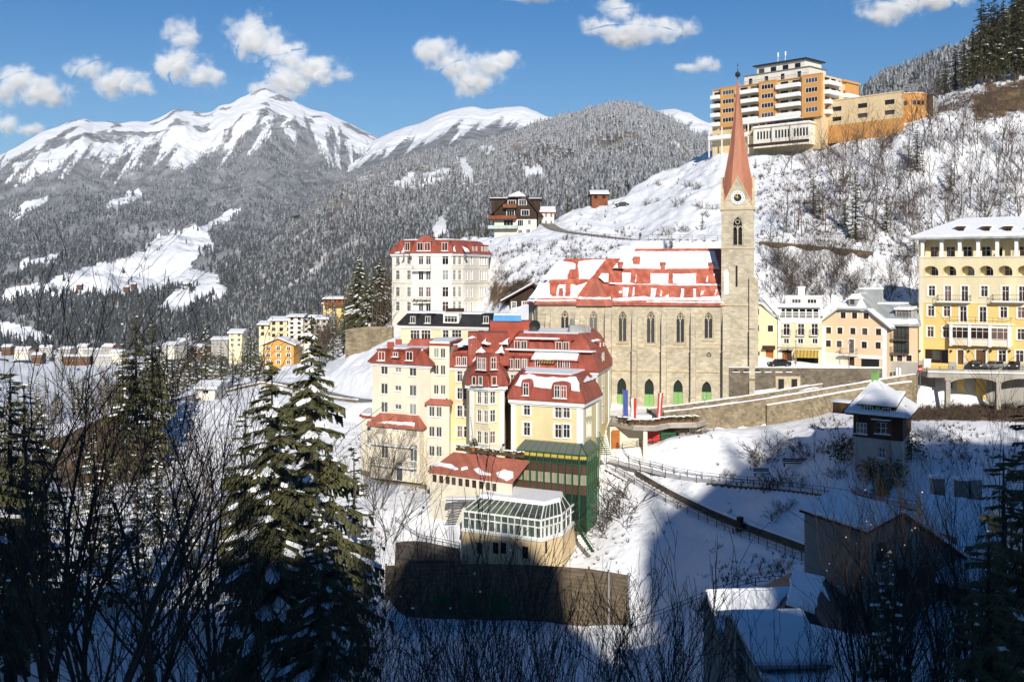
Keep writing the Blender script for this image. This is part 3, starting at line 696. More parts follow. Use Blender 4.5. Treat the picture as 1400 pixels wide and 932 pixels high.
def cloud(label, blobs, Y):
 cx = sum(b[0] for b in blobs)/len(blobs); cy = sum(b[1] for b in blobs)/len(blobs)
 c0 = P(cx, cy, Y); mb = bmesh.new()
 m = bpy.data.materials.new('cloud_vapour'); m.use_nodes = True
 n, l = m.node_tree.nodes, m.node_tree.links
 n.remove(n['Principled BSDF']); out = n['Material Output']
 pv = n.new('ShaderNodeVolumePrincipled'); l.new(pv.outputs['Volume'], out.inputs['Volume'])
 pv.inputs['Color'].default_value = (1, 1, 1, 1); pv.inputs['Anisotropy'].default_value = -0.3
 tc = n.new('ShaderNodeTexCoord')
 nz = n.new('ShaderNodeTexNoise'); nz.inputs['Scale'].default_value = 1/230.0; nz.inputs['Detail'].default_value = 7; nz.inputs['Roughness'].default_value = 0.68
 l.new(tc.outputs['Object'], nz.inputs['Vector'])
 prev = None
 for (bx, by, rx, ry) in blobs:
  c = P(bx, by, Y)-c0; R_ = V((rx/F*Y, 0.8*(rx+ry)/2/F*Y, ry/F*Y))
  vm = n.new('ShaderNodeVectorMath'); vm.operation = 'SUBTRACT'; l.new(tc.outputs['Object'], vm.inputs[0]); vm.inputs[1].default_value = c
  dv = n.new('ShaderNodeVectorMath'); dv.operation = 'DIVIDE'; l.new(vm.outputs[0], dv.inputs[0]); dv.inputs[1].default_value = R_
  ln = n.new('ShaderNodeVectorMath'); ln.operation = 'LENGTH'; l.new(dv.outputs[0], ln.inputs[0])
  if prev is None: prev = ln.outputs['Value']
  else:
   mn = n.new('ShaderNodeMath'); mn.operation = 'SMOOTH_MIN'; mn.inputs[2].default_value = 0.35; l.new(prev, mn.inputs[0]); l.new(ln.outputs['Value'], mn.inputs[1]); prev = mn.outputs[0]
  r = bmesh.ops.create_icosphere(mb, subdivisions=2, radius=1.0)
  for v in r['verts']: v.co = V((v.co.x*R_.x*1.5, v.co.y*R_.y*1.5, v.co.z*R_.z*1.5))+c
 # density = clamp((1 - distance + (noise-0.5)*k) * gain)
 a = n.new('ShaderNodeMath'); a.operation = 'MULTIPLY_ADD'; l.new(nz.outputs['Fac'], a.inputs[0]); a.inputs[1].default_value = 3.0; a.inputs[2].default_value = -0.58
 s = n.new('ShaderNodeMath'); s.operation = 'SUBTRACT'; l.new(a.outputs[0], s.inputs[0]); l.new(prev, s.inputs[1])
 mr = n.new('ShaderNodeMapRange'); mr.interpolation_type = 'SMOOTHSTEP'; mr.inputs['From Min'].default_value = 0.0; mr.inputs['From Max'].default_value = 1.05; mr.inputs['To Max'].default_value = 0.02
 l.new(s.outputs[0], mr.inputs['Value']); l.new(mr.outputs[0], pv.inputs['Density'])
 me = bpy.data.meshes.new('cloud'); mb.to_mesh(me); mb.free(); me.materials.append(m)
 o = link('cloud', me); o.location = c0
 tag(o, label, 'cloud', 'white clouds over the mountains')
for c_ in CLOUDS: cloud(*c_)


# ------------------------------------------------------------ building kit
def xy(px, Y): return ((px-HX)/F*Y, Y)
def zz(py, Y): return (HY-py)/F*Y
class Wall:
 """upright wall from A (left, seen from outside) to B"""
 def __init__(s, A, B, z0, z1, m=0):
  s.A, s.B = V((A[0], A[1], 0)), V((B[0], B[1], 0)); d = s.B-s.A
  s.L = d.length; s.d = d.normalized(); s.n = V((s.d.y, -s.d.x, 0)); s.z0, s.z1 = z0, z1
  s.rz = math.atan2(s.d.y, s.d.x); s.holes = []; s.m = m; s.outer = None; s.reveal = 0.22
 def pt(s, u, z, d=0.0): q = s.A+s.d*u+s.n*d; return V((q.x, q.y, z))
 def uz(s, px, py):
  q = hit_plane(px, py, s.A, s.n); return ((q-s.A).dot(s.d), q.z)
 def emit(s, mb, m=None):
  m = s.m if m is None else m
  out = s.outer or [(0, s.z0), (s.L, s.z0), (s.L, s.z1), (0, s.z1)]
  good = [h for h in s.holes]
  mb.tess(out, good, lambda u, z: s.pt(u, z), m)
  for h in good:
   for a, b in zip(h, h[1:]+h[:1]):
    mb.poly([s.pt(*a), s.pt(a[0], a[1], -s.reveal), s.pt(b[0], b[1], -s.reveal), s.pt(*b)], m)
class Bld:
 def __init__(s, name, px, Y, z, label, cat, mats, group=None):
  s.root = thing(name, P(px, HY, Y)+V((0, 0, z)), label, cat, group); s.mats = mats; s.walls = []; s.mb = MB()
 def ring(s, poly, z0, z1, m=0):
  ws = [Wall(poly[k], poly[(k+1) % len(poly)], z0, z1, m) for k in range(len(poly))]
  s.walls += ws; return ws
 def part(s, name, mb, *mats, smooth=False): return mb.build(name, M(*mats), s.root, smooth)
 def done(s):
  for q in s.walls: q.emit(s.mb)
  return s.mb.build('wall', M(*s.mats), s.root)
def chain(front, depth):
 """CCW footprint: visible front chain of (px, Y) left to right, closed by a back edge"""
 f = [xy(*q) for q in front]
 return f+[(f[-1][0]+depth*0.12, f[-1][1]+depth), (f[0][0]+0*depth, f[0][1]+depth)]
def offset(poly, d):
 """grow a CCW polygon by d (negative shrinks)"""
 n = len(poly); out = []
 for k in range(n):
  p0, p1, p2 = (V((*poly[(k+i-1) % n], 0)) for i in range(3))
  e1 = (p1-p0).normalized(); e2 = (p2-p1).normalized()
  n1 = V((e1.y, -e1.x, 0)); n2 = V((e2.y, -e2.x, 0)); bis = n1+n2
  bis = bis/max(bis.length_squared, 0.2)*2*d
  q = p1+bis*0.5*2*0.5*2*0.5
  out.append((p1.x+(n1+n2).x*d/max(0.25, 1+n1.dot(n2)), p1.y+(n1+n2).y*d/max(0.25, 1+n1.dot(n2))))
 return out
def loop3(poly, z): return [V((a, b, z)) for a, b in poly]
def mansard(mb, poly, z0, z1, over, inset, m=0, mtop=None, fascia=0.25, bulge=0.0, steps=1):
 """steep roof skirt on a CCW footprint with eave box and flat top"""
 mb.prism(loop3(offset(poly, over), z0-fascia), loop3(offset(poly, over), z0), m)
 prev = loop3(offset(poly, over-0.02), z0)
 for k in range(1, steps+1):
  t = k/steps; ins = over-0.02-(over+inset)*(t+bulge*math.sin(math.pi*t))
  nxt = loop3(offset(poly, ins), z0+(z1-z0)*t)
  mb.prism(prev, nxt, m, False, k == steps, mtop if k == steps else None); prev = nxt
 return prev
def cornice(bld, poly, z, h=0.35, out=0.3, material='white_paint'):
 mb = MB(); mb.prism(loop3(offset(poly, out), z-h), loop3(offset(poly, out), z)); mb.prism(loop3(offset(poly, out*0.5), z-h-0.25), loop3(offset(poly, out*0.5), z-h-0.002))
 return bld.part('cornice', mb, material)
WCACHE = {}
def win_mesh(w, h, frame, pane, trim, tw, mull, trans, sill, depth=0.2, fw=0.075):
 key = (round(w, 2), round(h, 2), frame, pane, trim, tw, mull, trans, sill, depth)
 if key in WCACHE: return WCACHE[key]
 mb = MB(); y0, y1 = depth-0.10, depth-0.02
 def bar(x0, x1, z0, z1, a, b, m): mb.box(((x0+x1)/2, (a+b)/2, (z0+z1)/2), x1-x0, b-a, z1-z0, 0, m)
 bar(-w/2, -w/2+fw, 0, h, y0, y1, 0); bar(w/2-fw, w/2, 0, h, y0, y1, 0)
 bar(-w/2+fw, w/2-fw, 0, fw, y0, y1, 0); bar(-w/2+fw, w/2-fw, h-fw, h, y0, y1, 0)
 for k in range(1, mull+1):
  x = -w/2+w*k/(mull+1); bar(x-fw*0.45, x+fw*0.45, fw, h-fw, y0+0.01, y1-0.003, 0)
 for t in trans: bar(-w/2+fw, w/2-fw, h*t-fw*0.4, h*t+fw*0.4, y0+0.018, y1-0.006, 0)
 if trim:
  t = tw; bar(-w/2-t, -w/2-0.004, -t*0.3, h+t, -0.055, -0.002, 1); bar(w/2+0.004, w/2+t, -t*0.3, h+t, -0.055, -0.002, 1)
  bar(-w/2-0.004, w/2+0.004, h+0.004, h+t, -0.05, -0.004, 1)
 if sill: bar(-w/2-0.16, w/2+0.16, -0.13, -0.01, -0.16, 0.06, 1)
 fm = mb.build('window', M(frame, trim or frame), mesh_only=True)
 pm = MB(); pm.box((0, depth-0.03, h/2), w-fw, 0.02, h-fw)
 pm = pm.build('pane', M(pane), mesh_only=True)
 WCACHE[key] = (fm, pm); return WCACHE[key]
STY = {
 'std':   dict(frame='white_paint', pane='window_glass', trim='white_paint', tw=0.16, mull=1, trans=(0.66,), sill=True),
 'plain': dict(frame='white_paint', pane='window_glass', trim=None, tw=0, mull=1, trans=(), sill=True),
 'light': dict(frame='white_paint', pane='light_glass', trim=None, tw=0, mull=1, trans=(), sill=True),
 'cross': dict(frame='white_paint', pane='curtain_glass', trim='white_paint', tw=0.2, mull=1, trans=(0.7,), sill=True),
 'brown': dict(frame='brown_wood', pane='window_glass', trim=None, tw=0, mull=1, trans=(0.6,), sill=False),
 'brown_trim': dict(frame='brown_wood', pane='window_glass', trim='white_paint', tw=0.18, mull=1, trans=(), sill=False),
 'dark':  dict(frame='black_paint', pane='window_glass', trim=None, tw=0, mull=2, trans=(), sill=False),
 'four':  dict(frame='white_paint', pane='window_glass', trim=None, tw=0, mull=3, trans=(), sill=False),
 'three': dict(frame='white_paint', pane='curtain_glass', trim=None, tw=0, mull=2, trans=(0.68,), sill=False),
 'single': dict(frame='white_paint', pane='window_glass', trim=None, tw=0, mull=0, trans=(), sill=False),
 'green': dict(frame='white_paint', pane='window_glass', trim='white_paint', tw=0.12, mull=2, trans=(), sill=False),
}
nwin = [0]
def win(bld, wall, u, z, w, h, style='std', hole=True, name='window', **kw):
 """window in a wall: opening, frame part and pane sub-part; z is the middle"""
 w = round(w, 1) if w > 0.45 else 0.4; h = round(h, 1); st = dict(STY[style]); st.update(kw)
 if st['pane'] == 'window_glass' and style in ('std', 'plain'):
  st['pane'] = ('window_glass', 'window_glass', 'curtain_glass', 'light_glass')[(nwin[0]*7+nwin[0]//3) % 4]
 nwin[0] += 1
 z -= h/2
 if hole:
  if u-w/2 < 0.05 or u+w/2 > wall.L-0.05: return None
  wall.holes.append([(u-w/2, z), (u+w/2, z), (u+w/2, z+h), (u-w/2, z+h)])
 fm, pm = win_mesh(w, h, **st)
 p = wall.pt(u, z, 0.0 if hole else 0.19)
 o = link(name, fm, bld.root, p-bld.root.location, wall.rz)
 link('pane', pm, o)
 return o
def grid(bld, wall, xs, rows, xref, w, h, style='std', **kw):
 for py in rows:
  z = wall.uz(xref, py)[1]
  for x in xs: win(bld, wall, wall.uz(x, py)[0], z, w, h, style, **kw)
def wp(bld, wall, px, py, w, h, style='std', **kw):
 u, z = wall.uz(px, py); return win(bld, wall, u, z, w, h, style, **kw)
def snow_patch(name, pts, n, thick, parent, seed=0, rag=0.25, step=0.7, material='snow'):
 """snow lying on a roof plane: ragged outline, rounded rim, real thickness"""
 r = random.Random(seed); n = n.normalized(); ring = []
 for a, b in zip(pts, pts[1:]+pts[:1]):
  L = (b-a).length; k = max(1, int(L/step)); t = (b-a).normalized() if L > 1e-6 else V((1, 0, 0)); s_ = n.cross(t)
  for i in range(k): ring.append(a.lerp(b, i/k)+s_*(r.random()*rag)+t*(r.random()-0.5)*rag*0.5)
 c = sum(ring, V((0, 0, 0)))/len(ring)
 lo = [p-n*0.03 for p in ring]; mid = [p+n*thick*0.65 for p in ring]
 hi = [p.lerp(c, min(0.4, 0.16/max(0.2, (p-c).length)))+n*thick for p in ring]
 mb = MB(); i = mb.pts(lo); j = mb.pts(mid); k = mb.pts(hi); m = len(ring)
 for a in range(m):
  b = (a+1) % m; mb.f += [(i+a, i+b, j+b, j+a), (j+a, j+b, k+b, k+a)]; mb.m += [0, 0]
 # cap by tessellation in the plane
 ax = n.orthogonal().normalized(); ay = n.cross(ax)
 loops = [[V(((p-c).dot(ax), (p-c).dot(ay), 0)) for p in hi]]
 for t in tessellate_polygon(loops):
  a, b, d = (loops[0][q] for q in t)
  if (b-a).cross(d-a).z < 0: t = (t[0], t[2], t[1])
  mb.f.append(tuple(k+q for q in t)); mb.m.append(0)
 return mb.build(name, M(material), parent)
def snow_px(parent, pxs, p0, n, thick=0.22, seed=0, rag=0.25, step=0.7):
 pts = [hit_plane(a, b, p0, n) for a, b in pxs]
 if (pts[1]-pts[0]).cross(pts[2]-pts[0]).dot(n) < 0: pts.reverse()
 return snow_patch('snow_patch', pts, n, thick, parent, seed, rag, step)
def flat_snow(parent, poly, z, thick=0.25, seed=0, rag=0.2):
 return snow_patch('snow_cover', loop3(poly, z), V((0, 0, 1)), thick, parent, seed, rag, 1.0)
def dormer(bld, wall, px, py, w, h, back, style, roof='flat', material='red_metal', inset=0.0, nwin_=1, winkw=None, oh=0.12):
 """small roof house with an upright front; px, py is the middle of its window"""
 u, z = wall.uz(px, py); mb = MB(); d0 = -inset
 fw_ = w+0.5; zb, zt = z-h/2-0.25, z+h/2+0.2
 q = lambda uu, zz_, d: wall.pt(uu, zz_, d+d0)
 prof = [(u-fw_/2, zb), (u+fw_/2, zb), (u+fw_/2, zt)]
 if roof == 'arch': prof += [(u+fw_/2*math.cos(a), zt+0.42*math.sin(a)) for a in [math.pi*k/8 for k in range(1, 8)]]
 elif roof == 'gable': prof += [(u, zt+fw_*0.4)]
 prof += [(u-fw_/2, zt)]
 mb.prism([q(a, b, 0) for a, b in prof], [q(a, b, -back) for a, b in prof], 0)
 if roof == 'flat': mb.prism([q(u-fw_/2-oh, zt, oh), q(u+fw_/2+oh, zt, oh), q(u+fw_/2+oh, zt+0.15, oh), q(u-fw_/2-oh, zt+0.15, oh)], [q(u-fw_/2-oh, zt+0.02, -back), q(u+fw_/2+oh, zt+0.02, -back), q(u+fw_/2+oh, zt+0.25, -back), q(u-fw_/2-oh, zt+0.25, -back)], 0)
 bld.part('dormer', mb, material)
 for k in range(nwin_):
  uu = u+(k-(nwin_-1)/2)*(w/nwin_); ww = w/nwin_-(0.12 if nwin_ > 1 else 0)
  st = dict(STY[style]); st.update(winkw or {})
  fm, pm = win_mesh(round(ww, 1), round(h, 1), **st)
  o = link('window', fm, bld.root, q(uu, z-h/2, 0.16)-bld.root.location, wall.rz); link('pane', pm, o)
def balcony(bld, wall, u0, u1, z, depth, rail='rail', h=1.0, slab=0.18, material='white_paint', railmat='grey_metal', n=None):
 mb = MB(); c = wall.pt((u0+u1)/2, z-slab/2, depth/2); mb.box(c, u1-u0, depth, slab, wall.rz)
 o = bld.part('balcony', mb, material)
 r = MB();
 if rail == 'rail':
  for (a, b, d0, d1) in ((u0, u1, depth-0.05, depth-0.05), (u0+0.03, u0+0.03, 0, depth-0.05), (u1-0.03, u1-0.03, 0, depth-0.05)):
   p, q = wall.pt(a, z+h, d0), wall.pt(b, z+h, d1); r.tube(p, q, 0.035, 0.035, 4)
   r.tube(wall.pt(a, z+0.12, d0), wall.pt(b, z+0.12, d1), 0.02, 0.02, 4)
   k = max(1, int((q-p).length/(0.28)))
   for i in range(k+1):
    s_ = p.lerp(q, i/k); r.tube(s_, s_-V((0, 0, h)), 0.016, 0.016, 3)
 else:
  r.box(wall.pt((u0+u1)/2, z+h/2, depth-0.05), u1-u0, 0.1, h, wall.rz)
  for a in (u0+0.05, u1-0.05): r.box(wall.pt(a, z+h/2, depth/2-0.06), 0.1, depth-0.13, h-0.01, wall.rz)
 ro = MB.build(r, 'railing', M(railmat), None)
 ro.parent = o; ro.data.transform(Matrix.Translation(-bld.root.location))
 return o
def stripbox(wall, u0, u1, z0, z1, d0, d1, mb, m=0):
 """box hugging a wall"""
 mb.box(wall.pt((u0+u1)/2, (z0+z1)/2, (d0+d1)/2), u1-u0, d1-d0, z1-z0, wall.rz, m)

# ------------------------------------------------------------ church
def pointed(u, z0, w, hs, n=6):
 """pointed-arch outline, CCW from bottom left: straight sides up to hs then two arcs"""
 pts = [(u-w/2, z0), (u+w/2, z0)]
 for k in range(n+1):
  a = math.radians(60)*k/n; pts.append((u-w/2+w*math.cos(a), z0+hs+w*math.sin(a)))
 for k in range(n-1, -1, -1):
  a = math.radians(60)*k/n; pts.append((u+w/2-w*math.cos(a), z0+hs+w*math.sin(a)))
 return pts
def strip2d(wall, pts, r, mb, d0, d1, m=0, closed=False):
 """stone rib of half-width r along a polyline drawn on a wall"""
 n = len(pts)
 L, R_ = [], []
 for k in range(n):
  a = pts[(k-1) % n] if (closed or k > 0) else pts[k]; b = pts[(k+1) % n] if (closed or k < n-1) else pts[k]
  dx, dz = b[0]-a[0], b[1]-a[1]; l_ = math.hypot(dx, dz) or 1
  L.append((pts[k][0]-dz/l_*r, pts[k][1]+dx/l_*r)); R_.append((pts[k][0]+dz/l_*r, pts[k][1]-dx/l_*r))
 for k in range(n if closed else n-1):
  k2 = (k+1) % n
  mb.prism([wall.pt(*L[k], d0), wall.pt(*R_[k], d0), wall.pt(*R_[k2], d0), wall.pt(*L[k2], d0)], [wall.pt(*L[k], d1), wall.pt(*R_[k], d1), wall.pt(*R_[k2], d1), wall.pt(*L[k2], d1)], m)
def church():
 b12 = math.radians(12); T0 = V((*xy(1007, 188.0), 0)); d = V((math.cos(b12), -math.sin(b12), 0)); nrm = V((math.sin(b12), math.cos(b12), 0))
 ch = Bld('church', 930, 195, zz(560, 190), 'big gothic stone church with a pointed red spire and snow patches on its red roof', 'church', ('church_stone',))
 base = Wall(xy(700, 190), xy(1000, 190), -40, 0)                    # helper plane along the nave wall
 base.A, base.d, base.n = T0, d, -nrm; base.rz = -b12
 def U(px, py=470): q = hit_plane(px, py, T0, -nrm); return (q-T0).dot(d)
 pt = lambda u, v, z: T0+d*u+nrm*v+V((0, 0, z))
 zb = -32.0
 ze = zz(415, 190.5);
 uL, uN, uR = U(735), U(838), U(992)
 # nave and choir walls
 W = Wall((pt(uL, 0, 0).x, pt(uL, 0, 0).y), (pt(uR, 0, 0).x, pt(uR, 0, 0).y), zb, ze); ch.walls.append(W)
 sh = -uL
 off = lambda u: u-uL
 wd = 17.0
 apse = [pt(uL, 0, 0), pt(uL-2.6, 5.0, 0), pt(uL-2.6, 11.0, 0), pt(uL, wd-1, 0), pt(uR, wd-1, 0), pt(uR, 0, 0)]
 for a, b in zip([1, 2, 3, 4], [0, 1, 2, 3]):
  w_ = Wall((apse[a].x, apse[a].y), (apse[b].x, apse[b].y), zb, ze); ch.walls.append(w_)
  if b == 0: WA = w_
 ww = Wall((apse[5].x, apse[5].y), (apse[4].x, apse[4].y), zb, ze); ch.walls.append(ww)
 # traceried windows
 def gothic(wall, u, z0, w, hs):
  out = pointed(u, z0, w, hs); wall.holes.append(out); wall.reveal = 0.45
  mb = MB(); d0, d1 = -0.40, -0.12
  strip2d(wall, pointed(u, z0+0.08, w-0.16, hs), 0.09, mb, d0, d1+0.03, closed=True)
  strip2d(wall, [(u, z0), (u, z0+hs*0.97)], 0.075, mb, d0, d1)
  for s_ in (-1, 1):
   arc = pointed(u+s_*w/4, z0+hs*0.80, w/2-0.08, hs*0.12, 4)[2:]
   strip2d(wall, arc, 0.06, mb, d0+0.02, d1-0.01)
  cz = z0+hs+w*0.36; rr = w*0.20
  strip2d(wall, [(u+rr*math.cos(a), cz+rr*math.sin(a)) for a in [2*math.pi*k/14 for k in range(14)]], 0.065, mb, d0+0.03, d1-0.02, closed=True)
  for k in range(4):
   a = math.pi/4+k*math.pi/2; strip2d(wall, [(u+rr*0.45*math.cos(a), cz+rr*0.45*math.sin(a)), (u+rr*math.cos(a), cz+rr*math.sin(a))], 0.05, mb, d0+0.04, d1-0.03)
  o = ch.part('gothic_window', mb, 'church_stone')
  g = MB(); g.tess(out, [], lambda a, b: wall.pt(a, b, -0.36)); go = g.build('stained_glass', M('lead_glass'), None); go.data.transform(Matrix.Translation(-ch.root.location)); go.parent = o
  tr = MB(); rim = pointed(u, z0-0.06, w+0.32, hs+0.0)
  strip2d(wall, rim[1:]+rim[:1], 0.14, tr, 0.0, 0.05); tr.box(wall.pt(u, z0-0.28, 0.10), w+0.5, 0.3, 0.22, wall.rz)
  to = tr.build('surround', M('sand_trim'), None); to.data.transform(Matrix.Translation(-ch.root.location)); to.parent = o
 for px, pt_, pb in ((851, 425, 467), (889.5, 425, 469), (930, 426, 468.5), (968.5, 426, 463)):
  u, z1 = W.uz(px, pt_); _, z0 = W.uz(px, pb); w_ = 1.62; gothic(W, u, z0, w_, z1-z0-w_*0.866)
 for px, pt_, pb in ((772, 424, 458), (811, 424.5, 466)):
  u, z1 = W.uz(px, pt_); _, z0 = W.uz(px, pb); w_ = 1.62; gothic(W, u, z0, w_, z1-z0-w_*0.866)
 gothic(WA, WA.L*0.55, ze-7.0, 1.5, 4.6)
 # crypt doors: green boarded leaves under a dark lattice
 for px, pt_, ps, pb in ((850, 516.5, 539, 562), (887.5, 517.5, 539, 560), (927, 519, 536, 556), (966, 521, 536, 551)):
  u, z1 = W.uz(px, pt_); _, z0 = W.uz(px, pb); _, zs = W.uz(px, ps); w_ = 1.6
  out = pointed(u, z0, w_, z1-z0-w_*0.866); W.holes.append(out)
  lat = MB(); lat.tess(out, [], lambda a, b: W.pt(a, b, -0.40), 0)
  for k in range(1, 8):
   x = u-w_/2+w_*k/8; lat.tube(W.pt(x, zs, -0.3), W.pt(x, z1-w_*0.25-abs(x-u)*0.9, -0.3), 0.018, 0.018, 4, 1)
  do = MB()
  for s_ in (-1, 1):
   stripbox(W, u+min(0, s_*w_/2)+0.02, u+max(0, s_*w_/2)-0.02, z0, zs, -0.32, -0.2, do)
   for k in range(3): stripbox(W, u+s_*(0.12+k*0.24), u+s_*(0.12+k*0.24)+0.03, z0+0.1, zs-0.1, -0.2, -0.185, do)
  o = ch.part('door', do, 'door_green')
  lo = lat.build('lattice', M('black_paint', 'green_paint'), None); lo.data.transform(Matrix.Translation(-ch.root.location)); lo.parent = o
 # round opening with three lobes
 u, z = W.uz(969, 485); ro = MB()
 W.holes.append([(u+0.5*math.cos(2*math.pi*k/14), z+0.5*math.sin(2*math.pi*k/14)) for k in range(14)])
 strip2d(W, [(u+0.55*math.cos(2*math.pi*k/14), z+0.55*math.sin(2*math.pi*k/14)) for k in range(14)], 0.1, ro, -0.3, 0.04, closed=True)
 for k in range(3): strip2d(W, [(u+0.24*math.cos(a+k*2.09)+0.16*math.cos(j), z+0.24*math.sin(a+k*2.09)+0.16*math.sin(j)) for a in (0.52,) for j in [2*math.pi*i/8 for i in range(8)]], 0.04, ro, -0.3, -0.1, closed=True)
 ro.tess([(u+0.5*math.cos(2*math.pi*k/14), z+0.5*math.sin(2*math.pi*k/14)) for k in range(14)], [], lambda a, b: W.pt(a, b, -0.32), 1)
 ch.part('rosette', ro, 'church_stone', 'black_paint')
 # buttresses, stepped
 def buttress(wall, u, ztop, dmax, w_=0.85, cap=True):
  mb = MB(); hz = ztop-zb
  prof = [(0, zb), (dmax, zb), (dmax, zb+hz*0.40), (dmax*0.82, zb+hz*0.43), (dmax*0.82, zb+hz*0.70), (dmax*0.62, zb+hz*0.73), (dmax*0.62, zb+hz*0.90), (0, ztop)]
  mb.prism([wall.pt(u-w_/2, z, dd) for dd, z in prof], [wall.pt(u+w_/2, z, dd) for dd, z in prof])
  for (dd, z) in ((prof[3]), (prof[5])):
   stripbox(wall, u-w_/2-0.06, u+w_/2+0.06, z-0.25, z-0.05, dd-0.1, dd+0.26, mb)
  stripbox(wall, u-w_/2-0.05, u+w_/2+0.05, zb+hz*0.40-0.3, zb+hz*0.40-0.1, dmax-0.1, dmax+0.12, mb)
  ch.part('buttress', mb, 'church_stone')
 zt = ze-1.0
 for px in (749.5, 790, 868, 908, 948): buttress(W, W.uz(px, 470)[0], zt, 1.5)
 buttress(W, W.uz(832, 470)[0], zt+0.6, 1.7, 1.1); buttress(W, W.uz(993.5, 470)[0], zt+0.2, 1.9, 1.3)
 # string courses
 for py, dd in ((474, 0.10), (507, 0.16)):
  z = W.uz(900, py)[1]; mb = MB(); stripbox(W, 0.0, W.L-1.0, z-0.12, z+0.12, 0, dd, mb); mb.prism([W.pt(0, z+0.12, dd), W.pt(W.L-1, z+0.12, dd), W.pt(W.L-1, z+0.3, 0.005), W.pt(0, z+0.3, 0.005)], [W.pt(0, z+0.12, 0.001), W.pt(W.L-1, z+0.12, 0.001), W.pt(W.L-1, z+0.29, 0.0), W.pt(0, z+0.29, 0.0)])
  ch.part('string_course', mb, 'sand_trim')
 mb = MB(); stripbox(W, -0.1, W.L, ze-0.42, ze-0.02, 0.0, 0.35, mb); ch.part('eaves_cornice', mb, 'dark_trim')
 # roofs
 hw = (wd-1)/2; ov = 0.55
 zr = zz(341, 188+hw+4); zr2 = zz(354, 192+hw)
 uridge = U(858, 341)                                             # left end of the nave ridge
 r = MB()
 e0, e1 = pt(uN-1.5, -ov, ze-0.35), pt(uR, -ov, ze-0.35)
 k0, k1 = pt(uN+3.2, hw, zr), pt(uR, hw, zr)
 b0, b1 = pt(uN-1.5, wd-1+ov, ze-0.35), pt(uR, wd-1+ov, ze-0.35)
 r.poly([e0, e1, k1, k0]); r.poly([b1, b0, k0, k1]); r.poly([b0, e0, k0]); r.poly([e1, b1, k1])
 r.tube(k0, k1, 0.13, 0.13, 5); r.tube(k0, e0, 0.1, 0.1, 5)
 nave = ch.part('nave_roof', r, 'worn_red_metal')
 r = MB(); ov2 = 0.5
 c0, c1 = pt(uL-0.4, -ov2, ze-0.3), pt(uN+1.0, -ov2, ze-0.3)
 a1, a2 = pt(uL-3.2, 5.0, ze-0.3), pt(uL-3.2, 11.0, ze-0.3); c3 = pt(uL-0.4, wd-1+ov2, ze-0.3); c2 = pt(uN+1.0, wd-1+ov2, ze-0.3)
 m0, m1 = pt(uL+3.6, hw, zr2), pt(uN+3.0, hw, zr2)
 r.poly([c0, c1, m1, m0]); r.poly([a1, c0, m0]); r.poly([a2, a1, m0]); r.poly([c3, a2, m0]); r.poly([c2, c3, m0, m1]); r.tube(m0, m1, 0.11, 0.11, 5); r.tube(m0, c0, 0.08, 0.08, 5)
 choir = ch.part('choir_roof', r, 'worn_red_metal')
 # pyramid roof on the bay between choir and nave
 r = MB(); ua, ub = U(789, 414), U(838, 414); um = U(814, 381); vq = 3.1
 q0, q1 = pt(ua, -0.75, ze-0.25), pt(ub, -0.75, ze-0.25); ap = pt(um, vq, zz(380.5, 193+vq)); q2, q3 = pt(ua, 4, ze-0.25), pt(ub, 4, ze-0.25)
 r.poly([q0, q1, ap]); r.poly([q1, q3, ap]); r.poly([q2, q0, ap]); r.prism([q0-V((0, 0, .2)), q1-V((0, 0, .2)), q3-V((0, 0, .2)), q2-V((0, 0, .2))], [q0, q1, q3, q2])
 ch.part('porch_roof', r, 'pale_red_metal')
 # snow lying on the roof fields, as in the photograph
 nn = (e1-e0).cross(k0-e0).normalized();
 if nn.z < 0: nn = -nn
 P0 = e0+nn*0.02
 fields = [[(857,344),(977,344),(984,368),(931,368),(905,368.5),(868,367.5),(850,368),(838,367)], [(822,374),(832,374),(832,386),(826,386),(818,380)], [(850,373),(863,373),(862,387),(851,387)], [(889,374),(914,374),(914,388),(889,388)], [(919,374.5),(952,374),(952,388),(920,388)],
     [(833,387),(862,387),(868,388.5),(889,388.5),(914,389),(953,388.5),(988,389),(988,391),(940,391),(880,390),(833,389)], [(851,393),(860,393),(859,406),(851,406)], [(889.5,394),(898,394),(896,407),(889,407)], [(931,395),(935.5,395),(935,407),(930,407)], [(947,395),(952,395),(952,408),(948,408)], [(958,399),(963,397),(962,402),(958,405)], [(978,396),(981,396),(979,404),(977,404)], [(984,396.5),(987,397),(984,404),(983,403)], [(865,393),(868,393),(868,404),(864,405)], [(903,396),(906,399),(905,406),(902,405)], [(966,377),(969,379),(968,386),(965,386)], [(975,375),(978,374),(977,378),(975,378)], [(846,398),(850,398),(850,401),(846,401)],
     [(838,409),(856,408),(880,406),(893,408),(912,407),(945,408.5),(990,405),(991,412),(940,410.5),(880,410.5),(857,411.5),(838,411.5)], [(884,412),(940,412.5),(990,413),(990,415),(935,414.5),(884,414)], [(909,405),(914,402),(915,407),(909,408)], [(869,375),(871,376),(870,386),(868,386)]]
 for i, f in enumerate(fields): snow_px(ch.root, f, P0, nn, 0.2 if i else 0.28, 100+i, 0.12, 0.5)
 n2 = (c1-c0).cross(m0-c0).normalized(); n2 = -n2 if n2.z < 0 else n2; P2 = c0+n2*0.02
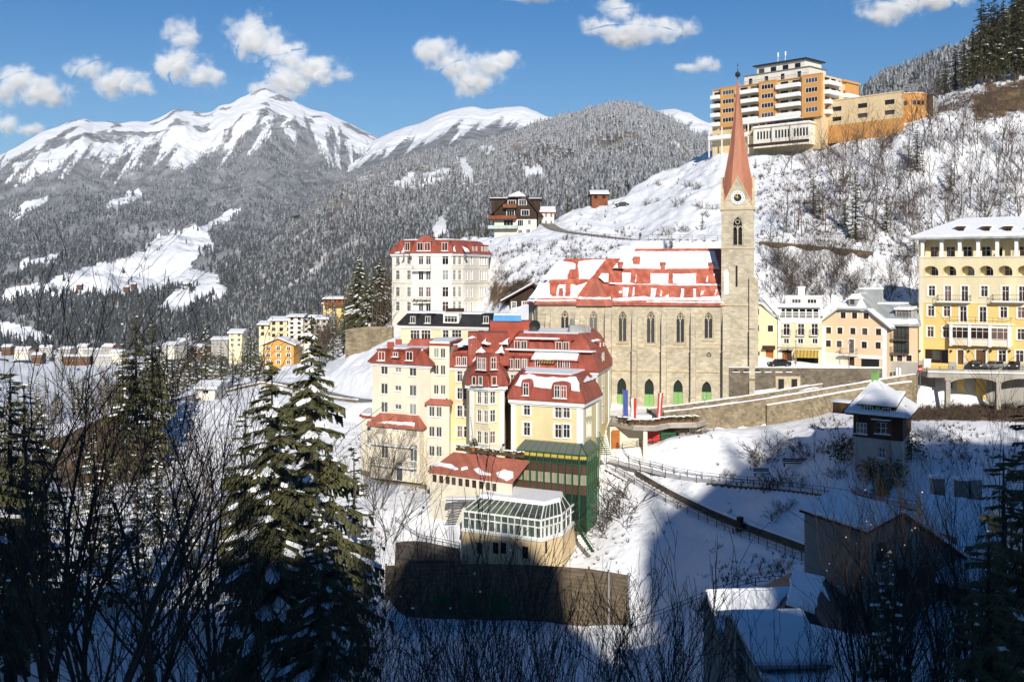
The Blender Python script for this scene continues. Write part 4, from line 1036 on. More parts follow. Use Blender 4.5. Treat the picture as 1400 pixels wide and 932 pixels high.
 fields = [[(760,358),(770,357),(783,359),(787,361),(787,374),(776,374.5),(776,382),(745,383),(741,383)], [(791,358),(800,356),(828,355),(818,368),(812,376),(806,382),(791,382),(791,373),(789,364)], [(737,387),(752,387),(752,404),(757,407),(762,406),(783,406),(790,405),(789,408),(723,408),(729,400)], [(762,391),(765,389),(774,389),(773,405),(770,405),(770,394),(764,395),(763,405),(760,404)], [(780,389),(785,389),(788,391),(803,386),(794,399),(788,406),(779,406)], [(721,410),(787,410),(788,412),(720,412.5)]]
 for i, f in enumerate(fields): snow_px(ch.root, f, P2, n2, 0.2, 140+i, 0.12, 0.5)
 n3 = (q1-q0).cross(ap-q0).normalized(); n3 = -n3 if n3.z < 0 else n3
 snow_px(ch.root, [(791,406),(835,406.5),(837,410),(790,409.5)], q0+n3*0.02, n3, 0.18, 160, 0.2, 0.6)
 n4 = (a1-c0).cross(m0-c0).normalized(); n4 = -n4 if n4.z < 0 else n4
 snow_patch('snow_patch', [c0.lerp(m0, .05)+V((-.4,.3,0)), c0.lerp(m0, 0.9)+V((-.1,.2,0)), a1.lerp(m0, 0.7), a1.lerp(m0, .1)][::-1], n4, 0.2, ch.root, 170, .2, .8)
 # roof hatches
 for px, py in ((848.5, 363), (906.5, 363.5), (972.5, 364)):
  p = hit_plane(px, py+2.5, P0, nn); mb = MB(); mb.box(p+V((0, 0, 0.2)), 0.75, 0.9, 0.75, -b12); mb.prism([p+d*-0.5+V((0, -0.6, 0.6)), p+d*0.5+V((0, -0.6, 0.6)), p+d*0.5+V((0, 0.7, 1.0)), p-d*0.5+V((0, 0.7, 1.0))], [p+d*-0.5+V((0, -0.6, 0.68)), p+d*0.5+V((0, -0.6, 0.68)), p+d*0.5+V((0, 0.7, 1.08)), p-d*0.5+V((0, 0.7, 1.08))])
  ch.part('roof_hatch', mb, 'worn_red_metal')
 for px, py in ((871, 361), (784, 378)):
  p = hit_plane(px, py, P0 if px > 838 else P2, nn if px > 838 else n2); mb = MB(); mb.box(p+V((0, 0.3, 0.6)), 1.2, 1.4, 1.5, -b12); ch.part('roof_vent', mb, 'worn_red_metal')
 # ---- tower
 ul, ur = U(986.2, 320), U(1031, 320); tw = ur-ul; v0 = -0.25
 zc = zz(286, 188)
 sq = [pt(ul, v0, 0), pt(ur, v0, 0), pt(ur, v0+tw, 0), pt(ul, v0+tw, 0)]
 tws = [Wall((sq[k].x, sq[k].y), (sq[(k+1) % 4].x, sq[(k+1) % 4].y), zb, zc) for k in range(4)]
 zg = zz(243, 188+1)
 for w_ in tws: w_.outer = [(0, zb), (w_.L, zb), (w_.L, zc), (w_.L/2, zg), (0, zc)]
 ch.walls += tws
 TF = tws[0]
 for w_ in (tws[0], tws[1], tws[3]):
  u = w_.L/2; w2 = 1.85; z0 = zz(336, 188); z1 = zz(295.5, 188); w_.reveal = 0.5
  out = pointed(u, z0, w2, z1-z0-w2*0.866); w_.holes.append(out)
  mb = MB(); strip2d(w_, pointed(u, z0+0.1, w2-0.2, z1-z0-w2*.866), 0.1, mb, -0.45, -0.1, closed=True); strip2d(w_, [(u, z0), (u, z1-1.6)], 0.1, mb, -0.45, -0.15)
  for s_ in (-1, 1): strip2d(w_, pointed(u+s_*w2/4, z1-2.9, w2/2-0.1, 0.5, 4)[2:], 0.07, mb, -0.43, -0.17)
  strip2d(w_, [(u+0.36*math.cos(2*math.pi*k/12), z1-0.98+0.36*math.sin(2*math.pi*k/12)) for k in range(12)], 0.07, mb, -0.42, -0.18, closed=True)
  o = ch.part('belfry_window', mb, 'church_stone')
  g = MB(); g.tess(out, [], lambda a, b: w_.pt(a, b, -0.9));
  for k in range(7): stripbox(w_, u-w2/2, u+w2/2, z0+0.2+k*0.55, z0+0.28+k*0.55, -0.8, -0.6, g, 1)
  go = g.build('louvre', M('black_paint', 'dark_wood'), None); go.data.transform(Matrix.Translation(-ch.root.location)); go.parent = o
 u, z1 = TF.uz(1007, 363); _, z0 = TF.uz(1007, 392); TF.holes.append([(u-0.17, z0), (u+0.17, z0), (u+0.17, z1), (u-0.17, z1)])
 mb = MB(); stripbox(TF, u-0.17, u+0.17, z0, z1, -0.49, -0.4, mb); ch.part('slit_window', mb, 'black_paint')
 for py, dd, hh in ((285.5, 0.22, 0.4), (339, 0.14, 0.3), (416.5, 0.18, 0.35)):
  z = zz(py, 188); mb = MB(); ps = [(p.x, p.y) for p in sq]; mb.prism(loop3(offset(ps, dd), z-hh/2), loop3(offset(ps, dd), z+hh/2)); ch.part('string_course', mb, 'sand_trim')
 # tower buttresses
 def tbut(u, w_, zt_, dmx):
  mb = MB(); hz = zt_-zb
  for (f0, f1, dd) in ((0, 0.45, dmx), (0.45, 0.72, dmx*0.75), (0.72, 1.0, dmx*0.5)):
   mb.prism([TF.pt(u-w_/2, zb+hz*f0, 0), TF.pt(u+w_/2, zb+hz*f0, 0), TF.pt(u+w_/2, zb+hz*f0, dd), TF.pt(u-w_/2, zb+hz*f0, dd)], [TF.pt(u-w_/2, zb+hz*f1, 0), TF.pt(u+w_/2, zb+hz*f1, 0), TF.pt(u+w_/2, zb+hz*f1-0.4, dd), TF.pt(u-w_/2, zb+hz*f1-0.4, dd)])
  ch.part('buttress', mb, 'church_stone')
 tbut(TF.L-0.35, 0.95, zz(378, 188), 1.2)
 mb = MB(); sw = tws[1]; hz = zz(378, 188)-zb
 for f0, f1, dd in ((0, 0.45, 1.0), (0.45, 1.0, 0.7)): mb.prism([sw.pt(0.1, zb+hz*f0, 0), sw.pt(1.0, zb+hz*f0, 0), sw.pt(1.0, zb+hz*f0, dd), sw.pt(0.1, zb+hz*f0, dd)], [sw.pt(0.1, zb+hz*f1, 0), sw.pt(1.0, zb+hz*f1, 0), sw.pt(1.0, zb+hz*f1-.4, dd), sw.pt(0.1, zb+hz*f1-.4, dd)])
 ch.part('buttress', mb, 'church_stone')
 # blind niche next to the roof
 mb = MB(); u, z0 = TF.uz(993.2, 402); _, z1 = TF.uz(993.2, 366); strip2d(TF, pointed(u, z0, 1.0, z1-z0-0.87)[1:]+pointed(u, z0, 1.0, z1-z0-.87)[:1], 0.13, mb, 0.0, 0.09); mb.tess(pointed(u, z0, 0.9, z1-z0-0.8), [], lambda a, b: TF.pt(a, b, 0.015), 1); ch.part('niche', mb, 'church_stone', 'snow')
 # gable copings, clock faces
 for w_ in tws:
  mb = MB(); strip2d(w_, [(-0.1, zc), (w_.L/2, zg+0.1), (w_.L+0.1, zc)], 0.13, mb, -0.35, 0.12); ch.part('gable_coping', mb, 'sand_trim')
 for w_ in (tws[0], tws[3]):
  u = w_.L/2; z = zz(270.5, 188) ; ring = lambda r, d0: [w_.pt(u+r*math.cos(2*math.pi*k/24), z+r*math.sin(2*math.pi*k/24), d0) for k in range(24)]
  mb = MB(); mb.prism(ring(1.18, 0.02), ring(1.18, 0.10)); o = ch.part('clock_face', mb, 'white_paint')
  mb = MB(); mb.prism(ring(0.66, 0.101), ring(0.66, 0.12))
  for k in range(12):
   a = 2*math.pi*k/12; p = w_.pt(u+0.92*math.cos(a), z+0.92*math.sin(a), 0.112);
   strip2d(w_, [(u+0.80*math.cos(a), z+0.80*math.sin(a)), (u+1.05*math.cos(a), z+1.05*math.sin(a))], 0.05, mb, 0.101, 0.112)
  do = mb.build('dial', M('black_paint'), None); do.data.transform(Matrix.Translation(-ch.root.location)); do.parent = o
  for ln, a, rr in ((0.55, math.radians(150), 0.07), (0.78, math.radians(97), 0.05)):
   mb = MB(); strip2d(w_, [(u-0.12*math.cos(a), z-0.12*math.sin(a)), (u+ln*math.cos(a), z+ln*math.sin(a))], rr, mb, 0.121, 0.15)
   ho = mb.build('hand', M('gold'), None); ho.data.transform(Matrix.Translation(-ch.root.location)); ho.parent = o
 # spire: eight faces flaring over the four gables
 cen = pt((ul+ur)/2, v0+tw/2, 0); mb = MB(); N = 8
 lv = [(zc+0.3, tw*0.488), (zz(262, 188), tw*0.465), (zz(245, 188), tw*0.43), (zz(225, 188), tw*0.345), (zz(200, 188), tw*0.245), (zz(166, 188), tw*0.145), (zz(130, 188), tw*0.058), (zz(106, 188), tw*0.014)]
 loops = []
 for z, r_ in lv: loops.append([cen+V((0, 0, z))+V((r_/math.cos(math.pi/8)*math.cos(2*math.pi*(k+0.5)/8-b12), r_/math.cos(math.pi/8)*math.sin(2*math.pi*(k+0.5)/8-b12), 0)) for k in range(8)])
 for a, b in zip(loops[:-1], loops[1:]): mb.prism(a, b, 0, False, False)
 for k in range(8):
  for a, b in zip(loops[:-1], loops[1:]): mb.tube(a[k], b[k], 0.07, 0.06, 4)
 ch.part('spire', mb, 'spire_copper')
 for k, w_ in enumerate(tws):                                     # little gable roofs running back into the spire
  mb = MB(); c_ = V((cen.x, cen.y, 0)); a, b, t = w_.pt(0, zc, 0.1), w_.pt(w_.L, zc, 0.1), w_.pt(w_.L/2, zg+0.12, 0.1); bk = w_.pt(w_.L/2, zg+0.12, -tw*0.36)
  mb.poly([a, t, bk]); mb.poly([t, b, bk]); mb.poly([w_.pt(0, zc, 0), a, bk]); mb.poly([b, w_.pt(w_.L, zc, 0), bk]); ch.part('gable_roof', mb, 'spire_copper')
 mb = MB(); top = cen+V((0, 0, zz(106, 188))); mb.tube(top-V((0, 0, .6)), top+V((0, 0, 3.0)), 0.06, 0.03, 5)
 for k in range(6):
  a0, a1 = math.pi*k/6-math.pi/2, math.pi*(k+1)/6-math.pi/2; mb.tube(top+V((0, 0, 0.9+0.48*math.sin(a0))), top+V((0, 0, 0.9+0.48*math.sin(a1))), 0.02+0.48*math.cos(a0), 0.02+0.48*math.cos(a1), 10)
 mb.tube(top+V((0, 0, 1.35)), top+V((0, 0, 1.7)), 0.12, 0.05, 6)
 mb.box(top+V((0, 0, 2.5)), 0.5, 0.05, 0.06); ch.part('finial', mb, 'dark_metal')
 ch.done()
mat('sand_trim', (0.55, 0.46, 0.30), var=0.15, scale=0.8)
mat('dark_trim', (0.12, 0.10, 0.085), var=0.15)
church()


# ------------------------------------------------------------ the big hotel in the middle
def hotel():
 H = Bld('hotel', 660, 165, zz(690, 165), 'large cream and yellow hotel with red mansard roofs stepping down in front of the church', 'hotel', ('cream_plaster', 'yellow_plaster', 'pale_yellow_plaster', 'grey_plaster', 'rubble_stone', 'white_paint'))
 zb = -46.0
 # cream block on the left
 L = chain([(509, 178.5), (588, 172.6), (589.5, 177)], 12); ze = zz(497, 175.5)
 w = H.ring(L, zb, ze, 0); wl = w[0]
 grid(H, wl, (525, 564), (505.5, 532.5, 558), 545, 1.35, 1.7, 'light')
 grid(H, wl, (544,), (505.5, 532.5-2, 556), 545, 1.3, 0.8, 'light')
 cornice(H, L, ze-0.02, 0.3, 0.35)
 mb = MB(); top = mansard(mb, L, ze+0.28, zz(478, 177), 0.75, 1.0, 0, steps=2, bulge=0.06); H.part('mansard_roof', mb, 'red_metal')
 zt = zz(478, 177)
 flat_snow(H.root, offset(L, -1.2), zt, 0.3, 1)
 mb = MB();
 for px, Y in ((534, 178.5), (545, 186), (572, 184)): mb = MB(); mb.box(V((*xy(px, Y), zt+0.5)), 1.0, 1.0, 1.3, 0); H.part('chimney', mb, 'red_trim')
 mb = MB(); c = V((*xy(584, 183), zt)); mb.prism([c+V((-3.5, -1.5, 0)), c+V((3.5, -1.5, 0)), c+V((3.5, 2, 0)), c+V((-3.5, 2, 0))], [c+V((-2.6, -0.6, 1.4)), c+V((2.6, -0.6, 1.4)), c+V((2.6, 1.2, 1.4)), c+V((-2.6, 1.2, 1.4))]); H.part('roof_house', mb, 'red_metal')
 for px, ww in ((525, 1.3), (544, 1.0), (563, 1.3)): dormer(H, wl, px, 486 if ww > 1.1 else 484, ww, 1.4 if ww > 1.1 else 0.7, 2.2, 'light', 'flat', 'red_metal', inset=-0.62)
 mb = MB(); stripbox(wl, 0, wl.L, wl.uz(548, 658)[1]-9, wl.uz(548, 658)[1], 0.0, 0.25, mb); H.part('plinth', mb, 'rubble_stone')
 # its shallow bay with the red weathering roof
 u0, z1 = wl.uz(513, 584); u1, _ = wl.uz(580, 584); z1 = wl.uz(548, 582)[1]; z0 = wl.uz(548, 655)[1]; dd = 1.2
 mb = MB(); bay = Wall((wl.pt(u0, 0, dd).x, wl.pt(u0, 0, dd).y), (wl.pt(u1, 0, dd).x, wl.pt(u1, 0, dd).y), z0, z1, 0)
 grid(H, bay, (521.5, 562.5), (588,), 545, 2.0, 1.75, 'light', mull=2, trans=(0.68,)); grid(H, bay, (541,), (584.5,), 545, 1.2, 0.7, 'light')
 grid(H, bay, (525.5, 565), (617, ), 545, 1.4, 2.6, 'light', trans=(0.75,)); grid(H, bay, (565,), (637,), 545, 1.3, 1.6, 'light'); grid(H, bay, (545.5,), (644,), 545, 1.3, 3.0, 'single', pane='light_glass')
 H.walls.append(bay)
 for a, b in ((u0, 0), (u1, 1)):
  q0, q1 = wl.pt(a, 0, 0.0), wl.pt(a, 0, dd); H.walls.append(Wall((q0.x, q0.y), (q1.x, q1.y), z0, z1, 0) if b == 0 else Wall((q1.x, q1.y), (q0.x, q0.y), z0, z1, 0))
 mb = MB(); o_ = 0.55
 mb.prism([wl.pt(u0-o_, z1-0.1, 0.01), wl.pt(u0-o_, z1-0.1, dd+o_), wl.pt(u1+o_, z1-0.1, dd+o_), wl.pt(u1+o_, z1-0.1, 0.01)], [wl.pt(u0-o_, z1+0.12, 0.01), wl.pt(u0-o_, z1+0.12, dd+o_), wl.pt(u1+o_, z1+0.12, dd+o_), wl.pt(u1+o_, z1+0.12, 0.01)])
 mb.prism([wl.pt(u0-o_, z1+0.12, 0.01), wl.pt(u0-o_, z1+0.12, dd+o_), wl.pt(u1+o_, z1+0.12, dd+o_), wl.pt(u1+o_, z1+0.12, 0.01)], [wl.pt(u0+1.2, z1+1.9, 0.01), wl.pt(u0+1.2, z1+1.9, 0.3), wl.pt(u1-1.0, z1+1.9, 0.3), wl.pt(u1-1.0, z1+1.9, 0.01)], cap_a=False)
 H.part('canopy_roof', mb, 'pale_red_metal')
 sl = (wl.pt(0, 1.78, 0.3)-wl.pt(0, 0, dd+o_)).normalized(); nn = wl.d.cross(sl); nn = -nn if nn.z < 0 else nn
 a = lambda u, t: wl.pt(u, z1+0.12, dd+o_).lerp(wl.pt(u, z1+1.9, 0.3), t)
 snow_patch('snow_patch', [a(u0+1.5, .12), a(u1-.8, .12), a(u1-0.9, .45), a(u0+3, .35)], nn, 0.18, H.root, 5, .15, .5)
 balcony(H, wl, u0+0.2, u1-1.0, wl.uz(548, 606)[1], 1.9, 'solid', 0.02, 0.25)
 balcony(H, wl, u0+0.4, u1-0.6, wl.uz(548, 634)[1], 2.1, 'rail', 0.95, 0.2)
 # low side wing on the far left
 S = chain([(494, 180.5), (511, 178.8)], 8); ws = H.ring(S, zb, zz(570, 180), 0)
 grid(H, ws[0], (504,), (581.5, 602), 504, 1.1, 1.5, 'light')
 mb = MB(); mb.prism(loop3(offset(S, 0.35), zz(570, 180)), loop3(offset(S, 0.35), zz(570, 180)+0.3)); H.part('flat_roof', mb, 'red_trim'); flat_snow(H.root, offset(S, 0.15), zz(570, 180)+0.3, 0.3, 2)
 mb = MB(); stripbox(ws[0], 0, ws[0].L, -48, wl.uz(505, 645)[1], 0.0, 0.2, mb); H.part('plinth', mb, 'rubble_stone')
 # narrow cream strip with its own projecting lower storeys
 K = chain([(587, 174.3), (614.5, 173.0), (615, 176)], 11); wk = H.ring(K, zb, zz(472, 173.5), 0)[0]
 grid(H, wk, (596, 605.2), (482.5, 505.5, 532.5), 600, 0.95, 1.5, 'light')
 mb = MB(); mb.prism(loop3(offset(K, 0.2), zz(472, 173.5)), loop3(offset(K, 0.2), zz(472, 173.5)+0.3)); H.part('flat_roof', mb, 'red_trim'); flat_snow(H.root, offset(K, 0.0), zz(472, 173.5)+0.3, 0.3, 3)
 K2 = chain([(584, 172.2), (614.5, 170.8), (615, 173.4)], 1.5); wk2 = H.ring(K2, zb, zz(552, 172), 0)[0]
 grid(H, wk2, (590, 599.8), (562.5,), 595, 1.0, 1.6, 'plain', pane='window_glass'); grid(H, wk2, (590, 599.8), (590, 616.5, 643), 595, 1.0, 1.6, 'light')
 mb = MB(); zt2 = zz(552, 172); mb.prism(loop3(offset(K2, 0.4), zt2-0.05), loop3(offset(K2, 0.4), zt2+0.15)); mb.prism(loop3(offset(K2, 0.38), zt2+0.15), loop3(offset(K2, -0.5), zt2+0.8), cap_a=False); H.part('canopy_roof', mb, 'pale_red_metal'); flat_snow(H.root, offset(K2, -0.62), zt2+0.8, 0.15, 4)
 # yellow strip
 Y1 = chain([(614.3, 174.5), (645, 173.2)], 10); zy = zz(502, 174); wy = H.ring(Y1, zb, zy, 1)[0]
 grid(H, wy, (628.5, 637.5), (514, 538, 562, 590), 630, 1.0, 1.75, 'std', tw=0.22); grid(H, wy, (628.5, 637.5), (617,), 630, 1.0, 1.7, 'std', tw=0.2, pane='light_glass')
 mb = MB(); stripbox(wy, 0, wy.L, wy.uz(630, 604)[1]-14, wy.uz(630, 604)[1], 0.0, 0.12, mb); H.part('plinth', mb, 'cream_plaster')
 cornice(H, Y1, zy-0.02, 0.3, 0.35)
 mb = MB(); mansard(mb, Y1, zy+0.28, zz(474, 175.5), 0.6, 0.9); H.part('mansard_roof', mb, 'red_metal'); flat_snow(H.root, [(a, b) for a, b in offset(Y1, -1.2)], zz(474, 175.5), 0.3, 6)
 for px in (628.5, 636.5): dormer(H, wy, px, 493, 0.85, 1.45, 1.2, 'plain', 'flat', 'red_metal', inset=-0.5, winkw=dict(pane='light_glass'))
 # centre bay with bowed red roof
 C = chain([(642.2, 166.0), (668, 163.4), (689.5, 164.6), (692, 171.5)], 9); C[-1] = xy(637.5, 172.5); C = C[:4]+[xy(692, 176), xy(638, 176), xy(637.6, 172.5)]
 zc = zz(527, 165); wc = H.ring(C, zb, zc, 2); wf = wc[0]; wf2 = wc[1]
 # one plane for the three-window front
 grid(H, wf, (655, 664), (544, 569, 598), 660, 0.95, 1.75, 'std', tw=0.12, pane='window_glass'); grid(H, wf2, (674,), (543.5, 568.5, 597.5), 674, 0.95, 1.75, 'std', tw=0.12)
 grid(H, wf, (655, 664), (624,), 660, 0.95, 1.6, 'plain', pane='light_glass'); grid(H, wf2, (674,), (623.5,), 674, 0.95, 1.6, 'plain')
 zpl = wf.uz(660, 608)[1]
 for q in (wf, wf2):
  mb = MB(); stripbox(q, 0, q.L, zpl-14, zpl, 0.0, 0.14, mb); H.part('plinth', mb, 'old_cream')
 for q, us in ((wf, (0.35,)), (wf2, (wf2.L-0.5,))):
  for u in us:
   mb = MB(); stripbox(q, u-0.3, u+0.45, zpl, zc-0.5, 0.0, 0.12, mb); H.part('pilaster', mb, 'white_paint')
 cornice(H, C[:4], zc-0.02, 0.45, 0.5)
 mb = MB(); ztc = zz(486.5, 168.5); mansard(mb, C, zc+0.28, ztc, 0.65, 1.9, steps=4, bulge=-0.16); H.part('mansard_roof', mb, 'red_metal')
 dormer(H, wf, 659.5, 497, 1.9, 1.75, 2.8, 'light', 'arch', 'red_metal', inset=-0.15, nwin_=2, winkw=dict(mull=1, trans=(0.6,)))
 dormer(H, wf2, 674.0, 496.5, 0.95, 1.75, 2.8, 'light', 'arch', 'red_metal', inset=-0.15, winkw=dict(mull=1, trans=(0.6,)))
 for q, xs in ((wf, (653.5, 662.5)), (wf2, (672,))):
  for px in xs: dormer(H, q, px, 519.5, 0.75, 1.3, 1.4, 'plain', 'flat', 'red_metal', inset=-0.85, winkw=dict(pane='light_glass', mull=0))
 nn = V((0, -0.55, 0.83))
 for i, pts in enumerate([[(646, 494), (650, 488), (664, 485.5), (681, 486), (683, 488.5), (665, 488), (652, 491), (648, 495)], [(680, 490), (684, 489), (681, 497), (678, 496)]]): snow_px(H.root, pts, P(660, 490, 165.9), nn, 0.2, 20+i, 0.15, 0.5)
 # red roofs climbing behind the bay
 mb = MB(); zA = zz(487, 169.5); zB = zz(455, 176)
 R1 = [xy(640, 170), xy(697, 170), xy(699, 180), xy(638, 180)]; mb.prism(loop3(R1, zA-1.5), loop3([xy(640, 176), xy(694, 176), xy(694, 182), xy(640, 182)], zB)); H.part('upper_roof', mb, 'red_metal')
 nn = V((0, -0.6, 0.8));
 for i, pts in enumerate([[(650, 482), (657, 473), (664, 481), (663, 483)], [(676, 483), (686, 472), (690, 483)], [(658, 470), (663, 461), (665, 468), (672, 470), (666, 471)], [(682, 471), (695, 461), (696, 471)], [(628, 468), (645, 459), (652, 461), (640, 466), (646, 472), (619, 472)]]): snow_px(H.root, pts, P(665, 475, 171.6), nn, 0.12, 30+i, 0.2, 0.5)
 mb = MB(); ro = Wall(xy(644, 172.6), xy(655, 172.4), 0, 1); mb.box(V((*xy(646.5, 173), zz(475, 172))), 1.4, 2.0, 2.7); H.part('dormer', mb, 'red_metal'); wp(H, ro, 646.5, 473, 0.7, 2.2, 'single', hole=False, depth=0.05)
 # main range behind: two roof storeys
 Mf = [xy(690, 172.8), xy(815.5, 166.8), xy(833, 180), xy(833, 195), xy(690, 195)]
 zm = zz(504.5, 172.5); wm = H.ring(Mf, zb, zm, 1); wmf, wms = wm[0], wm[1]
 grid(H, wmf, (701.5,), (519.5, 545, 575), 701, 1.0, 1.7, 'std', pane='window_glass')
 for k, py in enumerate((494.5, 519, 543.5, 568)): wp(H, wms, 824.5, py, 1.3, 2.0, 'std', tw=0.5)
 mb = MB(); stripbox(wms, 0.1, 1.1, zb, zm-0.5, 0, 0.1, mb); stripbox(wms, wms.L-1.2, wms.L-0.1, zb, zm-0.5, 0, 0.1, mb); H.part('pilaster', mb, 'white_paint')
 cornice(H, Mf, zm-0.02, 0.3, 0.35)
 zl = zz(477, 174); mb = MB(); mansard(mb, Mf, zm+0.28, zl, 0.55, 0.9); H.part('mansard_roof', mb, 'red_metal')
 for px in (700, 709.3, 718.8): dormer(H, wmf, px, 497, 0.95, 1.6, 1.4, 'plain', 'flat', 'red_metal', inset=-0.5, winkw=dict(pane='light_glass'))
 mb = MB(); stripbox(wmf, 0.2, wmf.L-0.6, zl-0.05, zl+0.16, -1.6, 0.2, mb); H.part('ledge', mb, 'white_paint')
 # shed roof with snow over the terrace wall
 ua, za = wmf.uz(729, 491.5); ub, _ = wmf.uz(792, 491.5); mb = MB()
 stripbox(wmf, ua, ub, zm-0.4, za, -0.4, 0.3, mb); mb.prism([wmf.pt(ua-.2, za, 0.75), wmf.pt(ub+.2, za, 0.75), wmf.pt(ub+.2, za+0.12, 0.75), wmf.pt(ua-.2, za+0.12, 0.75)], [wmf.pt(ua-.2, za+1.25, -1.0), wmf.pt(ub+.2, za+1.25, -1.0), wmf.pt(ub+.2, za+1.4, -1.0), wmf.pt(ua-.2, za+1.4, -1.0)]); H.part('terrace_room', mb, 'red_metal')
 a_ = lambda u, t: wmf.pt(u, za+0.12, 0.75).lerp(wmf.pt(u, za+1.4, -1.0), t); nn = (wmf.pt(0, 1.28, -1.75)-wmf.pt(0, 0, 0)); nn = wmf.d.cross(nn); nn = -nn if nn.z < 0 else nn
 snow_patch('snow_patch', [a_(ua, -.05), a_(ub-.1, 0), a_(ub-.1, .95), a_(ua, .95)], nn, 0.25, H.root, 40, 0.12, .5)
 fr = Wall((wmf.pt(ua, 0, .3).x, wmf.pt(ua, 0, .3).y), (wmf.pt(ub, 0, .3).x, wmf.pt(ub, 0, .3).y), zm-.4, za)
 for px, ww in ((735, 0.8), (766, 0.9), (775.5, 0.8)): u, z = fr.uz(px, 498.5); win(H, fr, u, z, ww, 1.5, 'plain', hole=False)
 mb = MB(); u0, z0 = fr.uz(738, 492.8); u1, _ = fr.uz(760.5, 494.5)
 for k in range(12): a0 = u0+(u1-u0)*k/12; mb.prism([fr.pt(a0, z0, 0.05), fr.pt(a0+(u1-u0)/12, z0, .05), fr.pt(a0+(u1-u0)/12, z0-0.28, 0.8), fr.pt(a0, z0-0.28, 0.8)], [fr.pt(a0, z0+.03, 0.05), fr.pt(a0+(u1-u0)/12, z0+.03, .05), fr.pt(a0+(u1-u0)/12, z0-0.25, 0.8), fr.pt(a0, z0-0.25, 0.8)], k % 2)
 H.part('awning', mb, 'yellow_stripe', 'brown_wood')
 # top roof storey
 T = [xy(697, 175.2), xy(792, 171.5), xy(806, 172.3), xy(826, 183), xy(826, 193), xy(697, 193)]; zt = zz(455, 176.5)
 mb = MB(); mansard(mb, T, zl+0.12, zt, 0.1, 1.6, steps=4, bulge=-0.12); H.part('upper_roof', mb, 'red_metal')
 wt = Wall(T[0], T[1], zl, zt)
 for px in (708, 717, 764.5, 774.5): dormer(H, wt, px, 471.8+(px-708)*0.025, 1.0, 1.35, 2.2, 'plain', 'flat', 'red_metal', inset=-0.25, winkw=dict(pane='light_glass'))
 mb = MB(); stripbox(wt, wt.uz(703, 465)[0], wt.uz(784, 465)[0], wt.uz(740, 464.5)[1], wt.uz(740, 463.5)[1], -2.6, 0.3, mb); H.part('dormer_roof', mb, 'red_metal')
 a_ = lambda px, d_: wt.pt(wt.uz(px, 464)[0], wt.uz(740, 463.5)[1], d_)
 snow_patch('snow_patch', [a_(705, 0.2), a_(765, 0.2), a_(764, -0.9), a_(706, -0.9)], V((0, 0, 1)), 0.25, H.root, 41, 0.3, .6)
 flat_snow(H.root, [(a, b) for a, b in offset(T, -2.2)], zt, 0.12, 42)
 we = Wall(T[2], T[3], zl, zt)
 for px in (819, 823.5): dormer(H, we, px, 473, 0.55, 1.3, 1.4, 'plain', 'arch', 'red_metal', inset=-0.2, winkw=dict(pane='light_glass', mull=0))
 nn = V((0.35, -0.5, 0.8));
 for i, pts in enumerate([[(808, 466), (815, 463.5), (821, 465), (812, 467.5)], [(802, 468), (805, 465.5), (807, 468)]]): snow_px(H.root, pts, P(812, 466, 176.3), nn, 0.2, 50+i, .1, .4)
 # roof machinery, red lift house with blue tarpaulin
 mb = MB(); lift = [xy(670, 184), xy(728, 183), xy(728, 189), xy(670, 190)]; mb.prism(loop3(lift, zz(470, 184)), loop3(lift, zz(439, 184))); H.part('lift_house', mb, 'red_trim')
 mb = MB(); mb.prism(loop3([xy(674, 183.7), xy(713, 182.9), xy(713, 187), xy(674, 188)], zz(438.7, 184)), loop3([xy(675, 183.9), xy(712, 183.2), xy(712, 187), xy(675, 187.8)], zz(430.5, 184)))
 o = mb.build('tarpaulin', M('blue_tarp')); tag(o, 'bright blue tarpaulin wrapped round the top of the red lift house', 'tarpaulin')
 snow_patch('snow_cover', loop3([xy(675, 183.9), xy(712, 183.2), xy(712, 187), xy(675, 187.8)], zz(430.5, 184)), V((0, 0, 1)), 0.2, H.root, 60, .3, .6)
 mb = MB(); c = V((*xy(787, 178), zt)); mb.box(c+V((0.2, 0, 0.6)), 2.6, 1.6, 1.2, 0.1); mb.box(c+V((1.9, -.5, 0.5)), 0.9, 0.9, 1.0, 0.1); mb.tube(c+V((-.6, 0, 1)), c+V((-.6, 0, 2.2)), .3, .3, 8); H.part('ventilation_unit', mb, 'grey_metal')
 mb = MB(); c = V((*xy(731, 180), zt+1.0)); n_ = 14; rim = [c+V((0.95*math.cos(2*math.pi*k/n_), -0.35, 0.95*math.sin(2*math.pi*k/n_))) for k in range(n_)];
 for k in range(n_): mb.poly([rim[k], rim[(k+1) % n_], c+V((0, 0.05, 0))])
 mb.tube(c, c-V((0, 0, 1.4)), 0.06, 0.06, 5); o = mb.build('satellite_dish', M('dark_metal')); tag(o, 'dark satellite dish on the hotel roof beside the red lift house', 'satellite dish')
 # yellow front block
 R = [xy(699, 161.2), xy(796, 155.8), xy(818.5, 166.2), xy(816, 169.5), xy(699, 174)]; zr = zz(548.5, 158); wr = H.ring(R, zb, zr, 1); f, sd, ls = wr[0], wr[1], wr[4]
 for py, hh in ((560.0, 1.6), (586.3, 1.85)): wp(H, f, 720, py, 1.05, hh, 'std', tw=0.24)
 for py, hh in ((563.6, 1.6), (589.3, 1.85)):
  for px in (762.8, 774.2): wp(H, f, px, py, 1.05, hh, 'std', tw=0.24)
 for py, hh in ((560.5, 1.6), (587, 1.85)):
  for px in (803.2, 806.8): wp(H, sd, px, py, 1.1, hh, 'std', tw=0.2)
 mb = MB(); stripbox(f, 0.02, 0.75, zb, zr-0.6, 0, 0.12, mb); stripbox(f, f.L-0.85, f.L-0.02, zb, zr-0.6, 0, 0.12, mb); H.part('pilaster', mb, 'white_paint')
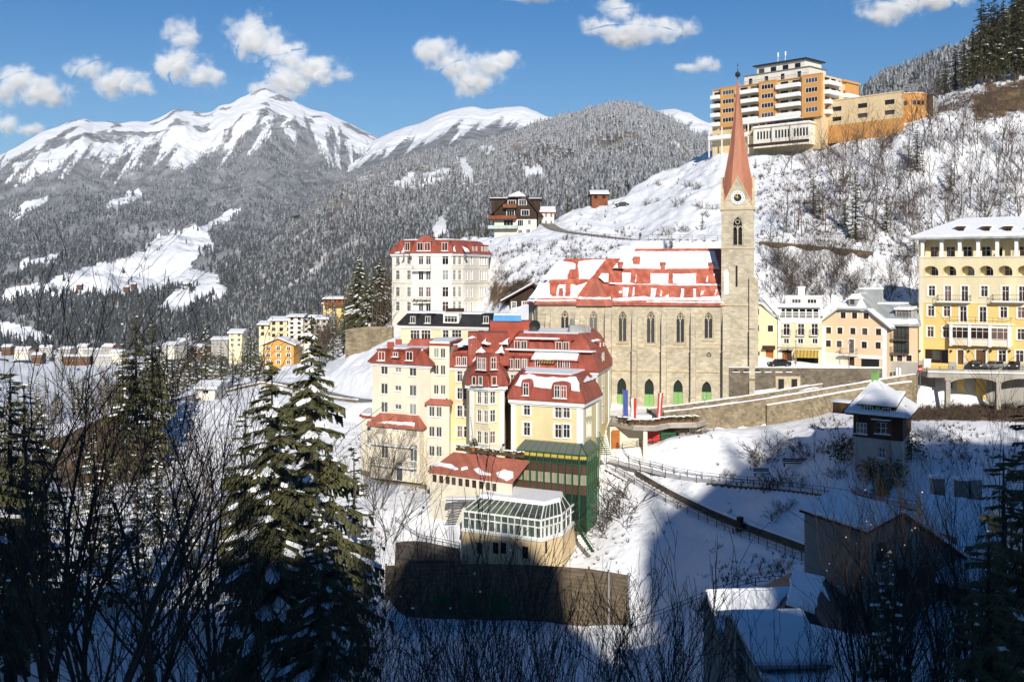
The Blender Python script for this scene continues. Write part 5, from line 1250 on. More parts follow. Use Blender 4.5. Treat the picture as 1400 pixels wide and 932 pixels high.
 mb = MB(); stripbox(sd, 0.05, 0.8, zb, zr-0.6, 0, 0.12, mb); stripbox(sd, sd.L-1.6, sd.L-0.1, zb, zr-0.6, 0, 0.12, mb); H.part('pilaster', mb, 'white_paint')
 cornice(H, R, zr-0.02, 0.5, 0.45)
 zq = zz(511, 160.5); mb = MB(); mansard(mb, R, zr+0.26, zq, 0.6, 1.7, steps=3, bulge=-0.13); H.part('mansard_roof', mb, 'red_metal')
 dormer(H, f, 721.5, 531.5, 0.95, 1.75, 2.6, 'std', 'arch', 'red_metal', inset=-0.55, winkw=dict(trim=None)); dormer(H, f, 768.5, 535, 2.1, 1.75, 2.6, 'light', 'arch', 'red_metal', inset=-0.55, nwin_=2, winkw=dict(trans=(0.65,)))
 ns = (f.pt(0, zq-zr, -1.95)-f.pt(0, 0, 0)); ns = f.d.cross(ns); ns = -ns if ns.z < 0 else ns; base = f.pt(0, zr+1.5, 0.0)
 snow_px(H.root, [(704, 528), (711, 513), (724, 511), (740, 515), (757, 515), (775, 516), (788, 514), (793, 523), (793, 536), (783, 535), (782, 528), (771, 523.5), (757, 524), (754, 532), (730, 530), (729, 523), (721, 519.5), (715, 523), (713, 529)], base, ns, 0.25, 70, 0.15, 0.6)
 nsd = (sd.pt(0, zq-zr, -1.95)-sd.pt(0, 0, 0)); nsd = sd.d.cross(nsd); nsd = -nsd if nsd.z < 0 else nsd
 snow_px(H.root, [(797, 521), (802, 514), (807, 517), (812, 513), (815, 518), (799, 523)], sd.pt(0, zr+1.5, 0.0), nsd, 0.2, 71, 0.1, 0.5)
 flat_snow(H.root, offset(R, -2.0), zq, 0.15, 72)
 # glazed green bay in front of the yellow block
 G = [xy(705.6, 158.4), xy(792, 153.6), xy(803, 153.4), xy(818.3, 160.3), xy(818, 164)]; G.append(xy(705.6, 161.5)); zg1, zg0 = zz(619, 155.5), -36.0
 Gi = offset(G, -0.12); mb = MB(); mb.prism(loop3(Gi, zg0), loop3(Gi, zg1-0.05)); core = H.part('glass_bay', mb, 'green_glass')
 mb = MB(); mb.prism(loop3(Gi, zg1-0.04), loop3(offset(G, -1.35), zz(603.5, 157)-0.05), cap_a=False); H.part('glass_canopy', mb, 'canopy_glass')
 gw = [Wall(G[k], G[k+1], zg0, zg1) for k in range(4)]
 for q in gw[:3]:
  n = max(1, round(q.L/1.12));
  for k in range(n):
   for (pa, pb, nm, mt) in ((633, 645, 'spandrel', 'brown_panel'), (661, 673, 'spandrel', 'brown_panel')):
    za_, zb_ = zz(pa, 155.5), zz(pb, 155.5); m2 = MB(); stripbox(q, q.L*k/n+0.09, q.L*(k+1)/n-0.09, zb_, za_, -0.10, -0.04, m2); H.part(nm, m2, mt)
  for k in range(n+1):
   m2 = MB(); u = min(max(q.L*k/n, 0.05), q.L-0.05); m2.box(q.pt(u, (zg0+zg1)/2, 0.02), 0.10, 0.14, zg1-zg0, q.rz);
   tp = offset(G, -1.37);
   e0 = q.pt(u, zg1, 0.05); kk = gw.index(q); t0, t1 = V((*tp[kk], zz(603.5, 157))), V((*tp[kk+1], zz(603.5, 157))); m2.tube(e0, t0.lerp(t1, u/q.L), 0.05, 0.04, 4); H.part('mullion', m2, 'green_paint')
  m2 = MB(); stripbox(q, 0, q.L, zg1-0.1, zg1+0.05, -0.06, 0.12, m2); stripbox(q, 0, q.L, zz(632, 155.5)-0.06, zz(632, 155.5)+0.06, -0.06, 0.08, m2); H.part('transom', m2, 'green_paint')
  for k in range(n):
   m2 = MB(); n3 = 4
   for j in range(n3):
    u = q.L*(k+(j+0.5)/n3)/n; m2.prism([q.pt(u-.14, zg1-.12, -.09), q.pt(u+.14, zg1-.12, -.09), q.pt(u+.14, zg1-0.55, -.09), q.pt(u, zg1-0.75, -.09), q.pt(u-.14, zg1-.55, -.09)], [q.pt(u-.14, zg1-.12, -.08), q.pt(u+.14, zg1-.12, -.08), q.pt(u+.14, zg1-0.55, -.08), q.pt(u, zg1-0.75, -.08), q.pt(u-.14, zg1-.55, -.08)])
   H.part('valance', m2, 'yellow_stripe')
  for k in range(n):
   m2 = MB(); stripbox(q, q.L*k/n+.12, q.L*(k+1)/n-.12, zz(660, 155.5), zz(646, 155.5), -0.11, -0.085, m2); H.part('curtain', m2, 'curtain_cloth')
 # fire stair beside it
 mb = MB(); a, b = P(822, 596, 165), P(818, 622, 163)
 for k in range(9): p = P(821+k*0.9, 598+k*2.8, 164.5); mb.box(p, 1.6, 0.5, 0.06)
 for k in range(5): p = P(820+k*2.2, 596+k*5, 163.9); mb.tube(p, p+V((0, 0, -2.2)), .05, .05, 4);
 mb.tube(P(819, 590, 164), P(829, 612, 164), .06, .06, 4); mb.tube(P(819, 598, 164), P(829, 620, 164), .06, .06, 4); mb.tube(P(829, 612, 164), P(829, 628, 164), .06, .06, 4); mb.tube(P(820, 590, 164), P(820, 612, 164), .06, .06, 4)
 H.part('fire_stair', mb, 'green_paint')
 H.done()
mat('old_cream', (0.66, 0.61, 0.50), var=0.06, scale=0.4, streak=0.3)
mat('curtain_cloth', (0.30, 0.29, 0.20), var=0.2, scale=3, streak=0.1)
glass_mat('canopy_glass', (0.26, 0.28, 0.23), rough=0.2)
hotel()

# low wing with the red lean-to roof in front of the hotel
def annex():
 A = Bld('side_wing', 640, 157, zz(690, 157), 'low cream wing with a red lean-to roof and a row of brown windows', 'annex', ('cream_plaster', 'old_cream'))
 B = [xy(588, 161), xy(700, 152.6), xy(702, 160), xy(600, 166)]; ze = -29.0; w = A.ring(B, -44, ze, 0)[0]
 for px, py in ((594, 650.5), (603, 652), (611.7, 653), (620, 654.5), (629.3, 656), (638.5, 657), (648, 658.5), (657.5, 660), (667, 661.5), (675.5, 663)): wp(A, w, px, py+3, 0.85, 1.15, 'brown', mull=1)
 mb = MB(); o = 0.25; a0, a1 = w.pt(-.3, ze, o), w.pt(w.L+.2, ze, o); b0, b1 = w.pt(0.9, ze+2.3, -4.4), w.pt(w.L, ze+2.3, -4.4)
 mb.prism([a0, a1, a1+V((0, 0, .18)), a0+V((0, 0, .18))], [b0, b1, b1+V((0, 0, .18)), b0+V((0, 0, .18))]); A.part('lean_to_roof', mb, 'pale_red_metal')
 n = (a1-a0).cross(b0-a0); n = -n if n.z < 0 else n; p = a0+V((0, 0, .19))
 for i, pts in enumerate([[(593, 634), (601, 632), (618, 635), (627, 641), (622, 642.5), (606, 638), (594, 637)], [(630, 640), (639, 637.5), (640, 640.5), (631, 643)], [(647, 642), (655, 639.5), (663, 646), (672, 648), (670, 650), (655, 649), (649, 645)], [(678, 647), (690, 642), (702, 645), (703, 652), (692, 658), (680, 652)]]): snow_px(A.root, pts, p, n, 0.2, 200+i, .12, .5)
 mb = MB(); stripbox(w, 0, w.L, -44, w.uz(640, 690)[1], 0.0, 0.1, mb); A.part('plinth', mb, 'old_cream')
 A.done()
 r = random.Random(3)
 for k in range(9):                                               # snowy planters along the terrace edge
  u = w.L*(0.12+0.85*k/9); planter(w.pt(u, ze+2.7, -4.8), w.rz, 1.1, ['leftmost','second','third','fourth','middle','sixth','seventh','eighth','rightmost'][k]+' snowy planter box from the left above the red lean-to roof', 'planters on the hotel terrace', 300+k)
 pot = MB(); c = w.pt(w.L*0.30, ze+2.7, -4.9); pot.tube(c, c+V((0, 0, .7)), .32, .45, 9, 0, True); tp = thing('potted_shrub', c, 'potted green shrub in a terracotta tub on the terrace above the red lean-to roof', 'potted plant'); pot.build('pot', M('orange_wood'), tp)
 fl = MB(); leaf_ball(fl, c+V((0, 0, 1.3)), 0.75, 160, 0.16, r); fl.build('foliage', M('needles'), tp)
def leaf_ball(mb, c, R_, n, sz, r, m=0, flat=1.0):
 for _ in range(n):
  d = V((r.gauss(0, 1), r.gauss(0, 1), r.gauss(0, 1)*flat)).normalized()*R_*(r.random()**0.45); p = c+d
  a = V((r.gauss(0, 1), r.gauss(0, 1), r.gauss(0, 1))).normalized(); b = a.orthogonal().normalized(); s_ = sz*(0.6+0.8*r.random())
  mb.poly([p-a*s_, p+b*s_*0.5, p+a*s_, p-b*s_*0.5], m)
mat('needles', (0.118, 0.112, 0.045), var=0.35, scale=0.8, c2=(0.045, 0.050, 0.022))
mat('dry_needles', (0.10, 0.075, 0.028), var=0.35, scale=2.0, c2=(0.03, 0.03, 0.012))
def planter(p, rz, L, label, group, seed):
 r = random.Random(seed); t = thing('planter', p, label, 'planter', group)
 mb = MB(); mb.box(p+V((0, 0, .2)), L, .45, .4, rz); mb.build('box', M('brown_wood'), t)
 fl = MB();
 for k in range(3): leaf_ball(fl, p+V(((k-1)*L*.3*math.cos(rz), (k-1)*L*.3*math.sin(rz), .55+r.random()*.2)), .34, 34, .12, r, r.choice((0, 0, 1)))
 fl.build('plant', M('needles', 'dry_needles'), t)
 sn = MB()
 for k in range(3):
  c = p+V(((k-1)*L*.3*math.cos(rz)+r.uniform(-.1, .1), (k-1)*L*.3*math.sin(rz), .75+r.random()*.2)); lump(sn, c, .28+.12*r.random(), .16, r)
 sn.build('snow', M('snow'), t)
def lump(mb, c, r_, h, rr, m=0, n=7):
 """flattened snow lump"""
 ra = [c+V((r_*(0.7+.5*rr.random())*math.cos(2*math.pi*k/n), r_*(0.7+.5*rr.random())*math.sin(2*math.pi*k/n), 0)) for k in range(n)]
 rb = [c+(p-c)*0.75+V((0, 0, h*0.7)) for p in ra]; top = c+V((0, 0, h))
 i = mb.pts(ra); j = mb.pts(rb); k0 = mb.pts([top, c-V((0, 0, h*0.3))])
 for k in range(n):
  k2 = (k+1) % n
  mb.f += [(i+k, i+k2, j+k2, j+k), (j+k, j+k2, k0), (i+k2, i+k, k0+1)]; mb.m += [m, m, m]
annex()

def garden_room():
 G = Bld('garden_room', 700, 150, zz(770, 150), 'white framed glass garden room with a snow covered roof on a cream basement', 'conservatory', ('peach_plaster',))
 ft = [xy(632, 150), xy(740, 144), xy(769, 147.5), xy(787, 155), xy(779, 163), xy(640, 166)]; zs, zv, zr = -35.05, -32.3, -31.1
 w = G.ring(ft, -47, zs, 0)
 for px in (655.5, 677.5, 688, 718): wp(G, w[0], px, 749 if px < 700 else 755, 0.9, 1.5 if px < 690 else 1.6, 'brown', mull=1)
 wp(G, w[1], 747, 748, 0.55, 1.6, 'brown', mull=0)
 for px in (774.5, 780): wp(G, w[2], px, 742, 0.6, 1.0, 'brown', mull=0)
 mb = MB(); mb.prism(loop3(offset(ft, 0.18), zs), loop3(offset(ft, 0.18), zs+0.3)); G.part('sill', mb, 'white_paint')
 fi = offset(ft, -0.25); mb = MB(); mb.prism(loop3(fi, zs+0.31), loop3(fi, zv), 0, False, False); G.part('glass_wall', mb, 'garden_glass')
 rt = offset(ft, -2.7); rt = [xy(656, 153.2), xy(744, 147.9), xy(765, 150.5), xy(770.5, 157), xy(765, 163.5), xy(690, 166)]
 mb = MB(); mb.prism(loop3(offset(ft, -0.2), zv+0.02), loop3(rt, zr-0.06), 0, False, False); G.part('glass_roof', mb, 'garden_glass')
 mb = MB(); mb.prism(loop3(offset(rt, .15), zr-0.05), loop3(offset(rt, .15), zr+0.1)); G.part('roof', mb, 'white_paint'); flat_snow(G.root, offset(rt, 0.1), zr+0.1, 0.38, 210, 0.12)
 # floor and greenery seen through the panes
 mb = MB(); mb.prism(loop3(offset(ft, -.4), zs+.05), loop3(offset(ft, -.4), zs+.25)); G.part('floor', mb, 'brown_wood')
 r = random.Random(9)
 gp = MB()
 for k in range(16): leaf_ball(gp, V((*xy(645+r.random()*110, 151.5+r.random()*4), zs+0.9+r.random()*.8)), 0.5, 26, .2, r)
 G.part('indoor_plants', gp, 'needles')
 # frame members
 for k in range(3):
  q = Wall(ft[k], ft[k+1], zs+.3, zv); n = (12, 5, 3)[k]
  tp0, tp1 = V((*rt[k], zr)), V((*rt[k+1], zr))
  for i in range(n+1):
   u = q.L*i/n; u = min(max(u, .06), q.L-.06); m2 = MB(); big = i in (0, n); m2.box(q.pt(u, (zs+.3+zv)/2, -.1), .2 if big else .09, .16, zv-zs-.3, q.rz)
   m2.tube(q.pt(u, zv, -.1), tp0.lerp(tp1, u/q.L), .10 if big else .055, .09 if big else .05, 4); G.part('mullion', m2, 'white_paint')
  for z, t in ((zv, .12), (zs+.3+(zv-zs)*.55, .06), (zs+.36, .1)):
   m2 = MB(); stripbox(q, 0, q.L, z-t, z+t, -.19, -.02, m2); G.part('transom', m2, 'white_paint')
  for i in range(n):
   m2 = MB(); zt = zs+.3+(zv-zs)*.55
   if i % 2 == 1 or k == 1:
    ua, ub = q.L*i/n+.12, q.L*(i+1)/n-.12
    for (a, b, c, d) in ((ua, ua+.07, zs+.4, zt-.1), (ub-.07, ub, zs+.4, zt-.1), (ua, ub, zt-.16, zt-.09)): stripbox(q, a, b, c, d, -.2, -.1, m2)
    G.part('casement', m2, 'white_paint')
 G.done()
def clear_glass(name, c, alpha):
 m = bpy.data.materials.new(name); m.use_nodes = True; n, l = m.node_tree.nodes, m.node_tree.links
 b = n['Principled BSDF']; b.inputs['Base Color'].default_value = (*c, 1); b.inputs['Roughness'].default_value = 0.05; b.inputs['Specular IOR Level'].default_value = 0.6
 t = n.new('ShaderNodeBsdfTransparent'); t.inputs[0].default_value = (0.55, 0.66, 0.60, 1); mx = n.new('ShaderNodeMixShader'); mx.inputs[0].default_value = alpha
 l.new(t.outputs[0], mx.inputs[1]); l.new(b.outputs[0], mx.inputs[2]); l.new(mx.outputs[0], n['Material Output'].inputs['Surface']); MATS[name] = m
clear_glass('garden_glass', (0.10, 0.13, 0.11), 0.5)
garden_room()

# ------------------------------------------------------------ white hotel behind on the left
def white_hotel():
 W = Bld('white_hotel', 600, 255, zz(450, 255), 'tall white hotel with a red mansard roof standing behind the black roofed house', 'hotel', ('white_plaster', 'cream_plaster'))
 Bp = [xy(536, 259), xy(563, 255.6), xy(563.3, 254), xy(617, 252.6), xy(633.5, 256), xy(668, 270), xy(668, 285), xy(540, 285)]
 ze = zz(346.5, 254); w = W.ring(Bp, -24, ze, 0)
 rows = (355, 376, 399, 419)
 grid(W, w[0], (543.6, 558.8), rows, 555, 1.25, 2.2, 'std', tw=0.1); grid(W, w[2], (575.5, 585.6), rows, 585, 1.25, 2.3, 'std', tw=0.1); grid(W, w[2], (608.8,), rows, 585, 1.5, 2.3, 'std', tw=0.1)
 grid(W, w[3], (621.5, 628.7), rows, 625, 1.15, 2.3, 'std', tw=0.1); grid(W, w[4], (637.5, 644.5, 657, 660.3, 663.8), [r_+0.5 for r_ in rows], 650, 1.2, 2.2, 'std', tw=0.1, pane='light_glass')
 for py, dd in ((386.5, 0.2), (410, 0.15), (366.5, .1)):
  for q in (w[0], w[2], w[3], w[4]):
   z = zz(py, 254); mb = MB(); stripbox(q, 0, q.L, z-.12, z+.14, 0, dd, mb); W.part('string_course', mb, 'white_plaster')
 cornice(W, Bp, ze-0.02, 0.4, 0.5)
 zt = zz(328, 257); mb = MB(); mansard(mb, Bp, ze+.28, zt, .75, 2.0, steps=2, bulge=-0.08); W.part('mansard_roof', mb, 'red_metal')
 flat_snow(W.root, offset(Bp, -2.6), zt, 0.25, 220)
 mb = MB(); a = w[2]; pr = [(0.3, ze+.3), (6.2, ze+.3), (5.6, zz(330, 253)), (3.9, zz(322, 253)), (2.6, zz(322, 253)), (0.6, zz(330, 253))]; mb.prism([a.pt(u, z, -.35) for u, z in pr], [a.pt(u, z, -6) for u, z in pr]); W.part('roof_gable', mb, 'red_metal')
 for q, xs in ((w[0], (558.8,)), (w[2], (575, 584.8, 608.7))):
  for px in xs: dormer(W, q, px, 337.2, 1.35, 1.9, 2.6, 'plain', 'flat', 'red_metal', inset=-0.45)
 for px in (645, 649.5, 657, 661, 664.3): dormer(W, w[4], px, 342, 0.9, 1.8, 1.8, 'plain', 'flat', 'red_metal', inset=-.35, winkw=dict(pane='light_glass'))
 nn = V((0, -.6, .8))
 for i, pts in enumerate([[(614, 342.5), (622, 336), (624, 345), (620, 344)], [(631, 337), (640, 340), (643, 344), (636, 345)], [(549, 346), (553, 336), (553, 345)], [(540, 347), (546, 344), (547, 346)]]): snow_px(W.root, pts, P(620, 341, 253.2), nn, .25, 230+i, .2, .6)
 balcony(W, w[2], w[2].uz(565, 368)[0]+.1, w[2].uz(590, 368)[0], zz(368.5, 253), 1.5, 'rail', 0.9, .35)
 balcony(W, w[2], w[2].uz(566.5, 412)[0], w[2].uz(589.5, 412)[0], zz(412.5, 253), 1.3, 'rail', 0.9, .3)
 fb = MB(); r = random.Random(4)
 for k in range(10): leaf_ball(fb, w[2].pt(w[2].uz(567+k*2.4, 412)[0], zz(411, 253), 1.35), .42, 22, .16, r)
 W.part('flower_box', fb, 'dry_needles')
 W.done()
white_hotel()

def black_roof_house():
 K = Bld('black_roof_house', 610, 193, zz(470, 193), 'yellow house with a long black mansard roof between the white hotel and the red roofs', 'house', ('pale_yellow_plaster',))
 Bp = [xy(548, 198), xy(672, 191.5), xy(673, 200), xy(552, 207)]; ze = zz(445, 195); w = K.ring(Bp, -22, ze, 0)
 for px, ww in ((567, 1.9), (582, 1.9), (609, 1.2), (624, 1.9), (658, 1.2)): wp(K, w[0], px, 457.5, ww, 1.6, 'std', mull=2 if ww > 1.5 else 1)
 cornice(K, Bp, ze-.02, .4, .4)
 zt = zz(428.5, 197); mb = MB(); mansard(mb, Bp, ze+.25, zt, .7, 1.1); K.part('mansard_roof', mb, 'black_slate')
 for px, n in ((566, 1), (586.5, 1), (666, 1)): dormer(K, w[0], px, 436.5, 1.0, 1.25, 1.6, 'plain', 'flat', 'black_slate', inset=-.45)
 dormer(K, w[0], 618, 435.7, 2.5, 1.25, 1.2, 'std', 'flat', 'white_paint', inset=-.45, winkw=dict(mull=3, trim=None))
 flat_snow(K.root, offset(Bp, -1.0), zt, .3, 240, .3)
 mb = MB(); mb.box(V((*xy(622, 198), zt+.4)), 3.2, 3, 1.0); K.part('roof_house', mb, 'dark_wood')
 K.done()
black_roof_house()

def log_hut():
 K = Bld('timber_house', 712, 236, zz(425, 236), 'dark timber house with a sloping snow edged roof half hidden behind the church choir', 'house', ('dark_wood',))
 Bp = [xy(697, 237), xy(738, 234), xy(740, 246), xy(700, 247)]; ze = zz(409, 236); w = K.ring(Bp, -18, ze, 0)
 wp(K, w[0], 702.5, 417.5, 1.0, 1.4, 'std'); wp(K, w[0], 717, 417, 1.0, 1.4, 'std')
 mb = MB(); f = w[0]; um = f.uz(731, 400)[0]; zr = zz(389.5, 237)
 a, b, c = f.pt(-1.7, ze-.8, 1.1), f.pt(um, zr, 1.1), f.pt(f.L+2.2, ze, 1.1); bk = V((0.6, 11, 0))
 for p, q in ((a, b), (b, c)): mb.prism([p, q, q+V((0, 0, .35)), p+V((0, 0, .35))], [p+bk, q+bk, q+bk+V((0, 0, .35)), p+bk+V((0, 0, .35))])
 K.part('roof', mb, 'dark_wood')
 g = MB(); g.prism([f.pt(0, ze, 0), f.pt(f.L, ze, 0), f.pt(um, zr-.2, 0)], [f.pt(0, ze, -.2), f.pt(f.L, ze, -.2), f.pt(um, zr-.2, -.2)]); K.part('gable', g, 'dark_wood')
 n = (b-a).cross(bk); n = -n if n.z < 0 else n; up = V((0, 0, .36)); snow_patch('snow_cover', [a+up, b+up, b+bk+up, a+bk+up], n, .25, K.root, 250, .15, .8)
 K.done()
log_hut()


# ------------------------------------------------------------ yellow hotel on the right
def arch_pts(u, z0, w, hs, n=8):
 return [(u-w/2, z0), (u+w/2, z0)]+[(u+w/2*math.cos(math.pi*k/n), z0+hs+w/2*math.sin(math.pi*k/n)) for k in range(n+1)]
def right_hotel():
 H = Bld('yellow_hotel', 1330, 185, zz(500, 186), 'yellow hotel on the right with round arcade arches under a snowy hip roof', 'hotel', ('pale_yellow_plaster', 'ochre_plaster', 'grey_plaster', 'white_paint'))
 A = xy(1256, 190.0); Q = xy(1398, 180.5); dx, dy = Q[0]-A[0], Q[1]-A[1]; B = (A[0]+dx*1.9, A[1]+dy*1.9)
 nx, ny = -dy, dx; l_ = math.hypot(nx, ny); D = 15.0
 Bp = [A, B, (B[0]+nx/l_*D, B[1]+ny/l_*D), (A[0]+nx/l_*D, A[1]+ny/l_*D)]
 f = Wall(Bp[0], Bp[1], 0, 1)
 Z = lambda px, py: f.uz(px, py)[1]; U = lambda px, py=430: f.uz(px, py)[0]
 ze = Z(1258, 325.5); zl = Z(1270, 352); za1, za0 = Z(1272, 363.5), Z(1272, 376.5); zcol = Z(1258, 413.2); zg = Z(1256, 487.5); zb = -22.0
 low = H.ring(Bp, zb, zcol, 1); up = H.ring(Bp, zcol+0.003, zl, 0); wl, wu = low[0], up[0]
 # upper: attic loggia with columns: walls set back behind a parapet
 rec = 2.3
 back = Wall((f.pt(0.5, 0, -rec).x, f.pt(0.5, 0, -rec).y), (f.pt(f.L-.5, 0, -rec).x, f.pt(f.L-.5, 0, -rec).y), zl-1.1, ze, 0); H.walls.append(back)
 for px in (1276.5, 1298.5, 1321.5, 1347, 1376, 1399, 1423, 1446):
  u, z = back.uz(px+1.0, 344.8); win(H, back, u, z, 1.5, 2.0, 'std', trim=None, tw=0, pane='window_glass')
 side = [Wall(Bp[k], Bp[(k+1) % 4], zl+.003, ze, 0) for k in (1, 2, 3)]; H.walls += side
 ws3 = side[2]; ws3.outer = [(0, zl), (ws3.L, zl), (ws3.L, ze), (0, ze)]
 mb = MB(); mb.poly([f.pt(0, zl-.02, -.02), f.pt(f.L, zl-.02, -.02), f.pt(f.L, zl-.02, -rec), f.pt(0, zl-.02, -rec)]); mb.poly([f.pt(0, ze-.02, 0), f.pt(0, ze-.02, -rec), f.pt(f.L, ze-.02, -rec), f.pt(f.L, ze-.02, 0)]); H.part('loggia_floor', mb, 'pale_yellow_plaster')
 for px in (1260.8, 1287, 1311.8, 1337, 1363, 1389.3, 1415, 1441, 1467):
  u = U(px, 340); mb = MB(); mb.box(f.pt(u, (zl+ze)/2, -.25), .52, .5, ze-zl-.01, f.rz)
  pr = [(-.26, ze-.9), (.26, ze-.9), (.55, ze-.25), (.55, ze-.02), (-.55, ze-.02), (-.55, ze-.25)]
  mb.prism([f.pt(u+a, z, .03) for a, z in pr], [f.pt(u+a, z, -.53) for a, z in pr]); mb.box(f.pt(u, zl+.15, -.25), .64, .6, .3, f.rz); H.part('column', mb, 'white_paint')
 # arcade
 wu.reveal = 1.9
 arcs = [(1262, 1282.8), (1288, 1307.2), (1313, 1332.3), (1338, 1358), (1363.5, 1384), (1390, 1411), (1416.5, 1438), (1443, 1465)]
 for a, b in arcs:
  ua, ub = U(a, 370), U(b, 370); w_ = ub-ua; hs = za1-za0-w_*0.40
  pts = [(ua, za0), (ub, za0)]+[((ua+ub)/2+w_/2*math.cos(math.pi*k/10), za0+hs+w_*0.40*math.sin(math.pi*k/10)) for k in range(11)]
  wu.holes.append(pts)
  m2 = MB(); m2.poly([f.pt(ua-.3, za0-.1, -1.9), f.pt(ub+.3, za0-.1, -1.9), f.pt(ub+.3, za1+.2, -1.9), f.pt(ua-.3, za1+.2, -1.9)]); H.part('arcade_wall', m2, 'pale_yellow_plaster')
  bw = Wall((f.pt(ua-.3, 0, -1.88).x, f.pt(ua-.3, 0, -1.88).y), (f.pt(ub+.3, 0, -1.88).x, f.pt(ub+.3, 0, -1.88).y), 0, 1)
  win(H, bw, bw.L*0.55+.25, (za0+za1)/2-.12, 1.5, 1.75, 'std', hole=False, depth=.1, pane='window_glass', trim=None)
 for py, dd, hh in ((351.8, .12, .2), (377.6, .12, .18), (413.2, .08, .2)):
  z = Z(1270, py); mb = MB(); stripbox(f, 0, f.L, z-hh/2, z+hh/2, -.01, dd, mb); H.part('string_course', mb, 'cream_plaster')
 # bedroom floors
 R3, R4, R5 = Z(1273, 397.8), Z(1273, 425.2), Z(1272, 453.5)
 def row(wall, z, xs, tall, extra=()):
  for px in xs: win(H, wall, U(px, 400), z, 1.05, 1.75, 'cross', tw=.22)
  for px in tall: win(H, wall, U(px, 400), z-.42, 1.1, 2.6, 'cross', tw=.22, sill=False)
 row(wu, R3, (1273.8, 1345.5, 1423), (1295.7, 1318.7, 1374.5, 1397.5, 1446))
 row(wl, R4, (1272.8, 1294.4, 1372, 1396, 1420), (1316.8, 1343.6, 1446)); row(wl, R5, (1272, 1293.2, 1395.5, 1420, 1446), ())
 for a, b, py in ((1283, 1328, 411.5), (1358, 1404, 411.3), (1430, 1470, 411)): balcony(H, wu, U(a, 412), U(b, 412), Z((a+b)/2, py), 1.25, 'rail', 1.0, .25, railmat='dark_metal')
 # bay window with nine lights and a railed top
 ua, ub = U(1300.5, 458), U(1384, 458); zt, z0 = Z(1340, 443.3), Z(1340, 472.3); d = 1.15
 mb = MB(); stripbox(f, ua, ub, z0, zt, .01, d, mb); H.part('bay', mb, 'cream_plaster')
 bf = Wall((f.pt(ua, 0, d).x, f.pt(ua, 0, d).y), (f.pt(ub, 0, d).x, f.pt(ub, 0, d).y), z0, zt); zc = (zt+z0)/2+.35
 for k in range(3): u = bf.L*(k+.5)/3; win(H, bf, u, zc, 2.9, 1.85, 'three', hole=False, depth=.14)
 for k in range(4): mb = MB(); u = min(max(bf.L*k/3, .25), bf.L-.25); stripbox(bf, u-.25, u+.25, z0-.15, zt, 0, .12, mb); H.part('pilaster', mb, 'white_paint')
 mb = MB(); stripbox(bf, -.25, bf.L+.25, zt-.02, zt+.22, -d, .25, mb); H.part('bay_roof', mb, 'white_paint')
 rl = MB()
 for (p, q) in ((bf.pt(0, zt+1.2, 0), bf.pt(bf.L, zt+1.2, 0)), (bf.pt(0, zt+.7, 0), bf.pt(bf.L, zt+.7, 0)), (bf.pt(0, zt+1.2, 0), bf.pt(0, zt+1.2, -d)), (bf.pt(bf.L, zt+1.2, 0), bf.pt(bf.L, zt+1.2, -d))): rl.tube(p, q, .03, .03, 4)
 for k in range(8): p = bf.pt(bf.L*k/7, zt+.2, 0); rl.tube(p, p+V((0, 0, 1.0)), .03, .03, 4)
 H.part('railing', rl, 'dark_metal')
 # street level
 def opening(pxa, pxb, pya, pyb, nm, mt, trim=True, rec_=.6):
  ua, ub = U(pxa, 485), U(pxb, 485); z1, z0 = Z((pxa+pxb)/2, pya), Z((pxa+pxb)/2, pyb); wl.holes.append([(ua, z0), (ub, z0), (ub, z1), (ua, z1)])
  mb = MB(); stripbox(f, ua, ub, z0, z1, -.5, -.19, mb); H.part(nm, mb, mt); return ua, ub, z0, z1
 ua, ub, z0, z1 = opening(1264.8, 1296.5, 477.5, 496, 'entrance', 'window_glass')
 mb = MB(); um = ua+(ub-ua)*.32; stripbox(f, um, um+(ub-ua)*.32, z0+.5, z1-.25, -.185, -.12, mb); H.part('notice_board', mb, 'light_glass')
 mb = MB();
 for t in (0, .3, .68, 1): u = ua+(ub-ua)*t; stripbox(f, u-.09, u+.09, z0, z1, -.15, -.02, mb)
 H.part('entrance_frame', mb, 'dark_wood')
 for a, b in ((1309.2, 1317.5), (1334.3, 1347.7)):
  ua, ub, z0, z1 = opening(a, b, 478.5, 498, 'door', 'brown_wood'); mb = MB(); strip2d(f, [(ua-.12, z0), (ua-.12, z1+.12), (ub+.12, z1+.12), (ub+.12, z0)], .13, mb, 0, .07); H.part('door_frame', mb, 'white_paint')
 for px in (1370, 1393.8, 1419): win(H, wl, U(px, 487), Z(px, 487), 1.2, 1.85, 'cross', tw=.2)
 mb = MB(); segs = [(0, U(1264.3, 490)), (U(1297, 490), U(1308, 490)), (U(1318.8, 490), U(1333, 490)), (U(1349, 490), f.L)]
 for a, b in segs: mb = MB(); stripbox(f, a, b, zb, zg-.6, .0, .1, mb); H.part('plinth', mb, 'grey_plaster')
 for px in (1258, 1301, 1325, 1355, 1381, 1405):
  mb = MB(); p = f.pt(U(px, 482), Z(px, 481), .25); mb.tube(p, p+V((0, 0, .35)), .12, .2, 6, 0, True); mb.tube(p+V((0, 0, .2)), f.pt(U(px, 482), Z(px, 481)+.2, 0), .03, .03, 4); H.part('wall_lamp', mb, 'dark_metal')
 mb = MB(); stripbox(f, .1, .75, zb, zl, 0, .06, mb); H.part('pilaster', mb, 'cream_plaster')
 # snow roof
 e = offset(Bp, .95); zr = Z(1309, 301.6)+.0; hip = 6.5
 c = [V((*q, ze)) for q in e]; m0 = (c[0]+c[3])/2; m1 = (c[1]+c[2])/2; dd = (m1-m0).normalized(); zr = zz(300.5, 193); r0, r1 = m0+dd*hip, m1-dd*hip; r0.z = r1.z = zr
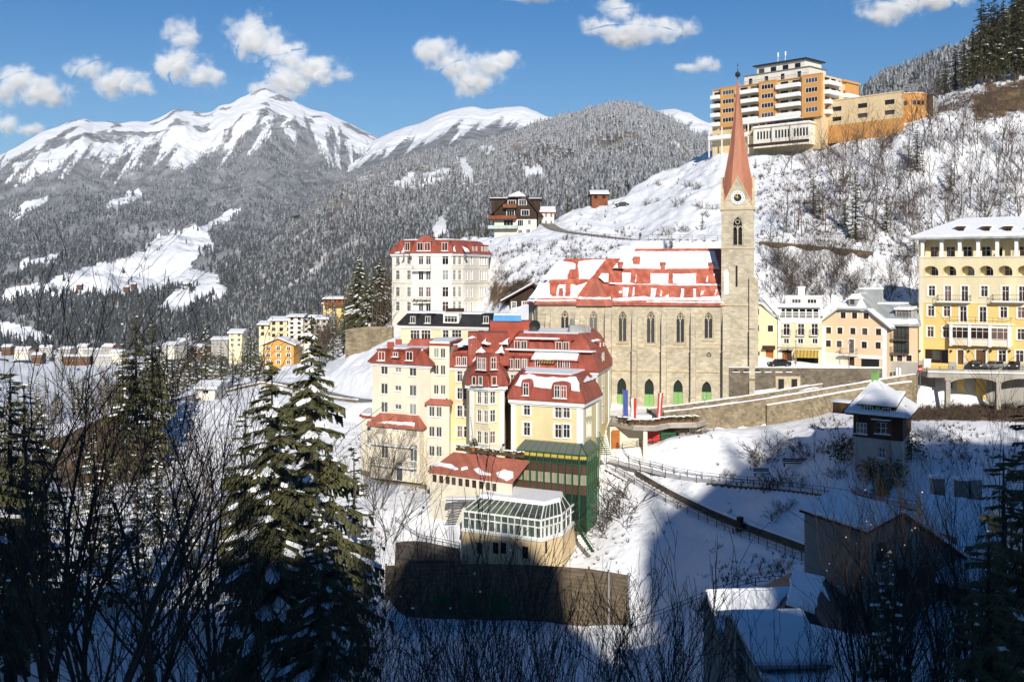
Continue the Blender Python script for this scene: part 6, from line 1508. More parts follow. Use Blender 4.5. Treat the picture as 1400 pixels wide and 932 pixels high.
 mb = MB(); mb.prism([p-V((0, 0, .3)) for p in c], c, 0); mb.poly([c[0], c[1], r1, r0]); mb.poly([c[2], c[3], r0, r1]); mb.poly([c[1], c[2], r1]); mb.poly([c[3], c[0], r0]); H.part('hip_roof', mb, 'grey_zinc')
 up_ = V((0, 0, .02))
 for i, pl in enumerate([[c[0], c[1], r1, r0], [c[3], c[0], r0], [c[1], c[2], r1]]):
  n = (pl[1]-pl[0]).cross(pl[2]-pl[0]).normalized(); snow_patch('snow_cover', [p+up_ for p in pl], n if n.z > 0 else -n, .38, H.root, 260+i, .10, .9)
 for px in (1315.3, 1350.3, 1380, 1413):
  n = (c[1]-c[0]).cross(r0-c[0]).normalized(); p = hit_plane(px, 314.2, c[0]+n*.3, n); mb = MB(); mb.box(p+V((0, .4, .1)), 1.25, 1.6, 1.0, f.rz); mb.box(p+V((0, .4, .68)), 1.6, 1.9, .16, f.rz, 1); H.part('dormer', mb, 'brown_wood', 'snow')
  fm, pm = win_mesh(.9, .7, **STY['brown']); q = p+V(f.n)*.78; o = link('window', fm, H.root, V((q.x, q.y, p.z-.25))+f.n*.12-H.root.location, f.rz); link('pane', pm, o)
 mb = MB(); p = r0+dd*9; mb.tube(p, p+V((0, 0, 2.4)), .04, .03, 4); mb.tube(p+V((-.5, 0, 2)), p+V((.5, 0, 2)), .02, .02, 3); H.part('aerial', mb, 'dark_metal')
 H.done()
right_hotel()

def pink_house():
 H = Bld('gabled_house', 1168, 188, zz(502, 188), 'pink gabled house with small square windows and snow along its roof edges', 'house', ('pink_plaster', 'pink_plaster', 'old_cream'))
 f0 = Wall(xy(1122.5, 192.2), xy(1212.5, 185.4), 0, 1); D = 13
 nb = -f0.n*D
 Bp = [xy(1122.5, 192.2), xy(1212.5, 185.4)]; Bp += [(Bp[1][0]+nb.x, Bp[1][1]+nb.y), (Bp[0][0]+nb.x, Bp[0][1]+nb.y)]
 ze = f0.uz(1124, 442)[1]; zt = f0.uz(1166, 424.5)[1]; zb = -22; ztop = zz(403.5, 189.5)
 ws = H.ring(Bp, zb, ze, 0); f = ws[0]
 ul, ur = f.uz(1147, 425)[0], f.uz(1188, 425)[0]; f.outer = [(0, zb), (f.L, zb), (f.L, ze), (ur, zt), (ul, zt), (0, ze)]
 z = f.uz(1133, 451.5)[1]
 Zr = [f.uz(1152.7, 431)[1], f.uz(1133, 451.5)[1], f.uz(1132.5, 469.5)[1], f.uz(1132.5, 491)[1]]
 Ux = lambda px, py: f.uz(px, py)[0]
 for px in (1152.7, 1168.3, 1184): win(H, f, Ux(px, 431), Zr[0], .95, 1.0, 'brown_trim')
 for px in (1132.8, 1148.3, 1166, 1182.3, 1201): win(H, f, Ux(px, 452), Zr[1], .95, 1.05, 'brown_trim')
 for px in (1132.5, 1147.3, 1181.5, 1200.5): win(H, f, Ux(px, 470), Zr[2], .95, 1.05, 'brown_trim')
 win(H, f, Ux(1164, 472), Zr[2]-.3, .9, 2.3, 'brown_trim', pane='curtain_glass')
 for px in (1132.8, 1148.2): win(H, f, Ux(px, 491), Zr[3], 1.0, 1.2, 'brown_trim', tw=.08)
 balcony(H, f, Ux(1151, 484), Ux(1173, 484), f.uz(1162, 484)[1], 1.3, 'rail', 1.0, .22)
 for a, b, y0, y1, nm, mt in ((1159.5, 1168, 488, 501, 'door', 'dark_wood'), (1177, 1202, 489.5, 501.5, 'garage_opening', 'black_paint')):
  ua, ub = Ux(a, 495), Ux(b, 495); z1, z0 = f.uz((a+b)/2, y0)[1], f.uz((a+b)/2, y1)[1]; f.holes.append([(ua, z0), (ub, z0), (ub, z1), (ua, z1)]); mb = MB(); stripbox(f, ua, ub, z0, z1, -.6, -.19, mb); H.part(nm, mb, mt)
 zb1 = f.uz(1135, 482.5)[1]; mb = MB(); stripbox(f, 0, Ux(1150.5, 484), zb1-.5, zb1, 0, .1, mb); stripbox(f, Ux(1173.5, 484), f.L, zb1-.7, zb1-.1, 0, .1, mb); H.part('white_band', mb, 'white_paint')

 for a in (0, f.L-.75): mb = MB(); stripbox(f, a, a+.75, zb, ze-.4, 0, .07, mb); H.part('quoin', mb, 'white_paint')
 mb = MB(); stripbox(f, .76, Ux(1158, 495), zb, zb1-.51, 0, .05, mb); H.part('plinth', mb, 'old_cream')
 # half-hipped roof
 o = .8; ex = .9; umid = (ul+ur)/2; q = lambda u, z, d=o: f.pt(u, z, d)
 sl = (zt-ze)/ul; el, er = q(-ex, ze-ex*sl), q(f.L+ex, ze-ex*(zt-ze)/(f.L-ur)); tl, tr = q(ul, zt+.1), q(ur, zt+.1); ap = f.pt(umid, ztop, -3.2); bk = nb+V((0, 0, 0)); apb = f.pt(umid, ztop, -D)
 kl = f.pt(ul, zt+.1, -D); kr = f.pt(ur, zt+.1, -D)
 mb = MB(); th = V((0, 0, .22))
 for a, b, c_, d_ in ((el, tl, kl, el+bk*1.0), (tr, er, er+bk, kr)): mb.prism([a, b, c_, d_], [p+th for p in (a, b, c_, d_)])
 for tri in ((tl, tr, ap), ): mb.prism(list(tri), [p+th for p in tri])
 for a in ((tl, ap, apb, kl), (ap, tr, kr, apb)): mb.prism(list(a), [p+th for p in a])
 H.part('roof', mb, 'grey_zinc')
 def snowon(pl, i, thick=.28, rag=.1):
  n = (pl[1]-pl[0]).cross(pl[2]-pl[0]).normalized(); n = -n if n.z < 0 else n; pl = pl if (pl[1]-pl[0]).cross(pl[2]-pl[0]).z > 0 else pl[::-1]
  snow_patch('snow_cover', [p+th+V((0, 0, .01)) for p in pl], n, thick, H.root, i, rag, .7)
 snowon([tl, tr, ap], 270); snowon([el, tl, tl+bk*.9, el+bk*.9], 271); snowon([tr, er, er+bk*.16, tr+bk*.16], 272); snowon([tl, ap, apb, kl], 273)
 p = f.pt(umid, 0, .2); mb = MB(); zc = zz(413.5, 188.5); mb.box(f.pt(umid, zc, -.4), 1.3, 2.2, 1.3, f.rz); mb.prism([f.pt(umid-.9, zc+.6, .9), f.pt(umid+.9, zc+.6, .9), f.pt(umid, zc+1.5, .9)], [f.pt(umid-.9, zc+.6, -3), f.pt(umid+.9, zc+.6, -3), f.pt(umid, zc+1.5, -3)], 1); H.part('dormer', mb, 'grey_zinc', 'snow')
 fm, pm = win_mesh(.7, .8, **STY['brown']); o_ = link('window', fm, H.root, f.pt(umid, zc-.3, .86)-H.root.location, f.rz); link('pane', pm, o_)
 mb = MB(); mb.box(f.pt(umid+.3, zz(405, 196), -8), 3.6, 2.4, 2.6, f.rz); H.part('roof_house', mb, 'grey_zinc'); flat_snow(H.root, [(v.x, v.y) for v in (f.pt(umid-1.6, 0, -6.7), f.pt(umid+2.2, 0, -6.7), f.pt(umid+2.2, 0, -9.3), f.pt(umid-1.6, 0, -9.3))], zz(405, 196)+1.3, .25, 275)
 mb = MB(); c = P(1190, 412, 196); mb.box(c, 1.2, 1.2, 4.5); mb.box(c+V((0, 0, 2.35)), 1.4, 1.4, .3, 0, 1); H.part('chimney', mb, 'grey_plaster', 'snow')
 H.done()
pink_house()

def side_house():
 H = Bld('side_house', 1234, 186, zz(503, 186), 'narrow pink house with two glazed balconies beside the yellow hotel', 'house', ('pink_plaster', 'grey_plaster'))
 Bp = [xy(1212.5, 187.2), xy(1254.5, 184.4), xy(1256, 197), xy(1213, 198)]; ze = zz(444, 186); f = H.ring(Bp, -22, ze, 0)[0]
 for py, zc in ((455, 0), (473.5, 0)):
  u, z = f.uz(1232, py); win(H, f, u, z, 2.6, 2.2, 'dark', mull=3, pane='light_glass'); balcony(H, f, f.uz(1219, py)[0], f.uz(1243, py)[0], z-1.1, .9, 'rail', 1.0, .15, railmat='dark_metal', material='dark_trim')
 for px in (1217.8, 1230, 1242.7): wp(H, f, px, 489.5, .95, 1.0, 'brown_trim', tw=.12)
 mb = MB(); stripbox(f, 0, f.L, -22, f.uz(1230, 494.5)[1], 0, .08, mb); H.part('plinth', mb, 'grey_plaster')
 zt = zz(415.5, 193); mb = MB(); e = offset(Bp, .5); mb.prism(loop3(e, ze-.2), loop3(e, ze+.02)); mb.prism(loop3(offset(Bp, .48), ze+.02), loop3([(Bp[0][0]+.1, Bp[0][1]+5.5), (Bp[1][0]-1.2, Bp[1][1]+5.5), Bp[2], Bp[3]], zt), cap_a=False); H.part('roof', mb, 'grey_zinc')
 dormer(H, f, 1233.5, 430.5, 2.3, 1.3, 3.0, 'brown', 'flat', 'grey_zinc', inset=1.2, winkw=dict(mull=3), oh=.3)
 u, z = f.uz(1233.5, 423.5); snow_patch('snow_patch', [f.pt(u-1.6, z, -.8), f.pt(u+1.6, z, -.8), f.pt(u+1.6, z+.3, -3.5), f.pt(u-1.6, z+.3, -3.5)], V((0, -.1, 1)), .3, H.root, 280, .1, .5)
 a, b = f.pt(-.4, ze+.1, .45), f.pt(f.L+.4, ze+.1, .45); t = V((0, 1.1, .85)); snow_patch('snow_patch', [a, b, b+t, a+t], V((0, -.6, .8)), .22, H.root, 281, .2, .5)
 flat_snow(H.root, [(Bp[0][0]+.1, Bp[0][1]+5.5), (Bp[1][0]-1.2, Bp[1][1]+5.5), Bp[2], Bp[3]], zt, .3, 282)
 H.done()
side_house()

def shop_house():
 H = Bld('shop_house', 1093, 190, zz(499, 190), 'cream house with a glazed roof terrace and a striped awning over its shop', 'house', ('cream_plaster', 'pale_yellow_plaster'))
 Bp = [xy(1063.5, 191.8), xy(1123.5, 189.3), xy(1125, 203), xy(1064, 205)]; zt = zz(434.5, 190.5); f = H.ring(Bp, -22, zt, 1)[0]
 for px in (1075.2, 1095, 1113.6): wp(H, f, px, 450.5, 1.1, 2.0, 'std', tw=.12, pane='curtain_glass'); balcony(H, f, f.uz(px-5.8, 458)[0], f.uz(px+5.8, 458)[0], f.uz(px, 458.3)[1], .6, 'rail', .95, .12, railmat='dark_metal')
 for px in (1075, 1094.3, 1114): wp(H, f, px, 466.3, .95, .95, 'std', tw=.14, trans=())
 mb = MB(); stripbox(f, 0, f.L, zt-.9, zt, 0, .12, mb); stripbox(f, .05, .5, -22, zt-.92, 0, .1, mb); H.part('frieze', mb, 'white_paint')
 mb = MB(); z = f.uz(1080, 474.5)[1]; stripbox(f, 0, f.L, z-.15, z+.15, 0, .2, mb); H.part('string_course', mb, 'sand_trim')
 for a, b, y0, y1, nm, mt in ((1069.5, 1082.5, 478.5, 496.5, 'entrance', 'dark_wood'), (1089, 1119, 487, 499, 'shop_window', 'window_glass')):
  ua, ub = f.uz(a, 490)[0], f.uz(b, 490)[0]; z1, z0 = f.uz((a+b)/2, y0)[1], f.uz((a+b)/2, y1)[1]; f.holes.append([(ua, z0), (ub, z0), (ub, z1), (ua, z1)]); mb = MB(); stripbox(f, ua, ub, z0, z1, -.5, -.2, mb)
  if nm == 'entrance': stripbox(f, ua+.15, ua+.7, z0, z1-.3, -.19, -.12, mb, 1)
  H.part(nm, mb, mt, 'rust_door')
 mb = MB(); ua, ub = f.uz(1067, 477)[0], f.uz(1085, 477)[0]; z = f.uz(1075, 477.3)[1]; mb.box(f.pt((ua+ub)/2, z, .5), ub-ua, 1.0, .18, f.rz); H.part('porch_roof', mb, 'grey_plaster')
 mb = MB(); ua, ub = f.uz(1086.5, 480)[0], f.uz(1119.3, 480)[0]; z1, z0 = f.uz(1102, 478.3)[1], f.uz(1102, 487.3)[1]; n = 14
 for k in range(n):
  a, b = ua+(ub-ua)*k/n, ua+(ub-ua)*(k+1)/n; mb.prism([f.pt(a, z1, .02), f.pt(b, z1, .02), f.pt(b, z0+.2, 1.3), f.pt(a, z0+.2, 1.3)], [f.pt(a, z1-.04, .02), f.pt(b, z1-.04, .02), f.pt(b, z0+.16, 1.3), f.pt(a, z0+.16, 1.3)], k % 2); mb.prism([f.pt(a, z0+.2, 1.3), f.pt(b, z0+.2, 1.3), f.pt(b, z0-.12, 1.31), f.pt(a, z0-.12, 1.31)], [f.pt(a, z0+.2, 1.27), f.pt(b, z0+.2, 1.27), f.pt(b, z0-.12, 1.28), f.pt(a, z0-.12, 1.28)], k % 2)
 H.part('awning', mb, 'yellow_stripe', 'ochre_stripe')
 # glazed roof terrace
 g = Wall((f.pt(.1, 0, -.6).x, f.pt(.1, 0, -.6).y), (f.pt(f.L-.4, 0, -.6).x, f.pt(f.L-.4, 0, -.6).y), zt, zz(420.5, 191)); mb = MB(); zr = zz(420.5, 191)
 mb.box(f.pt(f.L/2, (zt+zr)/2, -4.2), f.L-1, 6, zr-zt, f.rz); H.part('terrace_room', mb, 'window_glass')
 n = 6
 for k in range(n+1):
  m2 = MB(); u = min(max(g.L*k/n, .1), g.L-.1); m2.box(g.pt(u, (zt+zr)/2, 0), .2, .2, zr-zt, g.rz); H.part('post', m2, 'white_paint')
 m2 = MB(); stripbox(g, 0, g.L, zt+.95, zt+1.05, -.05, .05, m2); stripbox(g, 0, g.L, zt+.5, zt+.56, -.03, .03, m2); stripbox(g, 0, g.L, zr-.25, zr+.05, -.12, .12, m2)
 for k in range(40): u = g.L*k/40; stripbox(g, u, u+.05, zt, zt+.95, -.02, .02, m2)
 H.part('terrace_railing', m2, 'white_paint')
 top = [(v.x, v.y) for v in (f.pt(-.3, 0, .2), f.pt(f.L+.2, 0, .2), f.pt(f.L+.2, 0, -12), f.pt(-.3, 0, -12))]; mb = MB(); mb.prism(loop3(top, zr+.05), loop3(top, zr+.25)); H.part('roof', mb, 'white_paint'); flat_snow(H.root, top, zr+.25, .4, 290)
 mb = MB(); c = f.pt(f.L*.55, zr+.9, -6); mb.box(c, f.L*.85, 4, 1.7, f.rz); H.part('roof_house', mb, 'white_plaster'); flat_snow(H.root, [(v.x, v.y) for v in (f.pt(f.L*.1, 0, -3.8), f.pt(f.L, 0, -3.8), f.pt(f.L, 0, -8.2), f.pt(f.L*.1, 0, -8.2))], zr+1.75, .3, 291)
 q = Wall((f.pt(f.L*.12, 0, -3.95).x, f.pt(f.L*.12, 0, -3.95).y), (f.pt(f.L*.98, 0, -3.95).x, f.pt(f.L*.98, 0, -3.95).y), 0, 1)
 win(H, q, q.L*.72, zr+1.05, 1.6, .8, 'green', hole=False, depth=.1); win(H, q, q.L*.3, zr+1.05, 1.6, .8, 'green', hole=False, depth=.1)
 mb = MB(); mb.box(f.pt(f.L*.45, zr+2.6, -6), 1.2, 1.2, 1.6); mb.box(f.pt(f.L*.45, zr+3.5, -6), 1.4, 1.4, .25, 0, 1); H.part('chimney', mb, 'white_plaster', 'snow')
 H.done()
mat('ochre_stripe', (0.36, 0.22, 0.05), var=.1)
shop_house()

def corner_house():
 H = Bld('corner_house', 1047, 192, zz(499, 192), 'small yellow house with a grey sloping roof squeezed between church tower and shop', 'house', ('pale_yellow_plaster',))
 Bp = [xy(1030, 193), xy(1063.3, 192), xy(1064, 205), xy(1031, 205)]; f0 = Wall(Bp[0], Bp[1], 0, 1); ze = zz(437, 192); zh = zz(416.5, 192.3); f = H.ring(Bp, -22, ze, 0)[0]; uh = f.uz(1041, 418)[0]
 f.outer = [(0, -22), (f.L, -22), (f.L, ze), (uh, zh), (0, zh)]
 for px, py in ((1053.3, 449), (1034.5, 426), (1034.5, 448.5)): wp(H, f, px, py, .9, 1.05, 'brown_trim', tw=.1)
 for a, b, y0, y1, mt in ((1047, 1057.5, 477.5, 493.5, 'rust_door'), (1033.3, 1038.5, 480, 496, 'dark_wood')):
  ua, ub = f.uz(a, 485)[0], f.uz(b, 485)[0]; z1, z0 = f.uz(a, y0)[1], f.uz(a, y1)[1]; f.holes.append([(ua, z0), (ub, z0), (ub, z1), (ua, z1)]); mb = MB(); stripbox(f, ua, ub, z0, z1, -.4, -.19, mb)
  for k in range(1, 4): stripbox(f, ua+(ub-ua)*k/4-.02, ua+(ub-ua)*k/4+.02, z0, z1, -.19, -.17, mb)
  H.part('door', mb, mt)
 mb = MB(); ua, ub = f.uz(1042.5, 474)[0], f.uz(1060, 474)[0]; z = f.uz(1050, 475)[1]; mb.prism([f.pt(ua, z-.3, 1.0), f.pt(ub, z-.3, 1.0), f.pt(ub, z+.2, 0.01), f.pt(ua, z+.2, .01)], [f.pt(ua, z-.15, 1.0), f.pt(ub, z-.15, 1.0), f.pt(ub, z+.35, 0.01), f.pt(ua, z+.35, .01)]); H.part('porch_roof', mb, 'dark_wood')
 mb = MB(); b_ = V((0, 12, 3.0)); th = V((0, 0, .2)); pl = [f.pt(-.2, zh, .5), f.pt(uh, zh, .5), f.pt(f.L+.5, ze-.15, .5)]
 for a, b in zip(pl[:-1], pl[1:]): mb.prism([a, b, b+b_, a+b_], [p+th for p in (a, b, b+b_, a+b_)])
 H.part('roof', mb, 'grey_zinc')
 snow_patch('snow_cover', [pl[0]+th, pl[1]+th, pl[2].lerp(pl[1], .4)+th, pl[2].lerp(pl[1], .5)+b_+th, pl[1]+b_+th, pl[0]+b_+th], V((0, 0, 1)), .25, H.root, 295, .2, .7)
 H.done()
corner_house()

# ------------------------------------------------------------ orange apartment hotel on the hill
def hill_hotel():
 H = Bld('apartment_hotel', 1060, 330, zz(185, 330), 'orange and cream apartment hotel with white balconies and a grey penthouse high on the hill', 'hotel', ('peach_plaster', 'orange_plaster', 'white_plaster'))
 A, B, C = xy(974, 341), xy(1125.5, 313.0), xy(1172, 326.5)
 Bp = [A, B, C, (C[0]-3, C[1]+14), (A[0]+12, A[1]+20)]; zt = zz(106.5, 318); zt_l = zt; zb = zz(215, 335); w = H.ring(Bp, zb, zt, 0); f, s = w[0], w[1]
 Ux = lambda px: f.uz(px, 140)[0]; fl = [f.uz(1112, y)[1] for y in (110.3, 123.3, 136.6, 150.2)]
 dz = fl[0]-fl[1]
 # projecting orange window columns
 for a, b, wx in ((987.5, 1008.5, 4.2), (1040, 1063, 4.2), (1098.5, 1125, 3.9)):
  ua, ub = Ux(a), Ux(b); q = Wall((f.pt(ua, 0, .9).x, f.pt(ua, 0, .9).y), (f.pt(ub, 0, .9).x, f.pt(ub, 0, .9).y), fl[3]-2.2, zt+.25, 1); H.walls.append(q)
  for uu, sgn in ((ua, 0), (ub, 1)):
   p0, p1 = f.pt(uu, 0, 0), f.pt(uu, 0, .9); H.walls.append(Wall((p0.x, p0.y), (p1.x, p1.y), fl[3]-2.2, zt+.25, 1) if sgn == 0 else Wall((p1.x, p1.y), (p0.x, p0.y), fl[3]-2.2, zt+.25, 1))
  mb = MB(); mb.poly([f.pt(ua, zt+.25, .9), f.pt(ub, zt+.25, .9), f.pt(ub, zt+.25, 0), f.pt(ua, zt+.25, 0)]); mb.poly([f.pt(ua, fl[3]-2.2, 0), f.pt(ub, fl[3]-2.2, 0), f.pt(ub, fl[3]-2.2, .9), f.pt(ua, fl[3]-2.2, .9)]); stripbox(f, ua-.1, ub+.1, zt+.255, zt+.45, -.2, 1.0, mb); H.part('bay_cap', mb, 'orange_plaster')
  for z in fl: win(H, q, q.L/2, z, min(wx, q.L-.6), 1.35, 'four', pane='window_glass', sill=False, depth=.12)
 # balcony stacks
 def stack(wall, ua, ub, zs, depth, win_=True):
  for z in zs:
   m2 = MB(); m2.box(wall.pt((ua+ub)/2, z-1.2, depth/2), ub-ua, depth, .2, wall.rz); m2.box(wall.pt((ua+ub)/2, z-.62, depth-.06), ub-ua, .12, 1.0, wall.rz); m2.box(wall.pt(ua+.06, z-.62, depth/2-.07), .12, depth-.14, .99, wall.rz); m2.box(wall.pt(ub-.06, z-.62, depth/2-.07), .12, depth-.14, .99, wall.rz); H.part('balcony', m2, 'white_paint')
   n = max(1, round((ub-ua)/4.5))
   for k in range(n): win(H, wall, ua+(ub-ua)*(k+.5)/n, z-.1, min(2.6, (ub-ua)/n-.8), 2.0, 'dark', pane='curtain_glass', sill=False)
 stack(f, Ux(1064.5), Ux(1096.5), fl[:4], 1.7); stack(f, Ux(1010), Ux(1038.5), fl[:4], 1.7); stack(f, .3, Ux(986.5), [z-.3 for z in fl], 1.6)
 stack(s, .4, s.uz(1144, 140)[0], [z-.15 for z in fl], 1.5)
 stack(s, s.uz(1152, 140)[0], s.L-1.5, fl[1:3], 1.6)
 for z in fl[:4]: win(H, s, s.uz(1148, 140)[0], z, 1.2, 1.2, 'dark', sill=False, mull=1)
 mb = MB(); stripbox(s, s.uz(1155, 140)[0], s.L, zb, zt-.6, -.01, .5, mb); H.part('side_tower', mb, 'orange_plaster')
 mb = MB(); stripbox(s, s.uz(1150, 110)[0], s.L+.4, zt-.8, zt-.2, -6, .9, mb); H.part('side_roof', mb, 'orange_plaster')
 # long lower balconies and ground floor
 z5 = f.uz(1097, 158)[1]; mb = MB(); ua, ub = Ux(1009), Ux(1098); stripbox(f, ua, ub, z5-.6, z5+.55, 1.5, 1.65, mb); stripbox(f, ua, ub, z5-.8, z5-.6, 0, 1.65, mb); H.part('balcony', mb, 'white_paint')
 for k in range(9): win(H, f, ua+(ub-ua)*(k+.5)/9, z5-1.9, 1.9, 1.8, 'dark', sill=False, pane='curtain_glass')
 mb = MB(); ua, ub = .2, Ux(1030); stripbox(f, ua, ub, z5-4.4, z5-3.4, 2.5, 2.65, mb); stripbox(f, ua, ub, z5-4.6, z5-4.4, 0, 2.65, mb); H.part('balcony', mb, 'white_paint')
 for k in range(4): mb = MB(); u = .5+k*(ub-ua)/3.1; mb.box(f.pt(u, z5-5.5, 2.4), .3, .3, 9, f.rz); H.part('pillar', mb, 'white_plaster')
 # penthouse
 for (a, b, y0, y1, dp, nw) in ((1015, 1104, 117, 103.5, -1.0, 4), (1027, 1093, 105.5, 92.0, -3.0, 4)):
  ua, ub = Ux(a), Ux(b); zz1 = zt+(.3 if nw and dp > -2 else 3.3); q0, q1 = f.pt(ua, 0, dp), f.pt(ub, 0, dp); e0, e1 = f.pt(ub, 0, dp-9), f.pt(ua, 0, dp-9)
  poly = [(p.x, p.y) for p in (q0, q1, e0, e1)]; ww = H.ring(poly, zt-.2 if dp > -2 else zt+2.9, zt+3.0 if dp > -2 else zt+5.9, 2)
  for k in range(4): win(H, ww[0], ww[0].L*(k+.4)/4, (zt+1.4) if dp > -2 else zt+4.3, 1.3 if dp > -2 else 2.0, 1.7, 'dark', sill=False, mull=1)
  mb = MB(); mb.prism(loop3(offset(poly, .9 if dp < -2 else .2), ww[0].z1), loop3(offset(poly, .9 if dp < -2 else .2), ww[0].z1+.35)); H.part('penthouse_roof', mb, 'dark_metal' if dp < -2 else 'grey_metal')
  rl = MB()
  if dp > -2:
   pl = [f.pt(ua-.4, zt+1.2, .6), f.pt(ub+.2, zt+1.2, .6)]; rl.tube(pl[0], pl[1], .06, .06, 4); rl.tube(pl[0]-V((0, 0, .5)), pl[1]-V((0, 0, .5)), .04, .04, 4)
   for k in range(24): p = pl[0].lerp(pl[1], k/23); rl.tube(p, p-V((0, 0, 1.1)), .04, .04, 4)
   H.part('roof_railing', rl, 'grey_metal')
 for px in (1052, 1062): mb = MB(); p = f.pt(Ux(px), zt+6.2, -4.5); mb.tube(p, p+V((0, 0, 3.2)), .1, .08, 5); mb.box(p+V((0, -.2, 2.6)), .35, .3, 1.3); H.part('antenna', mb, 'white_paint')
 mb = MB(); ua, ub = .1, Ux(1097); stripbox(f, ua, ub, zt+.002, zt+.3, -.5, .25, mb); H.part('parapet', mb, 'orange_plaster')
 H.done()
 # white pavilion in front
 G = Bld('pavilion', 1075, 319, zz(192, 319), 'low white glazed pavilion with a terrace rail at the foot of the orange hotel', 'pavilion', ('white_plaster',))
 Bq = [xy(1030, 325), xy(1106, 312), xy(1122, 318), xy(1120, 330), xy(1035, 335)]; zt = zz(172.5, 319); w = G.ring(Bq, zz(200, 318), zt, 0)
 for (a, b) in ((1034, 1055), (1058.5, 1080), (1084, 1105)):
  n = 5
  for k in range(n): px = a+(b-a)*(k+.5)/n; u, z = w[0].uz(px, 186-(px-1034)*.09); win(G, w[0], u, z, .75, 2.4, 'single', sill=False)
 mb = MB(); mb.prism(loop3(offset(Bq, .4), zt), loop3(offset(Bq, .4), zt+.4)); G.part('roof', mb, 'white_plaster'); flat_snow(G.root, offset(Bq, .2), zt+.4, .3, 301)
 for k in range(1, 3): mb = MB(); u = w[0].L*k/3; stripbox(w[0], u-.15, u+.15, zt-5, zt, 0, .15, mb); G.part('pilaster', mb, 'grey_metal')
 mb = MB(); q = [f_ for f_ in (w[0].pt(0, zt+1.7, -3), w[0].pt(w[0].L, zt+1.7, -3))]; mb.tube(q[0], q[1], .06, .06, 4); mb.box(w[0].pt(w[0].L*.6, zt+1, -3.2), w[0].L*.75, .1, 1.1, w[0].rz); G.part('terrace_rail', mb, 'dark_metal')
 mb = MB(); stripbox(w[0], -.5, w[0].L*1.05, zt-5.6, zt-4.8, 1.5, 2.1, mb); G.part('terrace_wall', mb, 'dark_wood')
 G.done()
 # beige garage block and its round orange end
 K = Bld('garage_block', 1180, 305, zz(165, 305), 'beige block with dark slot windows on an orange base beside the apartment hotel', 'garage', ('peach_plaster', 'orange_plaster'))
 Bk = [xy(1131, 315), xy(1234, 297.5), xy(1240, 312), xy(1140, 328)]; zt = zz(139.5, 315); zm = zz(172.5, 315); w = K.ring(Bk, zz(195, 312), zm, 1); w2 = K.ring(Bk, zm+.003, zt, 0); f = w2[0]
 for px, py in ((1144, 149), (1179, 144.6), (1216, 139.7)):
  u, z = f.uz(px, py); win(K, f, u, z, 3.0, 1.3, 'dark', sill=False, mull=0, pane='window_glass', depth=.4)
 for px, py in ((1144, 162.7), (1179, 158), (1216, 153.8)):
  u, z = f.uz(px, py); win(K, f, u, z, 3.0, 1.2, 'dark', sill=False, mull=0, pane='window_glass', depth=.4)
 mb = MB(); mb.prism(loop3(offset(Bk, .15), zt), loop3(offset(Bk, .15), zt+.25)); K.part('roof', mb, 'peach_plaster'); flat_snow(K.root, offset(Bk, -.2), zt+.25, .15, 303)
 K.done()
 R_ = Bld('round_tower', 1250, 301, zz(150, 301), 'round orange end building with a curved band of dark windows', 'building', ('orange_plaster',))
 c = V((*xy(1247, 303), 0)); r = 3.9; n = 20; poly = [(c.x+r*math.cos(2*math.pi*k/n), c.y+r*.9*math.sin(2*math.pi*k/n)) for k in range(n)]; zt = zz(128.7, 300); w = R_.ring(poly, zz(175, 300), zt, 0)
 for k in (10, 11, 12, 14, 15, 16, 18): win(R_, w[k], w[k].L/2, zt-2.4, 1.0, 1.2, 'dark', sill=False, mull=0)
 mb = MB(); mb.prism(loop3(offset(poly, .15), zt), loop3(offset(poly, .15), zt+.3)); R_.part('roof', mb, 'orange_plaster'); flat_snow(R_.root, offset(poly, 0), zt+.3, .2, 304)
 R_.done()
 S = Bld('grey_shed', 1270, 303, zz(150, 303), 'small grey shed standing right of the round orange building', 'shed', ('grey_plaster',)); q = [xy(1266, 304), xy(1276, 300), xy(1282, 305), xy(1272, 309)]; zt = zz(131.8, 302); S.ring(q, zz(170, 302), zt, 0); mb = MB(); mb.prism(loop3(offset(q, .2), zt), loop3(offset(q, .2), zt+.25)); S.part('roof', mb, 'dark_metal'); mb = MB(); ww = Wall(q[1], q[2], 0, 1); stripbox(ww, .3, .8, zt-4.5, zt-.3, 0, .05, mb); S.part('door', mb, 'white_paint'); S.done()
hill_hotel()


# ------------------------------------------------------------ chalets and villas
def gable_roof(H, f, u0, u1, ze, uz_, zr, d0, d1, mt, snow=True, th=.25, seed=0, eo=.7):
 """two roof slabs over a gable front: ridge runs back from the wall"""
 e0, e1 = ze if isinstance(ze, tuple) else (ze, ze); sl0 = (zr-e0)/(uz_-u0); sl1 = (zr-e1)/(u1-uz_); pl = [(u0-eo, e0-eo*sl0), (uz_, zr), (u1+eo, e1-eo*sl1)]
 for i, (a, b) in enumerate(zip(pl[:-1], pl[1:])):
  q = [f.pt(*a, d0), f.pt(*b, d0), f.pt(*b, -d1), f.pt(*a, -d1)]; mb = MB(); mb.prism(q, [p+V((0, 0, th)) for p in q]); H.part('roof', mb, mt)
  if snow:
   n = (q[1]-q[0]).cross(q[2]-q[0]).normalized(); n = -n if n.z < 0 else n; q2 = q if (q[1]-q[0]).cross(q[2]-q[0]).z > 0 else q[::-1]
   snow_patch('snow_cover', [p+V((0, 0, th+.01)) for p in q2], n, .35, H.root, 400+seed+i, .1, .8)
